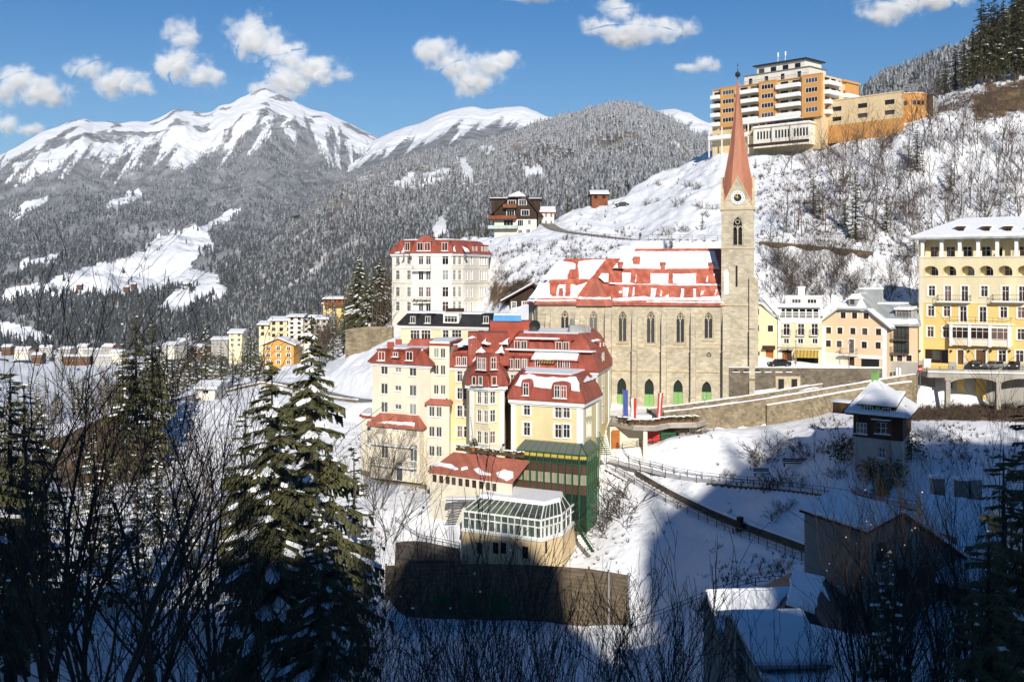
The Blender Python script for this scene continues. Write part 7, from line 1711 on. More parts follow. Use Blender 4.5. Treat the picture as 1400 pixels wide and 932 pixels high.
def pyramid_chalet():
 H = Bld('chalet', 1200, 138, zz(640, 138), 'small dark chalet with a steep snow covered pyramid roof and a green chimney', 'chalet', ('dark_wood', 'grey_plaster'))
 Bp = [xy(1166.5, 141), xy(1234.5, 136.5), xy(1246, 146), xy(1180, 150.5)]; ze = -17.75; zm = zz(600, 138.5)
 lo = H.ring(offset(Bp, -.15), -29, zm, 1); w = H.ring(Bp, zm+.003, ze, 0); f = w[0]
 for px, ww, n in ((1177.5, 1.5, 2), (1207, 1.9, 2)): wp(H, f, px, 585, ww, 1.35, 'plain', mull=n, trans=(.5,), pane='light_glass')
 wp(H, lo[0], 1205.5, 618.5, .95, 1.3, 'plain', trans=(.5,), pane='light_glass')
 for px in (1198, 1217): u, z = f.uz(px, 585); mb = MB(); stripbox(f, u-.28, u+.28, z-.7, z+.7, 0, .06, mb); H.part('shutter', mb, 'brown_wood')
 mb = MB(); u, z = f.uz(1207, 574); mb.box(f.pt(u, z, .4), 2.4, .9, .1, f.rz, 0); mb.box(f.pt(u, z+.1, .4), 2.4, .9, .12, f.rz, 1); H.part('window_hood', mb, 'dark_wood', 'snow')
 cx, cy = xy(1197, 145); ap = V((cx, cy, zz(519, 145))); e = [V((*q, ze)) for q in offset(Bp, .85)]
 mb = MB(); mb.prism([p-V((0, 0, .2)) for p in e], e)
 for k in range(4): mb.poly([e[k], e[(k+1) % 4], ap])
 H.part('pyramid_roof', mb, 'dark_wood')
 for k in range(4):
  n = (e[(k+1) % 4]-e[k]).cross(ap-e[k]).normalized(); snow_patch('snow_cover', [e[k], e[(k+1) % 4], ap.lerp(e[(k+1) % 4], .02), ap.lerp(e[k], .02)], n, .3, H.root, 410+k, .06, .6)
 mb = MB(); c = ap+V((-.1, -.2, .1)); mb.box(c, .75, .75, 1.9, f.rz); mb.box(c+V((0, 0, 1.0)), .95, .95, .12, f.rz); H.part('chimney', mb, 'door_green')
 ua, ub = f.uz(1179, 560)[0], f.uz(1225.5, 560)[0]; z0, z1 = f.uz(1200, 565.5)[1], f.uz(1200, 555.2)[1]; mb = MB(); stripbox(f, ua, ub, z0-.2, z1, -3, .25, mb); H.part('dormer', mb, 'brown_wood')
 q = Wall((f.pt(ua, 0, .26).x, f.pt(ua, 0, .26).y), (f.pt(ub, 0, .26).x, f.pt(ub, 0, .26).y), 0, 1)
 for px in (1188.5, 1213): u, _ = q.uz(px, 560); win(H, q, u, (z0+z1)/2, 1.1, .9, 'plain', hole=False, depth=.06, mull=2)
 for px in (1181, 1200): u, _ = q.uz(px, 560); mb = MB(); stripbox(q, u-.3, u+.3, z0+.05, z1-.05, 0, .06, mb); H.part('shutter', mb, 'door_green')
 p = [q.pt(-.4, z1, .5), q.pt(q.L+.4, z1, .5), q.pt(q.L-.1, z1+1.5, -3.3), q.pt(.1, z1+1.5, -3.3)]; mb = MB(); mb.prism(p, [v+V((0, 0, .15)) for v in p]); H.part('dormer_roof', mb, 'dark_wood')
 n = (p[1]-p[0]).cross(p[2]-p[0]).normalized(); snow_patch('snow_cover', [v+V((0, 0, .16)) for v in p], n, .3, H.root, 416, .06, .5)
 mb = MB(); mb.box(P(1153, 556, 146), 2.2, 1.6, 1.6, f.rz); mb.box(P(1153, 548, 146), 2.6, 2, .25, f.rz, 1); H.part('side_porch', mb, 'brown_wood', 'snow')
 H.done()
pyramid_chalet()

def hill_chalet():
 H = Bld('timber_chalet', 702, 318, zz(325, 318), 'big dark timber chalet with balconies and a snow topped half hip roof on the hillside', 'chalet', ('cream_plaster', 'dark_wood'))
 Bp = [xy(676, 319), xy(733.5, 317), xy(735, 330), xy(677, 332)]; zm = zz(300, 318); ze = zz(288.5, 318); lo = H.ring(Bp, zz(345, 318), zm, 0); up = H.ring(Bp, zm+.003, ze, 1); f = lo[0]; fu = up[0]
 u1, u2 = fu.uz(696.5, 271)[0], fu.uz(719.5, 271)[0]; zt = zz(271, 318); fu.outer = [(0, zm), (fu.L, zm), (fu.L, ze), (u2, zt), (u1, zt), (0, ze)]
 for px, py in ((699.8, 278), (714.5, 276.8), (698, 291), (718, 291)): wp(H, fu, px, py, 2.2, 1.6, 'green')
 for px, py, ww, hh in ((695, 306.3, 2.8, 2.4), (711.3, 305, 1.7, 1.8), (723.5, 304, 1.0, 1.4), (711, 317.5, 1.2, 1.4), (722, 317, 1.2, 1.6)): wp(H, f, px, py, ww, hh, 'green')
 th = V((0, 0, .3)); o = 1.0; el, er = fu.pt(-1.4, ze-1.6, o), fu.pt(fu.L+1.4, ze-1.6, o); tl, tr = fu.pt(u1, zt+.1, o), fu.pt(u2, zt+.1, o); um = (u1+u2)/2; zr = zz(263.5, 319); ap = fu.pt(um, zr, -2.0); ab = fu.pt(um, zr, -13); bl, br, kl, kr = (fu.pt(u, z, -13) for u, z in ((-1.4, ze-1.6), (fu.L+1.4, ze-1.6), (u1, zt+.1), (u2, zt+.1)))
 mb = MB()
 for q in ((el, tl, kl, bl), (tr, er, br, kr), (tl, ap, ab, kl), (ap, tr, kr, ab), (tl, tr, ap)): mb.prism(list(q), [p+th for p in q])
 H.part('roof', mb, 'dark_wood')
 for i, q in enumerate(([tl, tr, ap], [tl, ap, ab, kl][::-1])): n = (q[1]-q[0]).cross(q[2]-q[0]).normalized(); snow_patch('snow_cover', [p+th for p in (q if n.z > 0 else q[::-1])], n if n.z > 0 else -n, .35, H.root, 420+i, .1, .8)
 for a, b, y0, y1 in ((672, 694, 272.5, 292), (721, 738.5, 273, 287)):
  q = [xy(a, 322), xy(b, 321.5), xy(b, 330), xy(a, 330)]; mb = MB(); mb.prism(loop3(q, zz(y1, 322)), loop3(q, zz(y0, 322))); mb.prism(loop3(offset(q, .6), zz(y0, 322)), loop3(offset(q, .6), zz(y0, 322)+.3), 1); H.part('side_gable', mb, 'dark_wood', 'dark_wood'); flat_snow(H.root, offset(q, .5), zz(y0, 322)+.3, .2, 425)
 for a, b, py, mt in ((689, 707, 284, 'rust_wood'), (668.5, 706.5, 299.5, 'rust_wood'), (668.5, 708, 313, 'white_teal')): balcony(H, f, f.uz(a, py)[0], f.uz(b, py)[0], zz(py, 318), 1.6, 'solid', 1.0, .25, 'dark_wood', mt)
 H.done()
mat('rust_wood', (0.22, 0.075, 0.03), var=.2); mat('white_teal', (0.45, 0.55, 0.52), var=.2)
hill_chalet()
def small_house(name, label, cat, px, py, Y, wpx, hpx, roofpx, wall_m, roof_m, front='gable', rows=2, cols=3, snow=True, depth=9, wstyle='plain', turn=0.0, ext=6):
 """far house with walls, roof, windows and panes; py is the foot of its front"""
 c = P(px, py, Y); L = wpx/F*Y; h = hpx/F*Y; rr = roofpx/F*Y; H = Bld(name, px, Y, c.z, label, cat, (wall_m,)); cs, sn = math.cos(turn), math.sin(turn)
 A = (c.x-L/2*cs, c.y+L/2*sn); B = (c.x+L/2*cs, c.y-L/2*sn); f0 = Wall(A, B, 0, 1); nb = -f0.n*depth; Bp = [A, B, (B[0]+nb.x, B[1]+nb.y), (A[0]+nb.x, A[1]+nb.y)]
 ze = c.z+h; w = H.ring(Bp, c.z-ext, ze, 0); f = w[0]
 if front == 'gable':
  f.outer = [(0, c.z-6), (f.L, c.z-6), (f.L, ze), (f.L/2, ze+rr), (0, ze)]; w[2].outer = [(0, c.z-6), (w[2].L, c.z-6), (w[2].L, ze), (w[2].L/2, ze+rr), (0, ze)]; gable_roof(H, f, 0, f.L, ze, f.L/2, ze+rr, .6, depth+.6, roof_m, snow, seed=int(px))
 else:
  e = offset(Bp, .6); a, b, c_, d = (V((*q, ze)) for q in e); m0, m1 = (a+d)/2, (b+c_)/2; m0.z = m1.z = ze+rr; ins = (m1-m0).normalized()*(rr if front == 'hip' else 0); m0, m1 = m0+ins, m1-ins
  mb = MB(); mb.prism([p-V((0, 0, .2)) for p in (a, b, c_, d)], [a, b, c_, d]); mb.poly([a, b, m1, m0]); mb.poly([c_, d, m0, m1]); mb.poly([b, c_, m1]); mb.poly([d, a, m0]); H.part('roof', mb, roof_m)
  if snow: q = [a, b, m1, m0]; n = (b-a).cross(m1-a).normalized(); snow_patch('snow_cover', [p+V((0, 0, .02)) for p in q], n, .3, H.root, int(px), .15, .8)
 for r_ in range(rows):
  for k in range(cols):
   u = f.L*(k+.5)/cols; z = c.z+h*(r_+.55)/rows; ww = min(1.2, f.L/cols*.45); win(H, f, u, z, ww, min(1.6, h/rows*.55), wstyle, pane='window_glass', sill=False)
 H.done(); return H, f
small_house('white_house', 'white house with balconies and a snowy red roof beside the dark timber chalet', 'house', 746.5, 310, 322, 22, 20, 8, 'white_plaster', 'red_trim', 'eaves', 2, 3)
small_house('red_hut', 'small reddish timber hut under a snowy roof near the crest of the slope', 'hut', 820, 274, 345, 22, 8.5, 6, 'rust_wood', 'dark_wood', 'eaves', 1, 2, wstyle='brown')
hs, f = small_house('orange_house', 'orange house with white framed windows and a shallow snowy gable in the valley', 'house', 380.5, 500, 330, 42, 28, 8.5, 'ochre_orange', 'brown_wood', 'gable', 3, 3, wstyle='std') if mat('ochre_orange', (0.62, 0.32, 0.075), var=.08) else (0, 0)
small_house('cream_house', 'cream house with wooden balconies above the orange house', 'house', 384.5, 463, 347, 31, 25, 4, 'pale_yellow_plaster', 'grey_zinc', 'eaves', 3, 3, wstyle='brown')
small_house('cream_side_house', 'low cream wing with a sloping snowy roof left of the wooden balconies', 'house', 364, 461, 349, 20, 17, 4, 'pale_yellow_plaster', 'dark_wood', 'eaves', 2, 2, wstyle='brown')
small_house('apartment_tower', 'white apartment block with dark stacked balconies behind the orange house', 'apartment block', 404, 470, 343, 20, 37, 2.5, 'white_plaster', 'dark_metal', 'eaves', 6, 2, wstyle='dark')
small_house('apartment_wing', 'long pale apartment wing with a snowy roof half hidden by bare trees', 'apartment block', 431, 472, 346, 33, 36, 4, 'white_plaster', 'grey_zinc', 'eaves', 5, 4, wstyle='brown')
small_house('loggia_house', 'yellow house with a red brown loggia storey beside the tall dark spruce', 'house', 458, 432, 392, 32, 17, 3, 'ochre_plaster', 'brown_wood', 'hip', 1, 3)
small_house('brown_storey', 'red brown timber top storey on the yellow loggia house', 'house', 458, 415.5, 389.5, 30, 7, 2.5, 'rust_wood', 'brown_wood', 'hip', 1, 5, wstyle='brown', ext=.5)
small_house('roadside_hut', 'small white hut with a snowy roof beside the bend of the road', 'hut', 281, 541, 214, 25, 10, 7, 'white_plaster', 'grey_zinc', 'eaves', 1, 1)
small_house('yellow_valley_house', 'pale yellow house among the conifers in the valley', 'house', 322, 475, 400, 18, 20, 4, 'pale_yellow_plaster', 'grey_zinc', 'eaves', 3, 2)
vr = random.Random(12)
VH = [(28, 482, 22, 7, 4, 'red_trim'), (62, 478, 16, 6, 3, 'grey_zinc'), (50, 487, 14, 5, 3, 'brown_wood'), (88, 481, 18, 7, 3, 'grey_zinc'), (112, 478, 14, 7, 4, 'brown_wood'), (128, 484, 30, 9, 2, 'grey_zinc'), (104, 492, 36, 8, 2, 'grey_zinc'), (146, 478, 16, 7, 4, 'red_trim'), (158, 486, 18, 8, 3, 'grey_zinc'), (140, 493, 26, 9, 2, 'grey_zinc'), (8, 476, 12, 5, 3, 'grey_zinc'), (75, 490, 14, 5, 3, 'brown_wood'), (230, 474, 18, 6, 3, 'grey_zinc'), (250, 470, 14, 6, 4, 'brown_wood'), (268, 477, 16, 6, 3, 'grey_zinc'), (300, 470, 22, 9, 3, 'grey_zinc')]
VW = ['old_cream', 'grey_plaster', 'brown_wood', 'concrete']; VN = ['first house at the left edge with a red roof', 'pale house second from the left edge', 'small brown roofed house low at the left edge', 'wide pale house beside the left meadow', 'brown roofed house left of the village centre', 'long low building with a white roof in the village centre', 'longest flat hall of the village', 'red roofed house just left of the dark conifers', 'pale house touching the dark conifers', 'wide white roofed hall below the red roofed house', 'tiny house at the frame edge', 'small brown roofed house below the wide pale house', 'pale house right of the tall dark conifers', 'brown roofed house right of the tall dark conifers', 'low house between two conifer groups', 'broad cream house left of the cream balconies']
for i, (px, py, ww, hh, rr, rm) in enumerate(VH): small_house('valley_house', VN[i]+' far down in the valley', 'house', px, py+3, 1250+vr.random()*80 if px < 200 else 640+vr.random()*40, ww, hh, rr, VW[i % 4], rm, 'eaves', 2 if hh > 6 else 1, 4, depth=14, turn=vr.uniform(-.3, .3))
for i, (px, py) in enumerate([(108, 392), (172, 395), (182, 391), (240, 393), (252, 391), (262, 390)]): small_house('farmhouse', ['lone brown barn at the lower left of the far meadow', 'left of two barns in the middle of the far meadow', 'right of two barns in the middle of the far meadow', 'brown farmhouse at the right end of the far meadow', 'middle farmhouse of three at the far meadow edge', 'last farmhouse by the wood at the far meadow edge'][i], 'barn', px, py, 1900+60*i, 7, 2.6, 1.6, 'brown_wood', 'dark_wood', 'eaves', 1, 2, depth=8, wstyle='brown')

def lower_villa():
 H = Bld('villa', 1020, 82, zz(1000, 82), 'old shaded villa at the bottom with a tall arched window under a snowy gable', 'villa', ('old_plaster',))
 def hall(A, B, ze, ua, zr, depth, seed, arch):
  w0 = Wall(A, B, 0, 1); nb = -w0.n*depth; poly = [A, B, (B[0]+nb.x, B[1]+nb.y), (A[0]+nb.x, A[1]+nb.y)]; w = H.ring(poly, -60, ze, 0); f = w[0]; f.outer = [(0, -60), (f.L, -60), (f.L, ze), (ua*f.L, zr), (0, ze)]
  gable_roof(H, f, 0, f.L, ze, ua*f.L, zr, .6, depth, 'grey_zinc', True, .2, seed, .5)
  if arch:
   u = f.L*.5; z1 = ze+1.0; z0 = ze-7; ww = 3.0; out = arch_pts(u, z0, ww, z1-z0-ww/2, 10); f.holes.append(out); mb = MB(); strip2d(f, out, .12, mb, -.25, .1, closed=True);
   for t in (-.5, .5): stripbox(f, u+t-.06, u+t+.06, z0, z1-.3, -.3, -.1, mb)
   for k in (1, 2, 3): z = z0+k*1.9; stripbox(f, u-ww/2, u+ww/2, z-.05, z+.05, -.28, -.12, mb)
   o = H.part('arched_window', mb, 'concrete'); g = MB(); g.tess(out, [], lambda a, b: f.pt(a, b, -.3)); go = g.build('pane', M('window_glass'), None); go.data.transform(Matrix.Translation(-H.root.location)); go.parent = o
  return f
 A, B = P(991, 880, 80), P(1042, 940, 70.5); f1 = hall((A.x, A.y), (B.x, B.y), zz(862, 79)+.6, .42, zz(826, 79), 4.5, 1, True)
 A, B = P(962, 850, 88), P(990, 890, 83); hall((A.x, A.y), (B.x, B.y), zz(848, 85), .5, zz(806, 87), 9, 3, False)
 # long slate mansard wing behind
 q = [xy(1036, 82), xy(1150, 76), xy(1165, 90), xy(1050, 95)]; ze = zz(885, 80); H.ring(q, -60, ze, 0); mb = MB(); mansard(mb, q, ze, zz(818, 84), .5, 2.0); H.part('slate_roof', mb, 'black_slate'); flat_snow(H.root, offset(q, -2.0), zz(818, 84), .3, 430)
 q2 = [xy(1046, 70.5), xy(1185, 66), xy(1162, 76.5), xy(1047, 81)]; zt = zz(945, 69); H.ring(q2, -60, zt, 0); a, b, c, d = (V((*p, zt)) for p in offset(q2, .4)); c.z = d.z = zz(868, 78); mb = MB(); mb.prism([a, b, c, d], [p+V((0, 0, .2)) for p in (a, b, c, d)]); H.part('lean_to_roof', mb, 'grey_zinc'); n = (b-a).cross(c-a).normalized(); snow_patch('snow_cover', [p+V((0, 0, .21)) for p in (a, b, c, d)], n, .4, H.root, 431, .2, .7)
 H.done()
lower_villa()
def shaded_house():
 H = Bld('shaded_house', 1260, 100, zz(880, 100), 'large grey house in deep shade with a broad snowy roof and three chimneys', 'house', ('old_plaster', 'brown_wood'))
 q = [xy(1290, 97), xy(1400, 92), xy(1400, 113), xy(1262, 116)]; ze = zz(795, 97); H.ring(q, -50, ze, 0); e = offset(q, .8); a, b, c, d = (V((*p, ze)) for p in e); m0, m1 = V((*xy(1256, 111), zz(676, 111))), V((*xy(1352, 107), zz(688, 107)))
 mb = MB(); mb.poly([a, b, m1, m0]); mb.poly([c, d, m0, m1]); mb.poly([b, c, m1]); mb.poly([d, a, m0]); H.part('roof', mb, 'grey_zinc'); n = (b-a).cross(m1-a).normalized(); snow_patch('snow_cover', [p+V((0, 0, .03)) for p in (a, b, m1, m0)], n, .4, H.root, 440, .2, .8)
 A, B = P(1186, 800, 95), P(1308, 800, 98.5); w0 = Wall((A.x, A.y), (B.x, B.y), 0, 1); D = 9; nb = -w0.n*D; poly = [(A.x, A.y), (B.x, B.y), (B.x+nb.x, B.y+nb.y), (A.x+nb.x, A.y+nb.y)]; ze2 = zz(748, 95); w = H.ring(poly, -50, ze2, 0); f = w[0]; zk = zz(724, 95); f.outer = [(0, -50), (f.L, -50), (f.L, ze2-1.5), (f.L*.34, zz(706, 95)), (0, zk)]; w[3].outer = [(0, -50), (w[3].L, -50), (w[3].L, zk), (0, zk)]
 gable_roof(H, f, 0, f.L, (zk, ze2-1.5), f.L*.34, zz(705, 95), .7, D, 'dark_wood', True, .2, 5, .6)
 for px, py in ((1206, 755), (1290, 805), (1235, 790), (1262, 790), (1212, 820), (1290, 850), (1240, 850)): wp(H, f, px, py, 1.2, 1.7, 'brown')
 for px, py, Y in ((1281.5, 668, 112), (1314.5, 671, 110), (1332, 670, 110)): mb = MB(); c_ = P(px, py, Y); mb.box(c_, 1.1, 1.1, 2.4); mb.box(c_+V((0, 0, 1.3)), 1.4, 1.4, .3, 0, 1); H.part('chimney', mb, 'old_plaster', 'snow')
 H.done()
shaded_house()

# ------------------------------------------------------------ terrace on its post, walls, fences, bridges
def wall_along(name, label, cat, pts, zbot, thick, mt, cap=True, capmt='snow', seed=0):
 """masonry wall following a line of top points"""
 t = thing(name, pts[len(pts)//2].copy(), label, cat); mb = MB(); cp = MB(); r = random.Random(seed)
 for a, b in zip(pts[:-1], pts[1:]):
  d = V((b.x-a.x, b.y-a.y, 0)).normalized(); n = V((d.y, -d.x, 0))*thick/2
  za = zbot if not callable(zbot) else zbot(a); zb_ = zbot if not callable(zbot) else zbot(b)
  A0, A1, B0, B1 = a+n, a-n, b+n, b-n; lo = lambda p, z: V((p.x, p.y, z))
  mb.prism([lo(A0, za), lo(A1, za), lo(B1, zb_), lo(B0, zb_)], [A0, A1, B1, B0])
  h = V((0, 0, .10+.14*r.random())); n2 = n*1.15; u = V((0, 0, .004)); cp.prism([a+n2+u, a-n2+u, b-n2+u, b+n2+u], [a+n2*.8+h, a-n2*.8+h, b-n2*.8+h, b+n2*.8+h])
 mb.build('masonry', M(mt), t)
 if cap: cp.build('coping', M(capmt), t)
 return t
below = lambda k: (lambda p: gz(p.x, p.y)-k)
def rail_along(label, pl, h=1.0, step=2.2, cat='railing', two=True, mt='dark_metal', group=None, off=0.0):
 t = thing('railing', pl[0].copy(), label, cat, group); ds = dens(pl, .5); acc = 0; pm = None; posts = [ds[0]]
 for a, b in zip(ds[:-1], ds[1:]):
  acc += (b-a).length
  if acc >= step: posts.append(b); acc = 0
 g = [V((p.x, p.y, max(p.z, gz(p.x, p.y)))) for p in posts]
 for p in g:
  if pm is None: q = MB(); q.box((0, 0, h/2-.2), .09, .09, h+.4); pm = q.build('post', M(mt), mesh_only=True)
  link('post', pm, t, p-t.location)
 for zh in ((h, h*.55) if two else (h,)):
  mb = MB()
  for a, b in zip(g[:-1], g[1:]): mb.tube(a+V((0, 0, zh)), b+V((0, 0, zh)), .04, .04, 4)
  mb.build('rail', M(mt), t)
 return t
side = lambda pl, k: [p+V((((q-p).normalized().y), -((q-p).normalized().x), 0))*k for p, q in zip(pl[:-1], pl[1:])]
rp = ROADS['ramp'][0]
out_ = [p+V((0, 0, .85)) for p in side(rp, -3.6)]; out_ = [p for p in out_ if p.x/p.y*F+HX < 1262]
wall_along('retaining_wall', 'long stone retaining wall with a parapet below the ramp road to the church', 'retaining wall', out_, below(5), .5, 'rubble_stone', seed=1)
inn = [p+V((0, 0, .6)) for p in side(rp, 2.9)]; inn = [p for p in inn if 872 < p.x/p.y*F+HX < 1215]
wall_along('road_kerb_wall', 'low stone wall on the church side of the ramp road', 'wall', inn, below(3), .4, 'rubble_stone', seed=2)
tp = [P(px, py, Y) for px, py, Y in ((1047, 553.5, 176.5), (1100, 545, 178), (1160, 534, 180), (1215, 525, 181.5), (1245, 521.5, 182))]
wall_along('stepped_wall', 'lower stone wall with a snowy ledge in front of the ramp road', 'retaining wall', tp, below(5), .9, 'rubble_stone', seed=3)
pw = [P(px, 502+(px-1000)*.006, 187.0-(px-1000)*.004) for px in (996, 1030, 1062, 1100, 1115, 1125, 1160, 1209)]
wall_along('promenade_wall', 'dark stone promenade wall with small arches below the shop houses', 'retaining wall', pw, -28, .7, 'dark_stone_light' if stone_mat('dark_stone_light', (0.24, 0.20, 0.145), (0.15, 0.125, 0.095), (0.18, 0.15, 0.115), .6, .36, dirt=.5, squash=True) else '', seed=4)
t = thing('wall_niche', P(1077, 525, 186.4), 'stone framed niche with two dark openings in the promenade wall', 'niche')
mb = MB(); mb.box(P(1077, 525, 186.4), 4.2, .3, 2.7); mb.build('frame', M('sand_trim'), t)
for px in (1068, 1086): mb = MB(); mb.box(P(px, 526, 186.2), .95, .1, 2.0); mb.build('opening', M('black_paint'), t)
t = thing('parapet_arches', P(1060, 506, 186.6), 'row of small snow filled arches along the promenade parapet', 'parapet')
for k in range(14): px = 1006+k*14.6; mb = MB(); c = P(px, 508.3, 186.55); mb.prism([c+V((.55*math.cos(a), 0, .42*math.sin(a))) for a in [math.pi*i/6 for i in range(7)]], [c+V((.55*math.cos(a), -.06, .42*math.sin(a))) for a in [math.pi*i/6 for i in range(7)]], 0); mb.box(c+V((0, -.08, 0)), 1.2, .3, .14, 0, 1); mb.build('arch', M('black_paint', 'snow'), t)
wl_ = [P(px, py, Y) for px, py, Y in ((474, 450, 253), (505, 446, 250), (537, 447, 248))]; wall_along('hill_wall', 'tall stone retaining wall on the slope left of the white hotel', 'retaining wall', wl_, below(6), 1.0, 'rubble_stone', cap=False, seed=5)
wall_along('road_wall', 'stone wall under the curving road in the left valley', 'retaining wall', [p+V((0, 0, .5)) for p in side(ROADS['west'][0], 2.7)], below(3), .5, 'rubble_stone', seed=6)
wall_along('chalet_wall', 'stone garden wall below the big timber chalet', 'retaining wall', [P(670, 329, 305), P(700, 326, 306), P(738, 322, 309)], below(6), .8, 'rubble_stone', seed=7)
for nm, lab, key, k, dz, i0, i1 in (('bank_wall', 'dark stone wall on the uphill side of the lower zigzag path', 'path_lower', -1.4, 1.0, 5, 99), ('path_wall', 'dark stone wall below the upper zigzag path', 'path_upper', 1.25, .05, 12, 99), ('path_edge_wall', 'short dark wall under the bend where the zigzag path starts', 'path_lower', 1.3, .02, 0, 7)):
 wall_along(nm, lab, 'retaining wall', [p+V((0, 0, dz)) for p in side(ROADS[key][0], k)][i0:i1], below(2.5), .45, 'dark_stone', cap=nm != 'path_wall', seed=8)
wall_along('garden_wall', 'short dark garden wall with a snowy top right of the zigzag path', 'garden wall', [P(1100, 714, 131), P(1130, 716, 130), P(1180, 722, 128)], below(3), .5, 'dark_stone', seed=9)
rail_along('railing along the outer edge of the upper zigzag path', side(ROADS['path_upper'][0], 1.1), group='path railings')
rail_along('railing along the outer edge of the lower zigzag path', side(ROADS['path_lower'][0], 1.1), group='path railings')
rail_along('railing on the uphill side where the upper path leaves the terrace', side(ROADS['path_upper'][0], -1.2)[:16], group='path railings')
rail_along('railing of the lowest path by the old villa', side(ROADS['path_bottom'][0], 1.0), group='path railings')
rail_along('railing of the curved terrace path', side(ROADS['terrace_path'][0], 1.2), group='path railings')
rail_along('railing of the upper hillside road', side(ROADS['upper'][0], -2.2), step=3.0, group='road railings', mt='grey_wood')
rail_along('railing of the curving valley road', side(ROADS['west'][0], 2.5), step=3.0, group='road railings', mt='grey_wood')

def terrace():
 H = Bld('terrace_hall', 900, 170, zz(600, 170), 'cream terrace hall with a jutting roof slab on a tall post beside the church', 'terrace', ('cream_plaster', 'pale_yellow_plaster'))
 zs = zz(587.5, 168); w = H.ring([xy(834, 172), xy(872, 171), xy(953, 173.5), xy(953, 178), xy(834, 178)], -36, zs-.05, 0)
 slab = [xy(848, 170.5), xy(866, 167.5), xy(897, 166.8), xy(916, 170), xy(953, 170.5), xy(968, 174), xy(966, 178.5), xy(836, 179), xy(834, 173)]; mb = MB(); mb.prism(loop3(slab, zs), loop3(slab, zs+.55)); H.part('roof_slab', mb, 'concrete'); mb = MB(); mb.prism(loop3(offset(slab, -.3), zs+.551), loop3(offset(slab, -.3), zs+.75)); H.part('terrace_floor', mb, 'pink_paving')
 mb = MB(); c = P(882, 606, 167.8); mb.box(c+V((0, 0, -1)), .62, .62, 6.2); H.part('post', mb, 'cream_plaster')
 f = w[1]
 for px, py, ww, hh, mt in ((893, 597, 2.0, 1.5, 'red_cloth'), (915, 597, 2.6, 1.4, 'green_paint'), (926.5, 594.5, .5, 1.5, 'black_paint')): mb = MB(); mb.box(P(px, py, 170.6), ww, .2, hh); H.part('door', mb, mt)
 mb = MB(); mb.box(P(842, 600, 171.2), 1.2, .2, 2.8); H.part('door', mb, 'rust_door'); H.done()
 zt = zs+.75; k = 0
 pots = [(850, 171), (857, 170), (864, 168.5), (872, 168.2), (881, 168), (889, 168), (897, 168.5), (905, 170), (913, 171), (922, 171.5), (932, 171.5), (941, 172), (951, 172), (961, 174.5)]
 nm = ['first', 'second', 'third', 'fourth', 'fifth', 'sixth', 'seventh', 'eighth', 'ninth', 'tenth', 'eleventh', 'twelfth', 'thirteenth', 'last']
 for (px, Y) in pots: planter(V((*xy(px, Y), zt)), 0.05, 1.0, nm[k]+' snow covered planter from the left along the terrace edge below the church', 'snowy planters on the terrace', 500+k); k += 1
 for px, y0, y1, mts, lab in ((851.5, 533, 566, ('blue_cloth',), 'hanging blue flag on a pole at the terrace below the church'), (862.5, 544, 569, ('white_paint', 'red_cloth'), 'white and red flag hanging limp between the blue and the red flags'), (899.5, 537, 571, ('red_cloth', 'white_paint', 'red_cloth'), 'red white red flag on a pole in front of the church doors')):
  Y = 170.5; b = P(px, y1, Y); b.z = zt; tpz = zz(y0, Y); t = thing('flag', b, lab, 'flag', 'flags on the terrace'); mb = MB(); mb.tube(b, V((b.x, b.y, tpz+.2)), .05, .04, 6); mb.build('pole', M('grey_metal'), t)
  n = len(mts); wd = .75; mb = MB(); r = random.Random(int(px)); rows = 10; lean = -.3 if px > 890 else 0
  for j in range(rows):
   for i in range(n*3):
    fx = lambda a, q: V((b.x+.06+(wd/(n*3))*a+lean*q/rows, b.y-.08+.10*math.sin(a*1.9+q*.5), tpz-(tpz-zt-.3)*q/rows)); mb.poly([fx(i, j), fx(i, j+1), fx(i+1, j+1), fx(i+1, j)], i//3)
  mb.build('cloth', M(*mts), t)
terrace()
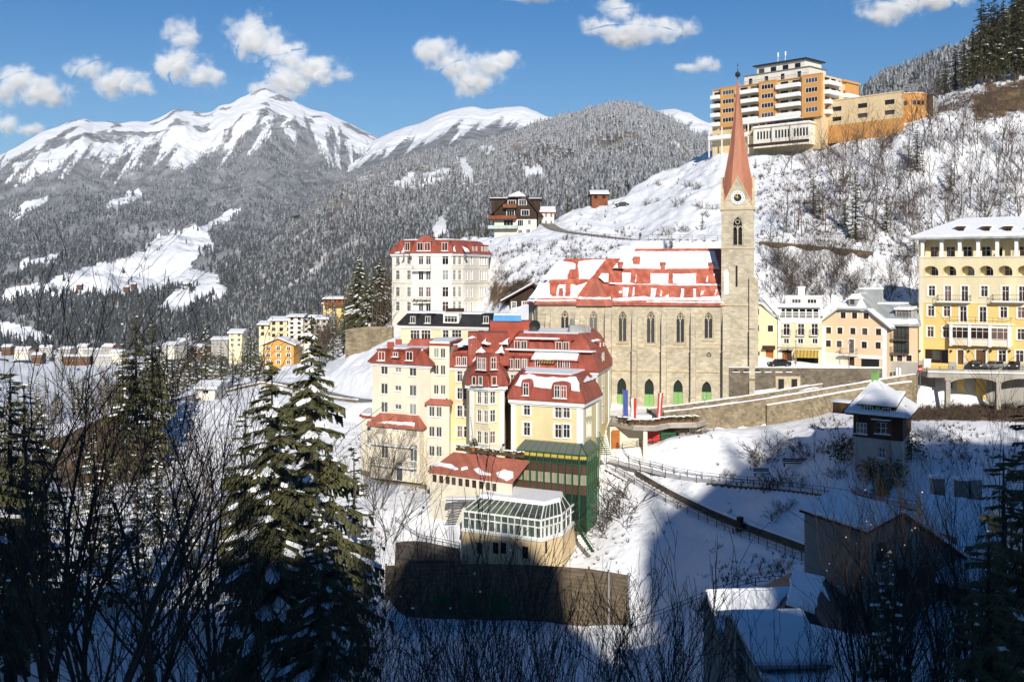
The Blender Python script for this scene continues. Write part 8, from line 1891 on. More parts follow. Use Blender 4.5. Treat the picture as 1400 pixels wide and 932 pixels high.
def board_wall():
 pts = [P(px, py, Y) for px, py, Y in ((528, 772.5, 141.5), (556, 771.5, 140.6), (590, 770.5, 140), (625, 770, 139.6), (660, 770, 139.2), (697, 770.5, 138.8), (735, 772, 138.3), (770, 774, 137.6), (805, 777, 136.8), (832, 781, 136), (859, 785.5, 135))]
 t = thing('board_wall', pts[5].copy(), 'long curved brown wooden screen wall in the shade below the glass garden room', 'screen wall')
 bot = [853, 852, 851, 850, 850, 850.5, 852, 855, 860, 865, 872]
 for i, p in enumerate(pts): mb = MB(); zb = zz(bot[i], p.y); mb.box(V((p.x, p.y-.12, (p.z+zb)/2)), .22, .3, p.z-zb+.5); mb.build('post', M('grey_metal' if i > 8 else 'grey_wood'), t)
 for i, (a, b) in enumerate(zip(pts[:-1], pts[1:])):
  z0a, z0b = zz(bot[i], a.y)-.4, zz(bot[i+1], b.y)-.4; n = 16; d = (b-a); d.z = 0; nn = V((d.y, -d.x, 0)).normalized()
  for k in range(n):
   f0, f1 = k/n, (k+.93)/n; q = lambda p, z0, fr: V((p.x, p.y, z0+(p.z-z0)*fr)); e = nn*(.05+.02*((k*7+i) % 3)); A, B, C, D = q(a, z0a, f0), q(b, z0b, f0), q(b, z0b, f1), q(a, z0a, f1); mb = MB(); mb.prism([A-e, B-e, C-e, D-e], [A+e, B+e, C+e, D+e]); mb.build('board', M('grey_wood'), t)
 for i in (2, 3, 4): a, b = pts[i], pts[i+1]; q = lambda p, py: V((p.x, p.y-.25, zz(py, p.y))); mb = MB(); mb.prism([q(a.lerp(b, .05), 838), q(b.lerp(a, .05), 840), q(b.lerp(a, .05), 814), q(a.lerp(b, .05), 812)], [p+V((0, .05, 0)) for p in (q(a.lerp(b, .05), 838), q(b.lerp(a, .05), 840), q(b.lerp(a, .05), 814), q(a.lerp(b, .05), 812))]); mb.build('green_mesh', M('green_mesh'), t)
board_wall()
def bridge():
 t = thing('bridge', P(1340, 515, 178), 'concrete road bridge on slender pillars in front of the yellow hotel', 'bridge'); A, B = P(1268, 509.5, 180), P(1440, 510.5, 176.5); mb = MB()
 def seg(y0, y1, dy0, dy1, mt, nm): mb = MB(); q = [A+V((0, dy0, 0)), B+V((0, dy0, 0)), B+V((0, dy1, 0)), A+V((0, dy1, 0))]; f = lambda p, y: V((p.x, p.y, zz(y, 178.5))); mb.prism([f(p, y1) for p in q], [f(p, y0) for p in q]); mb.build(nm, M(mt), t)
 seg(510, 517, 0, 8, 'concrete', 'deck'); seg(508.3, 510, -.3, .5, 'snow', 'parapet_snow'); seg(505.5, 508.2, .1, .4, 'concrete', 'parapet')
 for px in (1297.5, 1367, 1432): mb = MB(); p = A.lerp(B, (px-1268)/172); mb.box(V((p.x, p.y+.5, zz(538, 178))), .75, .75, 5.4); mb.box(V((p.x, p.y+.4, zz(519, 178))), 1.3, .9, .5); mb.build('pillar', M('concrete'), t)
 for px0, px1 in ((1300, 1365), (1369, 1430)):
  mb = MB(); a, b = A.lerp(B, (px0-1268)/172), A.lerp(B, (px1-1268)/172); n = 10; zt, zb = zz(516.9, 178), zz(524, 178); top = [V((a.x+(b.x-a.x)*k/n, a.y+(b.y-a.y)*k/n, zt)) for k in range(n+1)]; bt = [V((p.x, p.y, zb+(zt-zb)*math.sin(math.pi*k/n)**.6*.95)) for k, p in enumerate(top)]
  for k in range(n): mb.prism([top[k], top[k+1], bt[k+1], bt[k]], [p+V((0, .6, 0)) for p in (top[k], top[k+1], bt[k+1], bt[k])])
  mb.build('arch', M('concrete'), t)
 mb = MB();
 for k in range(9):
  a0, a1 = math.pi*.5+math.pi*.5*k/9, math.pi*.5+math.pi*.5*(k+1)/9; c = P(1290, 530, 181); f = lambda a, z: V((c.x-0.2+3.4*math.cos(a), c.y+2-3.4*math.sin(a)*-.3, z)); mb.poly([f(a0, c.z-3.5), f(a1, c.z-3.5), f(a1, c.z+2.3), f(a0, c.z+2.3)])
 mb.build('abutment', M('concrete'), t); mb = MB(); mb.box(P(1350, 526, 187)+V((0, 0, -2.2)), 26, .6, 8); mb.build('back_wall', M('dark_stone'), t)
 rail_along('railing on the bridge deck in front of the yellow hotel', [A+V((0, .25, .1)), B+V((0, .25, .1))], .9, 1.6)
 v = thing('viaduct', P(1110, 340, 232), 'old stone and timber viaduct carrying the hillside road behind the church tower', 'viaduct'); pl = [p for p in side(ROADS['upper'][0], -2.6) if 1035 < p.x/p.y*F+HX < 1200]
 for a, b in zip(pl[:-1], pl[1:]):
  mb = MB(); q = [a, b, b+V((0, .5, 0)), a+V((0, .5, 0))]; mb.prism([p-V((0, 0, 1.1)) for p in q], [p+V((0, 0, .35)) for p in q]); mb.build('beam', M('grey_wood'), v)
 for k in range(0, len(pl), 2): mb = MB(); mb.box(pl[k]+V((0, .6, -2.3)), .9, .9, 2.6); mb.build('pier', M('rubble_stone'), v)
bridge()

# ------------------------------------------------------------ small things
def car(px, py, Y, rz, mt, label, group=None, L=4.2):
 p = P(px, py, Y); t = thing('parked_car', p, label, 'car', group, rz); prof = [(-.5, .25), (-.49, .62), (-.40, .78), (-.20, .84), (-.10, 1.28), (.22, 1.32), (.36, .92), (.49, .84), (.5, .3)]
 mb = MB(); mb.prism([V((x*L, -.82, z)) for x, z in prof], [V((x*L, .82, z)) for x, z in prof]); mb.build('body', M(mt), None).parent = t
 for s_ in (-1, 1): mb = MB(); pr = [(-.17, .88), (-.09, 1.22), (.20, 1.26), (.31, .93)]; mb.prism([V((x*L, s_*.83, z)) for x, z in pr], [V((x*L, s_*.80, z)) for x, z in pr]); mb.build('side_window', M('window_glass'), None).parent = t
 mb = MB(); mb.prism([V((-.205*L, -.7, .88)), V((-.11*L, -.7, 1.24)), V((-.11*L, .7, 1.24)), V((-.205*L, .7, .88))], [V((-.215*L, -.7, .88)), V((-.12*L, -.7, 1.25)), V((-.12*L, .7, 1.25)), V((-.215*L, .7, .88))]); mb.build('windscreen', M('window_glass'), None).parent = t
 wm = MB(); wm.tube((0, -.1, 0), (0, .1, 0), .32, .32, 12, 0, True); wm.tube((0, -.11, 0), (0, .11, 0), .18, .18, 8, 1, True); wm = wm.build('wheel', M('black_paint', 'grey_metal'), mesh_only=True)
 for x in (-.31, .31):
  for y in (-.78, .78): link('wheel', wm, t, V((x*L, y, .32)))
 for y in (-.6, .6): mb = MB(); mb.box((-.497*L, y, .66), .06, .3, .16); mb.build('headlight', M('white_paint'), None).parent = t
 return t
car(1335, 503.5, 183.5, 1.2, 'black_paint', 'black car parked at the hotel door on the bridge road', 'cars in front of the yellow hotel', 4.4); car(1360, 504, 182.5, .35, 'grey_metal', 'grey car parked in the middle in front of the yellow hotel', 'cars in front of the yellow hotel'); car(1388, 504, 181.5, 1.0, 'dark_metal', 'dark van at the right edge in front of the yellow hotel', 'cars in front of the yellow hotel', 4.6)
car(1064.5, 501, 189.3, .1, 'black_paint', 'dark car parked behind the promenade wall by the shop awning', None, 4.0); p = ground_at(850, 282, 300, 380); car(850, 282, p.y if p else 340, .1, 'dark_metal', 'dark car parked high on the snowy slope near the red hut')
def sign_post():
 b = P(1258, 520, 181.5); t = thing('road_sign', b, 'round red road sign on a post at the start of the ramp road', 'road sign'); mb = MB(); mb.tube(b-V((0, 0, 1.5)), b+V((0, 0, 2.0)), .04, .04, 6); mb.build('post', M('grey_metal'), t); mb = MB(); mb.tube(b+V((0, -.06, 1.9)), b+V((0, -.03, 1.9)), .38, .38, 16, 0, True); mb.box(b+V((0, -.07, 1.9)), .5, .02, .13, 0, 1); mb.build('disc', M('red_cloth', 'white_paint'), t)
 for px, lab in ((1226, 'left of two white bollard posts by the end of the promenade wall'), (1230, 'right of two white bollard posts by the end of the promenade wall')): mb = MB(); p = P(px, 508, 184.5); mb.box(p, .35, .25, 1.1); mb.box(p+V((0, 0, .6)), .4, .3, .1); tag(mb.build('bollard', M('white_paint')), lab, 'bollard', 'white bollards')
 mb = MB(); p = P(1267, 496.5, 186.5); mb.box(p, 1.2, .6, 1.3); mb.box(p+V((0, 0, .7)), 1.3, .7, .12, 0, 1); tag(mb.build('cabinet', M('white_paint', 'snow')), 'white street cabinet at the corner of the yellow hotel', 'cabinet')
 for px, y0, y1, Y, lab in ((1088, 500, 468, 186.2, 'slim lamp post on the promenade in front of the shop awning'), (1161, 505, 470, 186, 'slim lamp post in front of the pink gabled house'), (963, 575, 545, 176, 'lamp post on the ramp road below the last green church door')):
  p = P(px, y0, Y); t = thing('street_lamp', p, lab, 'street lamp', 'street lamps'); mb = MB(); h = zz(y1, Y)-p.z; mb.tube(p, p+V((0, 0, h)), .07, .05, 6); mb.build('post', M('grey_metal'), t); mb = MB(); mb.tube(p+V((0, 0, h)), p+V((0, 0, h+.4)), .12, .2, 6, 0, True); mb.build('lantern', M('white_teal'), t)
 for px, py, Y, mt, lab in ((1041, 655, 154.5, 'dark_wood', 'snow topped bench beside the upper zigzag path'), (1086, 653, 153, 'dark_wood', 'long dark bench with a plank back above the upper path')):
  p = gpt(px, Y); t = thing('bench', p, lab, 'bench', 'benches by the path'); L = 2.2 if px < 1060 else 3.2
  for k in range(3): mb = MB(); mb.box(p+V((0, -.3+.2*k, .45)), L, .16, .06); mb.build('slat', M(mt), t)
  for k in range(2): mb = MB(); mb.box(p+V((0, .32, .7+.25*k)), L, .05, .18); mb.build('back_slat', M(mt), t)
  for s_ in (-1, 1): mb = MB(); mb.box(p+V((s_*(L/2-.2), 0, .2)), .1, .6, .5); mb.build('leg', M('dark_metal'), t)
  if px < 1060: sn = MB(); lump(sn, p+V((-.4, 0, .48)), .8, .16, random.Random(2)); lump(sn, p+V((.5, 0, .48)), .6, .14, random.Random(3)); sn.build('snow', M('snow'), t)
 for px, Y, lab in ((1011, 141, 'cut tree stump standing in the shaded snow below the lower path'),): p = gpt(px, Y, -.1); mb = MB(); mb.tube(p, p+V((.1, 0, 1.9)), .55, .45, 9, 0, True); t = tag(mb.build('tree_stump', M('bark')), lab, 'tree stump')
 # walker on the hillside road
 b = P(875.5, 330.5, 257); b.z = gz(b.x, b.y)+.1; t = thing('person', b, 'person in dark clothes walking on the hillside road above the church roof', 'person')
 me = bpy.data.meshes.new('body'); J = [(0, 0, .92), (0, 0, 1.2), (0, 0, 1.45), (0, 0, 1.56), (0, -.02, 1.70), (.2, 0, 1.42), (.26, -.05, 1.15), (.24, -.2, .92), (-.2, 0, 1.42), (-.26, .05, 1.15), (-.24, -.05, .92), (.1, -.05, .88), (.12, -.2, .48), (.12, -.22, .06), (.12, -.38, .03), (-.1, .03, .88), (-.12, .15, .48), (-.12, .25, .06), (-.12, .1, .03)]
 E = [(0, 1), (1, 2), (2, 3), (3, 4), (2, 5), (5, 6), (6, 7), (2, 8), (8, 9), (9, 10), (0, 11), (11, 12), (12, 13), (13, 14), (0, 15), (15, 16), (16, 17), (17, 18)]; me.from_pydata(J, E, []); o = link('body', me, t); sk = o.modifiers.new('skin', 'SKIN'); R_ = [.16, .17, .16, .06, .10, .08, .06, .045, .08, .06, .045, .10, .075, .055, .045, .10, .075, .055, .045]
 for v, r in zip(me.skin_vertices[0].data, R_): v.radius = (r, r)
 me.skin_vertices[0].data[0].use_root = True; o.modifiers.new('sub', 'SUBSURF').levels = 1; me.materials.append(MATS['black_paint'])
sign_post()
# deck and rail court left of the garden room
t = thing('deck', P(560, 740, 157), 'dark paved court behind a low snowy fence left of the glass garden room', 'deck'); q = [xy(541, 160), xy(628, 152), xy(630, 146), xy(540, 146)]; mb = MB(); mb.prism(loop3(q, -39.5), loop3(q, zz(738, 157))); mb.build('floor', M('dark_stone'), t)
rail_along('low dark fence along the edge of the paved court', [V((*xy(541, 159.6), zz(738, 157))), V((*xy(628, 151.8), zz(738, 157)))], .9, 1.5)
t = thing('stairway', P(615, 698, 157), 'white metal stair with a snowy landing in front of the low cream wing', 'stair'); mb = MB(); mb.box(P(634, 682, 154.5), 5.0, 1.5, .25); mb.box(P(634, 680.5, 154.5), 5.0, 1.5, .2, 0, 1); mb.build('landing', M('grey_metal', 'snow'), t)
for k in range(7): mb = MB(); mb.box(P(626-k*1.5, 686+k*3.2, 154-k*.1), 1.6, .4, .08); mb.build('step', M('grey_metal'), t)
t = thing('garden_stair', P(800, 735, 153), 'green metal garden stair running down beside the glass garden room', 'stair')
for k in range(10): mb = MB(); mb.box(P(790+k*2.2, 722+k*3.4, 152.5-k*.5), .5, 1.2, .07); mb.build('step', M('green_paint'), t)
mb = MB(); mb.tube(P(789, 714, 152), P(812, 748, 147), .05, .05, 4); mb.tube(P(787, 720, 152), P(810, 754, 147), .07, .07, 4); mb.build('handrail', M('green_paint'), t)


# ------------------------------------------------------------ trees
def spruce_mesh(seed, whorls, per, stations, R_=3.6, Ht=20.0, snow=.35, bare=.06, droop=.5, shape=1.0):
 """trunk mesh and crown mesh of a spruce 20 m tall: drooping boughs of needle sprays, snow along their upper sides"""
 r = random.Random(seed); tk = MB(); tk.tube((0, 0, -1.5), (0, 0, Ht*.55), .30, .16, 7); tk.tube((0, 0, Ht*.55), (0, 0, Ht*.99), .16, .02, 5); cr = MB()
 for k in range(whorls):
  t = bare+(1-bare)*((k+r.random()*.7)/whorls); z = Ht*t; z00 = z
  L0 = R_*((1-t)**.8*.97+.05)*(1 if t > bare+.12 else .75)*shape
  for b in range(max(3, int(per*(.55+.45*(1-t))))):
   a = 6.283*r.random(); z = z00+r.uniform(-.3, .3); L = L0*(.42+.8*r.random());
   if r.random() < .06: continue
   ca, sa = math.cos(a), math.sin(a); rise = .28*L*(t-.35); pts = []
   for i in range(4): s_ = i/3; pts.append(V((ca*L*s_, sa*L*s_, z+rise*s_-droop*L*.55*s_*s_+.10*L*max(0, s_-.6)*2)))
   sd = V((-sa, ca, 0))
   for j in range(stations):
    s_ = (j+.4+.5*r.random())/stations; q = s_*2.999; i = int(q); p = pts[i].lerp(pts[i+1], q-i); dr = (pts[i+1]-pts[i]).normalized(); wl_ = (.16+.34*L*(1-s_)**.7*.55+.10)*(.7+.5*r.random())*(.8 if stations > 12 else 1)
    for sg in (-1, 1):
     tip = p+(sd*sg*.8+dr*.65).normalized()*wl_+V((0, 0, -.30*wl_*(.4+r.random()))); wv = dr*(.07+.10*wl_)
     cr.poly([p-wv, p+wv*.9, tip+wv*.25, tip-wv*.3], 0)
    if r.random() < .75: tip = p+dr*.15+V((0, 0, -(.28+.45*r.random())*min(1, L*.45))); wv = dr*.13*min(1.3, .5+L*.35); cr.poly([p-wv, p+wv, tip+wv*.4, tip-wv*.5], 0)
   e = pts[3]; d3 = (pts[3]-pts[2]).normalized(); cr.poly([e-sd*.10, e+d3*.25, e+sd*.10, e-d3*.3], 0)
   if r.random() < snow:
    s0 = r.uniform(.1, .5); s1 = min(1, s0+r.uniform(.3, .6)); n = 5; wd = .11+.055*L; row = []
    for i in range(n+1):
     q = (s0+(s1-s0)*i/n)*2.999; ii = int(q); p = pts[ii].lerp(pts[ii+1], q-ii)+V((0, 0, .05)); w_ = wd*(1.15 if 0 < i < n else .35)*(.6+.8*r.random()); row.append((p-sd*w_-V((0, 0, .03)), p+V((0, 0, .07+wd*.35)), p+sd*w_-V((0, 0, .03))))
    for (a0, b0, c0), (a1, b1, c1) in zip(row[:-1], row[1:]): cr.poly([a0, b0, b1, a1], 1); cr.poly([b0, c0, c1, b1], 1)
 return tk.build('trunk', M('bark'), mesh_only=True), cr.build('crown', M('needles', 'snow', 'dry_needles'), mesh_only=True)
SP_HI = [spruce_mesh(s_, 42, 11, 16, R_=4.4, snow=.45, droop=.78) for s_ in (1, 2)]
SP_MID = [spruce_mesh(s_, 26, 8, 6, R_=3.3, snow=.5, droop=.45) for s_ in (11, 12, 13)]
SP_DARK = [spruce_mesh(s_, 26, 8, 6, R_=3.0, snow=.05, bare=.14, droop=.6) for s_ in (21, 22)]
SP_COL = [spruce_mesh(s_, 34, 11, 7, R_=2.9, snow=.07, droop=.4, bare=.04, shape=1.15) for s_ in (31, 32)]
tr_ = random.Random(99); NT = [0]
def conifer(bank, p, h, label, group=None, wide=1.0, name='spruce_tree', cat='tree'):
 tk, cr = bank[NT[0] % len(bank)]; NT[0] += 1; t = thing(name, p, label, cat, group, tr_.random()*6.28); k = h/20.0; t.scale = (k*wide, k*wide, k); link('trunk', tk, t); link('crown', cr, t); return t
def from_tip(bank, px, tip, Y, label, group=None, wide=1.0, **k):
 """conifer whose top stands at (px, tip) at depth Y, rooted in the ground"""
 b = gpt(px, Y, -.2); h = zz(tip, Y)-b.z; return conifer(bank, b, h, label, group, wide*20/h*h/20, **k)
def on_ground(px, py, y0=60, y1=420, dflt=280): p = ground_at(px, py, y0, y1); return p if p else gpt(px, dflt)

def bare_mesh(seed, Ht, r0, kids, lv, spread, up=.25, stems=1, mt='twig', wob=.16, snow=0, first=.25, nseg=4, thin=.012):
 """leafless tree: trunk mesh, and a crown mesh of branches down to the twigs"""
 r = random.Random(seed); tk, cr, sn = MB(), MB(), MB()
 def grow(p, d, L, rad, level):
  mb = tk if level == 0 else cr; n = nseg if level < 2 else 3; q = p; pts = [p]
  for i in range(n):
   d = (d+V((r.gauss(0, wob), r.gauss(0, wob), r.gauss(0, wob*.6)+up*.25))).normalized(); q2 = q+d*L/n; ra, rb = rad*(1-.75*i/n), rad*(1-.75*(i+1)/n)
   mb.tube(q, q2, max(thin, ra), max(thin*.7, rb), 6 if level == 0 else (4 if level == 1 else 3)); q = q2; pts.append(q)
   if snow and level >= 1 and r.random() < snow: lump(sn, q+V((0, 0, rad*.3)), .05+rad*1.1, .06+rad*.5, r, 0, 5)
  if level >= lv: return
  for k in range(kids[level]):
   t = first+(1-first)*(k+r.random())/kids[level] if level == 0 else .2+.8*(k+r.random())/kids[level]; x = t*n; i = min(n-1, int(x)); pp = pts[i].lerp(pts[i+1], x-i); ax = (pts[i+1]-pts[i]).normalized(); o = ax.orthogonal().normalized(); o.rotate(Matrix.Rotation(r.random()*6.283, 3, ax)); dd = (ax*math.cos(spread)+o*math.sin(spread)*(.7+.6*r.random())+V((0, 0, up*.6))).normalized()
   grow(pp, dd, L*(.62-.25*t if level == 0 else .58)*(.7+.6*r.random()), max(thin, rad*(1-.7*t)*.6), level+1)
 for s_ in range(stems):
  a = 6.283*s_/max(1, stems)+r.random(); l_ = .0 if stems == 1 else .16+.22*r.random(); grow(V((0, 0, -1.0)) if stems == 1 else V((.3*math.cos(a), .3*math.sin(a), -1.0)), V((math.cos(a)*l_, math.sin(a)*l_, 1)).normalized(), Ht*(.85 if stems == 1 else .62+.4*r.random()), r0*(1 if stems == 1 else .65), 0)
 res = [('trunk', tk.build('trunk', M('bark' if mt == 'twig' else 'pale_bark'), mesh_only=True)), ('branches', cr.build('branches', M(mt), mesh_only=True))]
 if snow: res.append(('snow', sn.build('snow', M('snow'), mesh_only=True)))
 return res
def bare(bank, p, h, nom, label, group=None, name='bare_tree', cat='tree', k2=1.0):
 parts = bank[NT[0] % len(bank)]; NT[0] += 1; t = thing(name, p, label, cat, group, tr_.random()*6.28); k = h/nom; t.scale = (k*k2, k*k2, k)
 for nm, me in parts: link(nm, me, t)
 return t
B_HILL = [bare_mesh(s_, 12, .12, (9, 3), 2, .75, .3, mt='brown_twig', thin=.022) for s_ in (41, 42, 43, 44)]
B_BUSHY = [bare_mesh(s_, 7, .10, (8, 4), 2, .6, .25, stems=4, mt='brown_twig', thin=.022) for s_ in (51, 52, 53)]
B_SHRUB = [bare_mesh(s_, 2.2, .05, (6, 4), 2, .7, .15, stems=7, mt='brown_twig', thin=.014) for s_ in (61, 62, 63)]
B_PALE = [bare_mesh(s_, 13, .16, (11, 5, 3), 3, .6, .35, mt='brown_twig', thin=.014, stems=2) for s_ in (71, 72)]
B_FORE = [bare_mesh(s_, 15, .26, (8, 5, 4), 3, .5, .25, mt='twig', thin=.011, stems=3, snow=.006, wob=.13, first=.2) for s_ in (81, 82)]
B_BRUSH = [bare_mesh(s_, 9, .12, (6, 4, 3), 3, .5, .28, mt='twig', thin=.013, stems=5, snow=.004, wob=.13, first=.15) for s_ in (91, 92)]

# large spruces left of the hotel
from_tip(SP_HI, 426, 436, 97, 'tallest snow laden spruce left of the hotel with its top before the orange house', wide=1.10); from_tip(SP_HI, 372, 492, 78, 'broad dark spruce in front of the tallest one reaching down into the shade', wide=1.18)
from_tip(SP_MID, 484, 606, 112, 'young snowy spruce between the tall spruces and the cream hotel wing', wide=1.25); from_tip(SP_MID, 335, 560, 90, 'ragged snowy spruce on the left shoulder of the tall spruces', wide=1.2); from_tip(SP_HI, 440, 700, 74, 'low dark spruce at the foot of the tall spruces in the shade', wide=1.4)
for i, (px, tip, Y, w_) in enumerate([(186, 432, 172, 1.25), (208, 440, 176, 1.2), (168, 470, 165, 1.1)]): from_tip(SP_COL, px, tip, Y, ['tall dense olive green conifer highest of the clump left of the road', 'round topped conifer just right of the highest one in the clump', 'shorter dense conifer on the left of the olive clump'][i], wide=w_)
LAB = ['leftmost', 'second', 'third', 'fourth', 'fifth', 'sixth', 'seventh', 'eighth', 'ninth', 'tenth', 'eleventh', 'twelfth', 'thirteenth', 'fourteenth', 'fifteenth', 'sixteenth', 'seventeenth', 'eighteenth', 'nineteenth', 'twentieth']
for i, (px, tip, Y) in enumerate([(228, 470, 205), (243, 462, 235), (256, 448, 260), (268, 455, 270), (281, 440, 275), (302, 462, 245), (318, 470, 262), (338, 452, 285), (350, 458, 262), (361, 476, 255)]): from_tip(SP_MID, px, tip, Y, LAB[i]+' snowy conifer from the left in the row behind the valley road', 'conifers behind the valley road', 1.15)
for i, (px, tip, Y) in enumerate([(-12, 470, 66), (14, 498, 70), (33, 522, 74), (60, 566, 84)]): from_tip(SP_DARK if i < 3 else SP_MID, px, tip, Y, LAB[i]+' black shaded conifer from the left edge on the dark bank', 'dark conifers at the left edge', 1.5)
for i, (px, tip, Y) in enumerate([(38, 640, 95), (128, 590, 112), (150, 640, 100), (188, 645, 98), (215, 600, 128), (256, 640, 118)]): from_tip(SP_MID, px, tip, Y, LAB[i]+' olive snow flecked spruce in the wooded hollow at the lower left', 'spruces in the hollow at the lower left', 1.3)
for i, (px, tip, Y) in enumerate([(1402, 548, 60), (1372, 610, 57), (1425, 520, 64), (1352, 690, 52)]): from_tip(SP_DARK, px, tip, Y, ['tall black conifer at the right edge', 'second black conifer in from the right edge', 'black conifer cut by the right frame edge', 'lowest black conifer near the right edge'][i], 'dark conifers at the right edge', 1.45)
from_tip(SP_MID, 1214, 748, 58, 'dark little spruce with sunlit snow on its boughs at the lower right', wide=1.15); from_tip(SP_DARK, 1330, 800, 50, 'dark spruce low in the right corner before the shaded house', wide=1.4)
for i, (px, tip, base, Y) in enumerate([(491, 350, 432, 272), (519, 352, 425, 275), (506, 378, 428, 268), (470, 418, 470, 275), (455, 432, 478, 280)]): b = gpt(px, Y, -.3); conifer(SP_HI if i < 3 else SP_MID, b, zz(tip, Y)-b.z, LAB[i]+' dark spruce in the group left of the white hotel', 'spruces left of the white hotel', 1.2)
for i, (px, tip, Y) in enumerate([(628, 301, 318), (642, 304, 322), (654, 303, 320), (664, 299, 326)]): from_tip(SP_DARK, px, tip, Y, LAB[i]+' dark conifer from the left beside the big timber chalet', 'conifers beside the timber chalet', 1.3)
for i, (px, tip, base) in enumerate([(839, 243, 272), (776, 266, 291), (1170, 236, 328), (1112, 234, 292), (1254, 168, 235), (960, 289, 314), (918, 318, 342), (1075, 287, 318), (1030, 190, 204), (1033, 214, 230), (1250, 300, 345), (1155, 270, 312), (1300, 215, 262), (1120, 262, 300), (1212, 262, 318)]):
 p = on_ground(px, base, 215, 420, 335 if i < 2 else 275); k = (base-tip)/F*p.y; conifer(SP_MID if i != 1 else SP_COL, p-V((0, 0, .3)), max(2.0, k), ['dark conifer by the red hut on the crest', 'bushy brown green conifer on the crest right of the timber chalet', 'tallest dark spruce on the hillside right of the spire', 'dark spruce nearest the spire on the hillside', 'slim dark spruce under the round orange building', 'small dark spruce on the snow left of the tower', 'round snowy spruce peeping over the church ridge', 'small spruce above the viaduct by the tower', 'tiny fir under the white pavilion', 'tiny fir below the other one beside the spire', 'spruce just above the roof of the yellow hotel', 'spruce left of the tallest hillside spruce', 'spruce high on the right hillside', 'dark young spruce between the spire and the tallest spruce', 'spruce right of the tallest hillside spruce'][i], 'conifers on the hillside', 1.3)
k = 0
for row, (Y, n) in enumerate(((338, 13), (350, 13), (366, 12))):
 for i in range(n):
  px = 1322+i*9+row*4+tr_.uniform(-4, 4); b = gpt(px, Y, -.5); h = 25+tr_.uniform(-3, 4)-(8 if px < 1335 else 0); conifer(SP_DARK, b, h, 'tall black spruce in the top right stand, '+('front', 'middle', 'back')[row]+' row, '+('left end' if i < 4 else 'middle' if i < 9 else 'by the frame edge'), 'spruces of the stand at the top right', 1.25); k += 1
for px, h in ((1292, 14), (1306, 17), (1318, 18), (1283, 9)): conifer(SP_DARK, gpt(px, 352, -.4), h, 'dark spruce on the left fringe of the top right stand', 'spruces of the stand at the top right', 1.5)
# valley conifers scattered by the far village and below the left road
for i in range(70):
 px, Y = tr_.uniform(0, 480), tr_.uniform(360, 1150)
 if px < 180 and Y > 600 and tr_.random() < .7: continue
 conifer(SP_MID, gpt(px, Y, -.3), tr_.uniform(12, 20), 'frosted conifer scattered on the valley floor', 'conifers on the valley floor', 1.2)
for i in range(38):
 px, Y = tr_.uniform(20, 330), tr_.uniform(175, 420); bare(B_HILL, gpt(px, Y), tr_.uniform(7, 12), 12, 'brown leafless tree beyond the hollow, '+('left of the olive conifers' if px < 160 else 'right of the olive conifers')+(', near' if Y < 280 else ', far'), 'leafless trees beyond the hollow')
for i in range(48):
 px, Y = tr_.uniform(20, 480), tr_.uniform(285, 460); conifer(SP_MID, gpt(px, Y, -.3), tr_.uniform(9, 17), 'dark conifer in the wood between the valley road and the village', 'conifers below the village', 1.2)

# leafless trees on the hillside
hill_pts = 0
for i in range(235):
 px, py = tr_.uniform(1035, 1405), tr_.uniform(150, 332)
 if px < 1120 and tr_.random() < .62: continue
 if py < 345-(px-1000)*.48+0 and px < 1240 and py < 205: continue
 p = ground_at(px, py, 222, 345)
 if p is None or abs((HY-p.z/p.y*F)-py) > 3: continue
 if py < 200 and px < 1135: continue
 hh = tr_.uniform(8, 15); bare(B_HILL, p, hh, 12, ('tall' if hh > 11.5 else 'short')+' thin leafless tree '+('just below the orange hotel' if py < 215 else 'halfway up the hillside' if py < 275 else 'low above the viaduct road')+(', near the spire' if px < 1150 else ', above the pink house' if px < 1270 else ', above the yellow hotel'), 'leafless trees on the hillside'); hill_pts += 1
for i in range(60):
 px, py = tr_.uniform(1036, 1260), tr_.uniform(345, 420); p = ground_at(px, py, 205, 240)
 if p is None: continue
 bare(B_BUSHY, p, tr_.uniform(3.0, 6.5), 7, 'leafless bush on the snowy bank behind the '+('yellow corner house' if px < 1080 else 'shop house' if px < 1125 else 'pink gabled house' if px < 1215 else 'yellow hotel corner')+(', high under the viaduct' if py < 380 else ', close above the roofs'), 'leafless bushes behind the houses', 'bare_bush', 'bush')
for i in range(75):
 px, py = tr_.uniform(1090, 1405), tr_.uniform(190, 335); p = ground_at(px, py, 222, 345)
 if p is None: continue
 bare(B_BUSHY, p, tr_.uniform(2.5, 6), 7, 'brown scrubby bush among the hillside trees '+('above the pink house' if px < 1250 else 'above the yellow hotel')+(', higher up' if py < 260 else ', lower down'), 'brown bushes on the hillside', 'bare_bush', 'bush')
for i in range(22):
 px, Y = tr_.uniform(500, 542), tr_.uniform(258, 300); bare(B_HILL, gpt(px, Y), tr_.uniform(9, 16), 12, 'brown leafless tree on the slope left of the white hotel', 'leafless trees left of the white hotel')
for i in range(20):
 px, Y = tr_.uniform(415, 475), tr_.uniform(262, 330); bare(B_HILL if i % 2 else B_BUSHY, gpt(px, Y), tr_.uniform(7, 12), 12 if i % 2 else 7, 'grey leafless tree in front of the pale apartment wing', 'leafless trees by the apartment wing')
for i in range(26):
 px, py = tr_.uniform(672, 800), tr_.uniform(335, 410); p = ground_at(px, py, 215, 320)
 if p: bare(B_SHRUB, p, tr_.uniform(1.5, 3.2), 2.2, 'brown shrub on the bank '+('beside the white hotel' if px < 730 else 'above the church choir')+(', upper part' if py < 370 else ', lower part'), 'shrubs above the church choir', 'shrub', 'shrub')
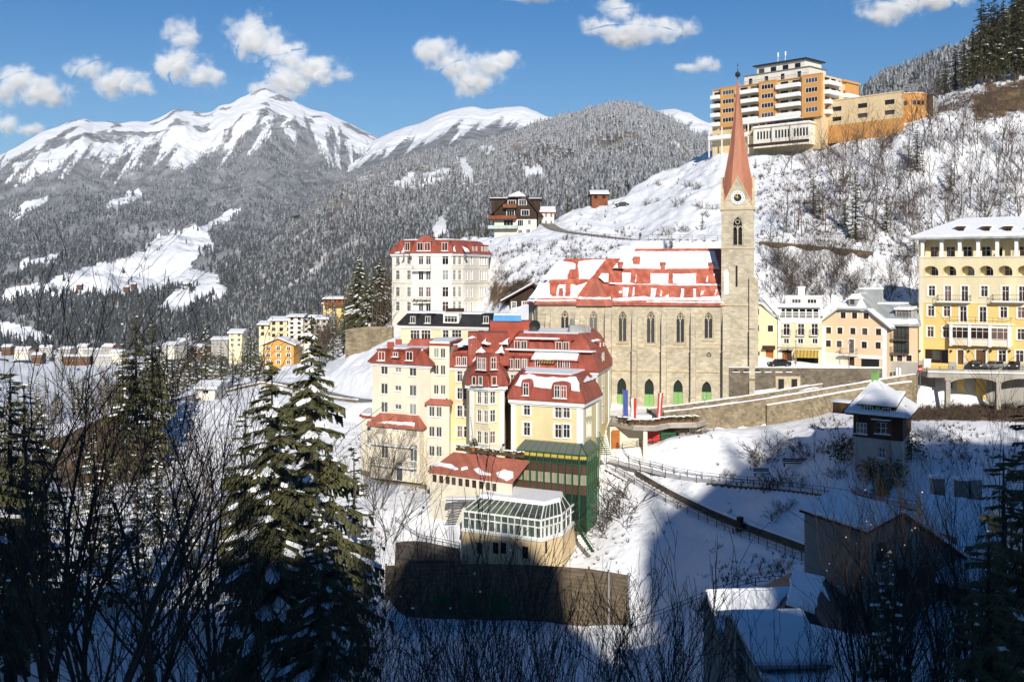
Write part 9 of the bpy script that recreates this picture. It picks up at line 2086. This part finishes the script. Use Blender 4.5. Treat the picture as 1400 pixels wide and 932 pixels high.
for i in range(16):
 px, py = tr_.uniform(770, 990), tr_.uniform(250, 330); p = ground_at(px, py, 240, 400)
 if p: bare(B_SHRUB, p, tr_.uniform(1.5, 3.5), 2.2, 'lone brown shrub on the open snow slope left of the spire', 'shrubs on the open slope', 'shrub', 'shrub')
# trees of the wooded hollow on the left and beside the hotel
for i in range(34):
 px, Y = tr_.uniform(-10, 345), tr_.uniform(105, 232); bare(B_HILL if i % 3 else B_BUSHY, gpt(px, Y), tr_.uniform(7, 13), 12 if i % 3 else 7, 'brown leafless tree in the wooded hollow, '+('far left' if px < 90 else 'under the olive conifers' if px < 220 else 'left of the tall spruces')+(', near' if Y < 160 else ', far'), 'leafless trees in the hollow')
for i, (px, Y, h) in enumerate([(513, 162, 17), (532, 155, 12), (500, 168, 9), (560, 150, 6)]): bare(B_PALE, gpt(px, Y), h, 13, ['tall pale leafless tree in front of the cream hotel block', 'smaller leafless tree right of the tall pale one below the hotel', 'leafless sapling close to the cream hotel wing', 'low leafless tree beside the paved court'][i])
for i, (px, Y, h) in enumerate([(846, 158, 6), (838, 155, 5), (1040, 158, 2.4), (1098, 154, 2.6), (1090, 159, 2.5), (1048, 147, 2.2), (1046, 160, 4.2), (1092, 146, 2.4), (1062, 148, 3.4), (1072, 140, 2.0), (1150, 141, 2.4), (1130, 152, 2.2), (1232, 147, 2.6), (1310, 148, 2.2), (1310, 141, 2.4), (1060, 139, 1.8), (1275, 150, 2.5), (995, 158, 1.5), (1165, 149, 2.6), (1190, 133, 3)]):
 bare(B_SHRUB, gpt(px, Y), h, 2.2, ['pale twiggy bush', 'small twiggy bush', 'round bush', 'dark bush', 'spiky bush', 'low bush', 'tall ragged bush', 'thin bush', 'upright bush', 'tiny bush', 'wide bush', 'sparse bush', 'shaded bush', 'leaning bush', 'brown bush', 'stubby bush', 'bristly bush', 'short bush', 'dense bush', 'broad bush'][i]+(' beside the green glass bay of the hotel' if i < 2 else ' number %d on the snowy slope between the zigzag paths' % (i-1) if i not in (12, 13, 14, 16, 18, 19) else ' on the shaded snow round the dark pyramid roofed chalet'), 'bushes on the lower slope', 'shrub', 'shrub', 1.3)
for i in range(30):
 px, py = tr_.uniform(1260, 1400), tr_.uniform(553, 575); p = ground_at(px, py, 150, 186)
 if p: bare(B_SHRUB, p, tr_.uniform(1.2, 2.2), 2.2, 'dry brown shrub on the bank below the road bridge', 'dry shrubs below the bridge', 'shrub', 'shrub', 1.4)
for px, Y, h, lab in ((1190, 137, 3.0, 'dark clipped shrub hugging the left foot of the pyramid roofed chalet'), (1222, 135, 3.2, 'dark shrub hugging the right foot of the pyramid roofed chalet'), (1206, 133, 2.2, 'dark low shrub in front of the pyramid roofed chalet'), (1246, 142, 3.6, 'dark evergreen shrub right of the pyramid roofed chalet'), (1150, 146, 3.2, 'dark evergreen shrub left of the pyramid roofed chalet')):
 b = gpt(px, Y); t = thing('evergreen_shrub', b, lab, 'shrub', 'evergreen shrubs round the chalet'); mb = MB(); leaf_ball(mb, b+V((0, 0, h*.45)), h*.6, 420, .2, tr_); mb.build('foliage', M('needles'), t); mb = MB(); mb.tube(b-V((0, 0, .4)), b+V((0, 0, h*.6)), .08, .04, 5); mb.build('stem', M('bark'), t)
# dark leafless trees close to the camera
def fore(bank, px, tip, Y, nom, label, k2=1.0, foot=None):
 b = gpt(px, Y, -.3); h = zz(tip, Y)-b.z; bare(bank, b, h, nom, label, 'dark leafless trees in the foreground', k2=k2*min(1.6, nom/h*1.0) if h > nom else k2)
for i, (px, tip, Y, k2) in enumerate([(95, 520, 27, 1.15), (40, 500, 33, 1.0), (185, 600, 30, 1.1), (255, 640, 36, 1.0), (335, 720, 40, 1.0)]): fore(B_FORE, px, tip, Y, 15, ['big dark many stemmed tree at the lower left', 'tall dark tree near the left edge', 'dark tree leaning right of the many stemmed one', 'thin dark tree in front of the left spruces', 'low dark tree under the broad spruce', 'dark tree cut by the left edge'][i], k2)
for i, (px, tip, Y, k2) in enumerate([(1292, 690, 52, .8), (1248, 730, 56, .8), (1325, 650, 60, .7), (1180, 720, 66, .8), (1352, 600, 64, .8), (1225, 690, 70, .7), (1270, 740, 62, .8), (1205, 760, 64, .8)]): fore(B_FORE, px, tip, Y, 15, ['crooked dark tree with snow on its twigs at the lower right', 'slim dark tree left of the crooked one', 'tall thin dark tree before the shaded house', 'dark tree over the slate villa roof', 'dark tree beside the right edge conifers', 'bare tree in front of the grey gable', 'bare tree before the right half of the grey gable', 'low dark tree before the left corner of the grey gabled house'][i], k2)
for i, (px, tip, Y) in enumerate([(600, 815, 66), (690, 785, 62), (745, 770, 68), (640, 840, 58), (820, 835, 64), (880, 845, 60), (930, 820, 72), (500, 820, 64), (1120, 830, 60)]): fore(B_BRUSH, px, tip, Y, 9, LAB[i]+' dark brushwood clump along the bottom edge', 1.25)
# scrub and dead grass tufts poking through the snow
def scrub(label, boxes, n, hmin, hmax, mt, seed, y0, y1):
 r = np.random.default_rng(seed); g = MB(); pts = []
 w_ = np.where((GYY > y0) & (GYY < y1), np.clip(cover-.12, 0, 1), 0)*np.abs(np.gradient(GX, axis=0)*np.gradient(GYY, axis=1))
 k = np.zeros(w_.shape, bool)
 for (a, b, c, d) in boxes: k |= (GPX > a) & (GPX < b) & (GP2 > c) & (GP2 < d)
 w_ = np.where(k, w_+0.02*(w_ > 0), 0).ravel(); w_ /= w_.sum(); pk = r.choice(w_.size, n, p=w_); I, J = np.unravel_index(pk, GZ.shape)
 vs = [];
 for i, j in zip(I, J):
  i2, j2 = min(i+1, len(PXG)-1), min(j+1, len(YG)-1); a, b = r.random(), r.random(); x, y = GX[i, j]*(1-a)+GX[i2, j]*a, GYY[i, j]*(1-b)+GYY[i, j2]*b; z = GZ[i, j]; h = hmin+(hmax-hmin)*r.random()
  for _ in range(5): dx, dy = r.normal(0, .35, 2)*h; wv = .03+.03*h; g.poly([(x-wv, y, z-.1), (x+wv, y, z-.1), (x+dx, y+dy, z+h*(.5+.6*r.random()))])
 return tag(g.build('scrub', M(mt)), label, 'scrub', None, 'stuff')
scrub('low brown scrub and dead grass all over the snowy hillside', [(660, 1420, 100, 430)], 6500, .4, 1.6, 'brown_twig', 5, 200, 345)
scrub('dead grass and brushwood poking through the snow of the lower slopes', [(0, 1420, 440, 900)], 4500, .25, .9, 'brown_twig', 6, 60, 200)
# unseen spruces added on the crest behind the camera to fray the shadow edge
for i in range(46):
 x = -60+i*4.2+tr_.uniform(-1.5, 1.5); y = -70+tr_.uniform(-4, 4); top = float(np.interp(x, [a for a, b in OCC], [b for a, b in OCC]))
 if 22 < x < 36: continue
 conifer(SP_DARK, V((x, y, top-12)), 14+tr_.uniform(-3, 2.5), 'spruce on the wooded crest behind the viewpoint', 'spruces behind the viewpoint', 1.4)


# ------------------------------------------------------------ air
bpy.context.view_layer.update()
lo, hi = V((1e9, 1e9, 1e9)), V((-1e9, -1e9, -1e9))
for o in sc.objects:
 if o.type == 'MESH' and o.name.split('.')[0] != 'cloud':
  for c in o.bound_box:
   q = o.matrix_world @ V(c)
   for i in range(3): lo[i] = min(lo[i], q[i]); hi[i] = max(hi[i], q[i])
lo -= V((20, 20, 1)); hi += V((20, 20, 6))
hm = bpy.data.materials.new('air'); hm.use_nodes = True
hn, hl = hm.node_tree.nodes, hm.node_tree.links
hn.remove(hn['Principled BSDF'])
pv = hn.new('ShaderNodeVolumePrincipled'); pv.inputs['Color'].default_value = (0.80, 0.88, 1.0, 1); pv.inputs['Density'].default_value = 3.1e-5; pv.inputs['Anisotropy'].default_value = 0.0
hl.new(pv.outputs['Volume'], hn['Material Output'].inputs['Volume'])
mb = MB(); mb.box((lo+hi)/2, hi.x-lo.x, hi.y-lo.y, hi.z-lo.z)
tag(mb.build('haze', [hm]), 'thin blue air over the valley and the far mountains', 'haze', None, 'stuff')
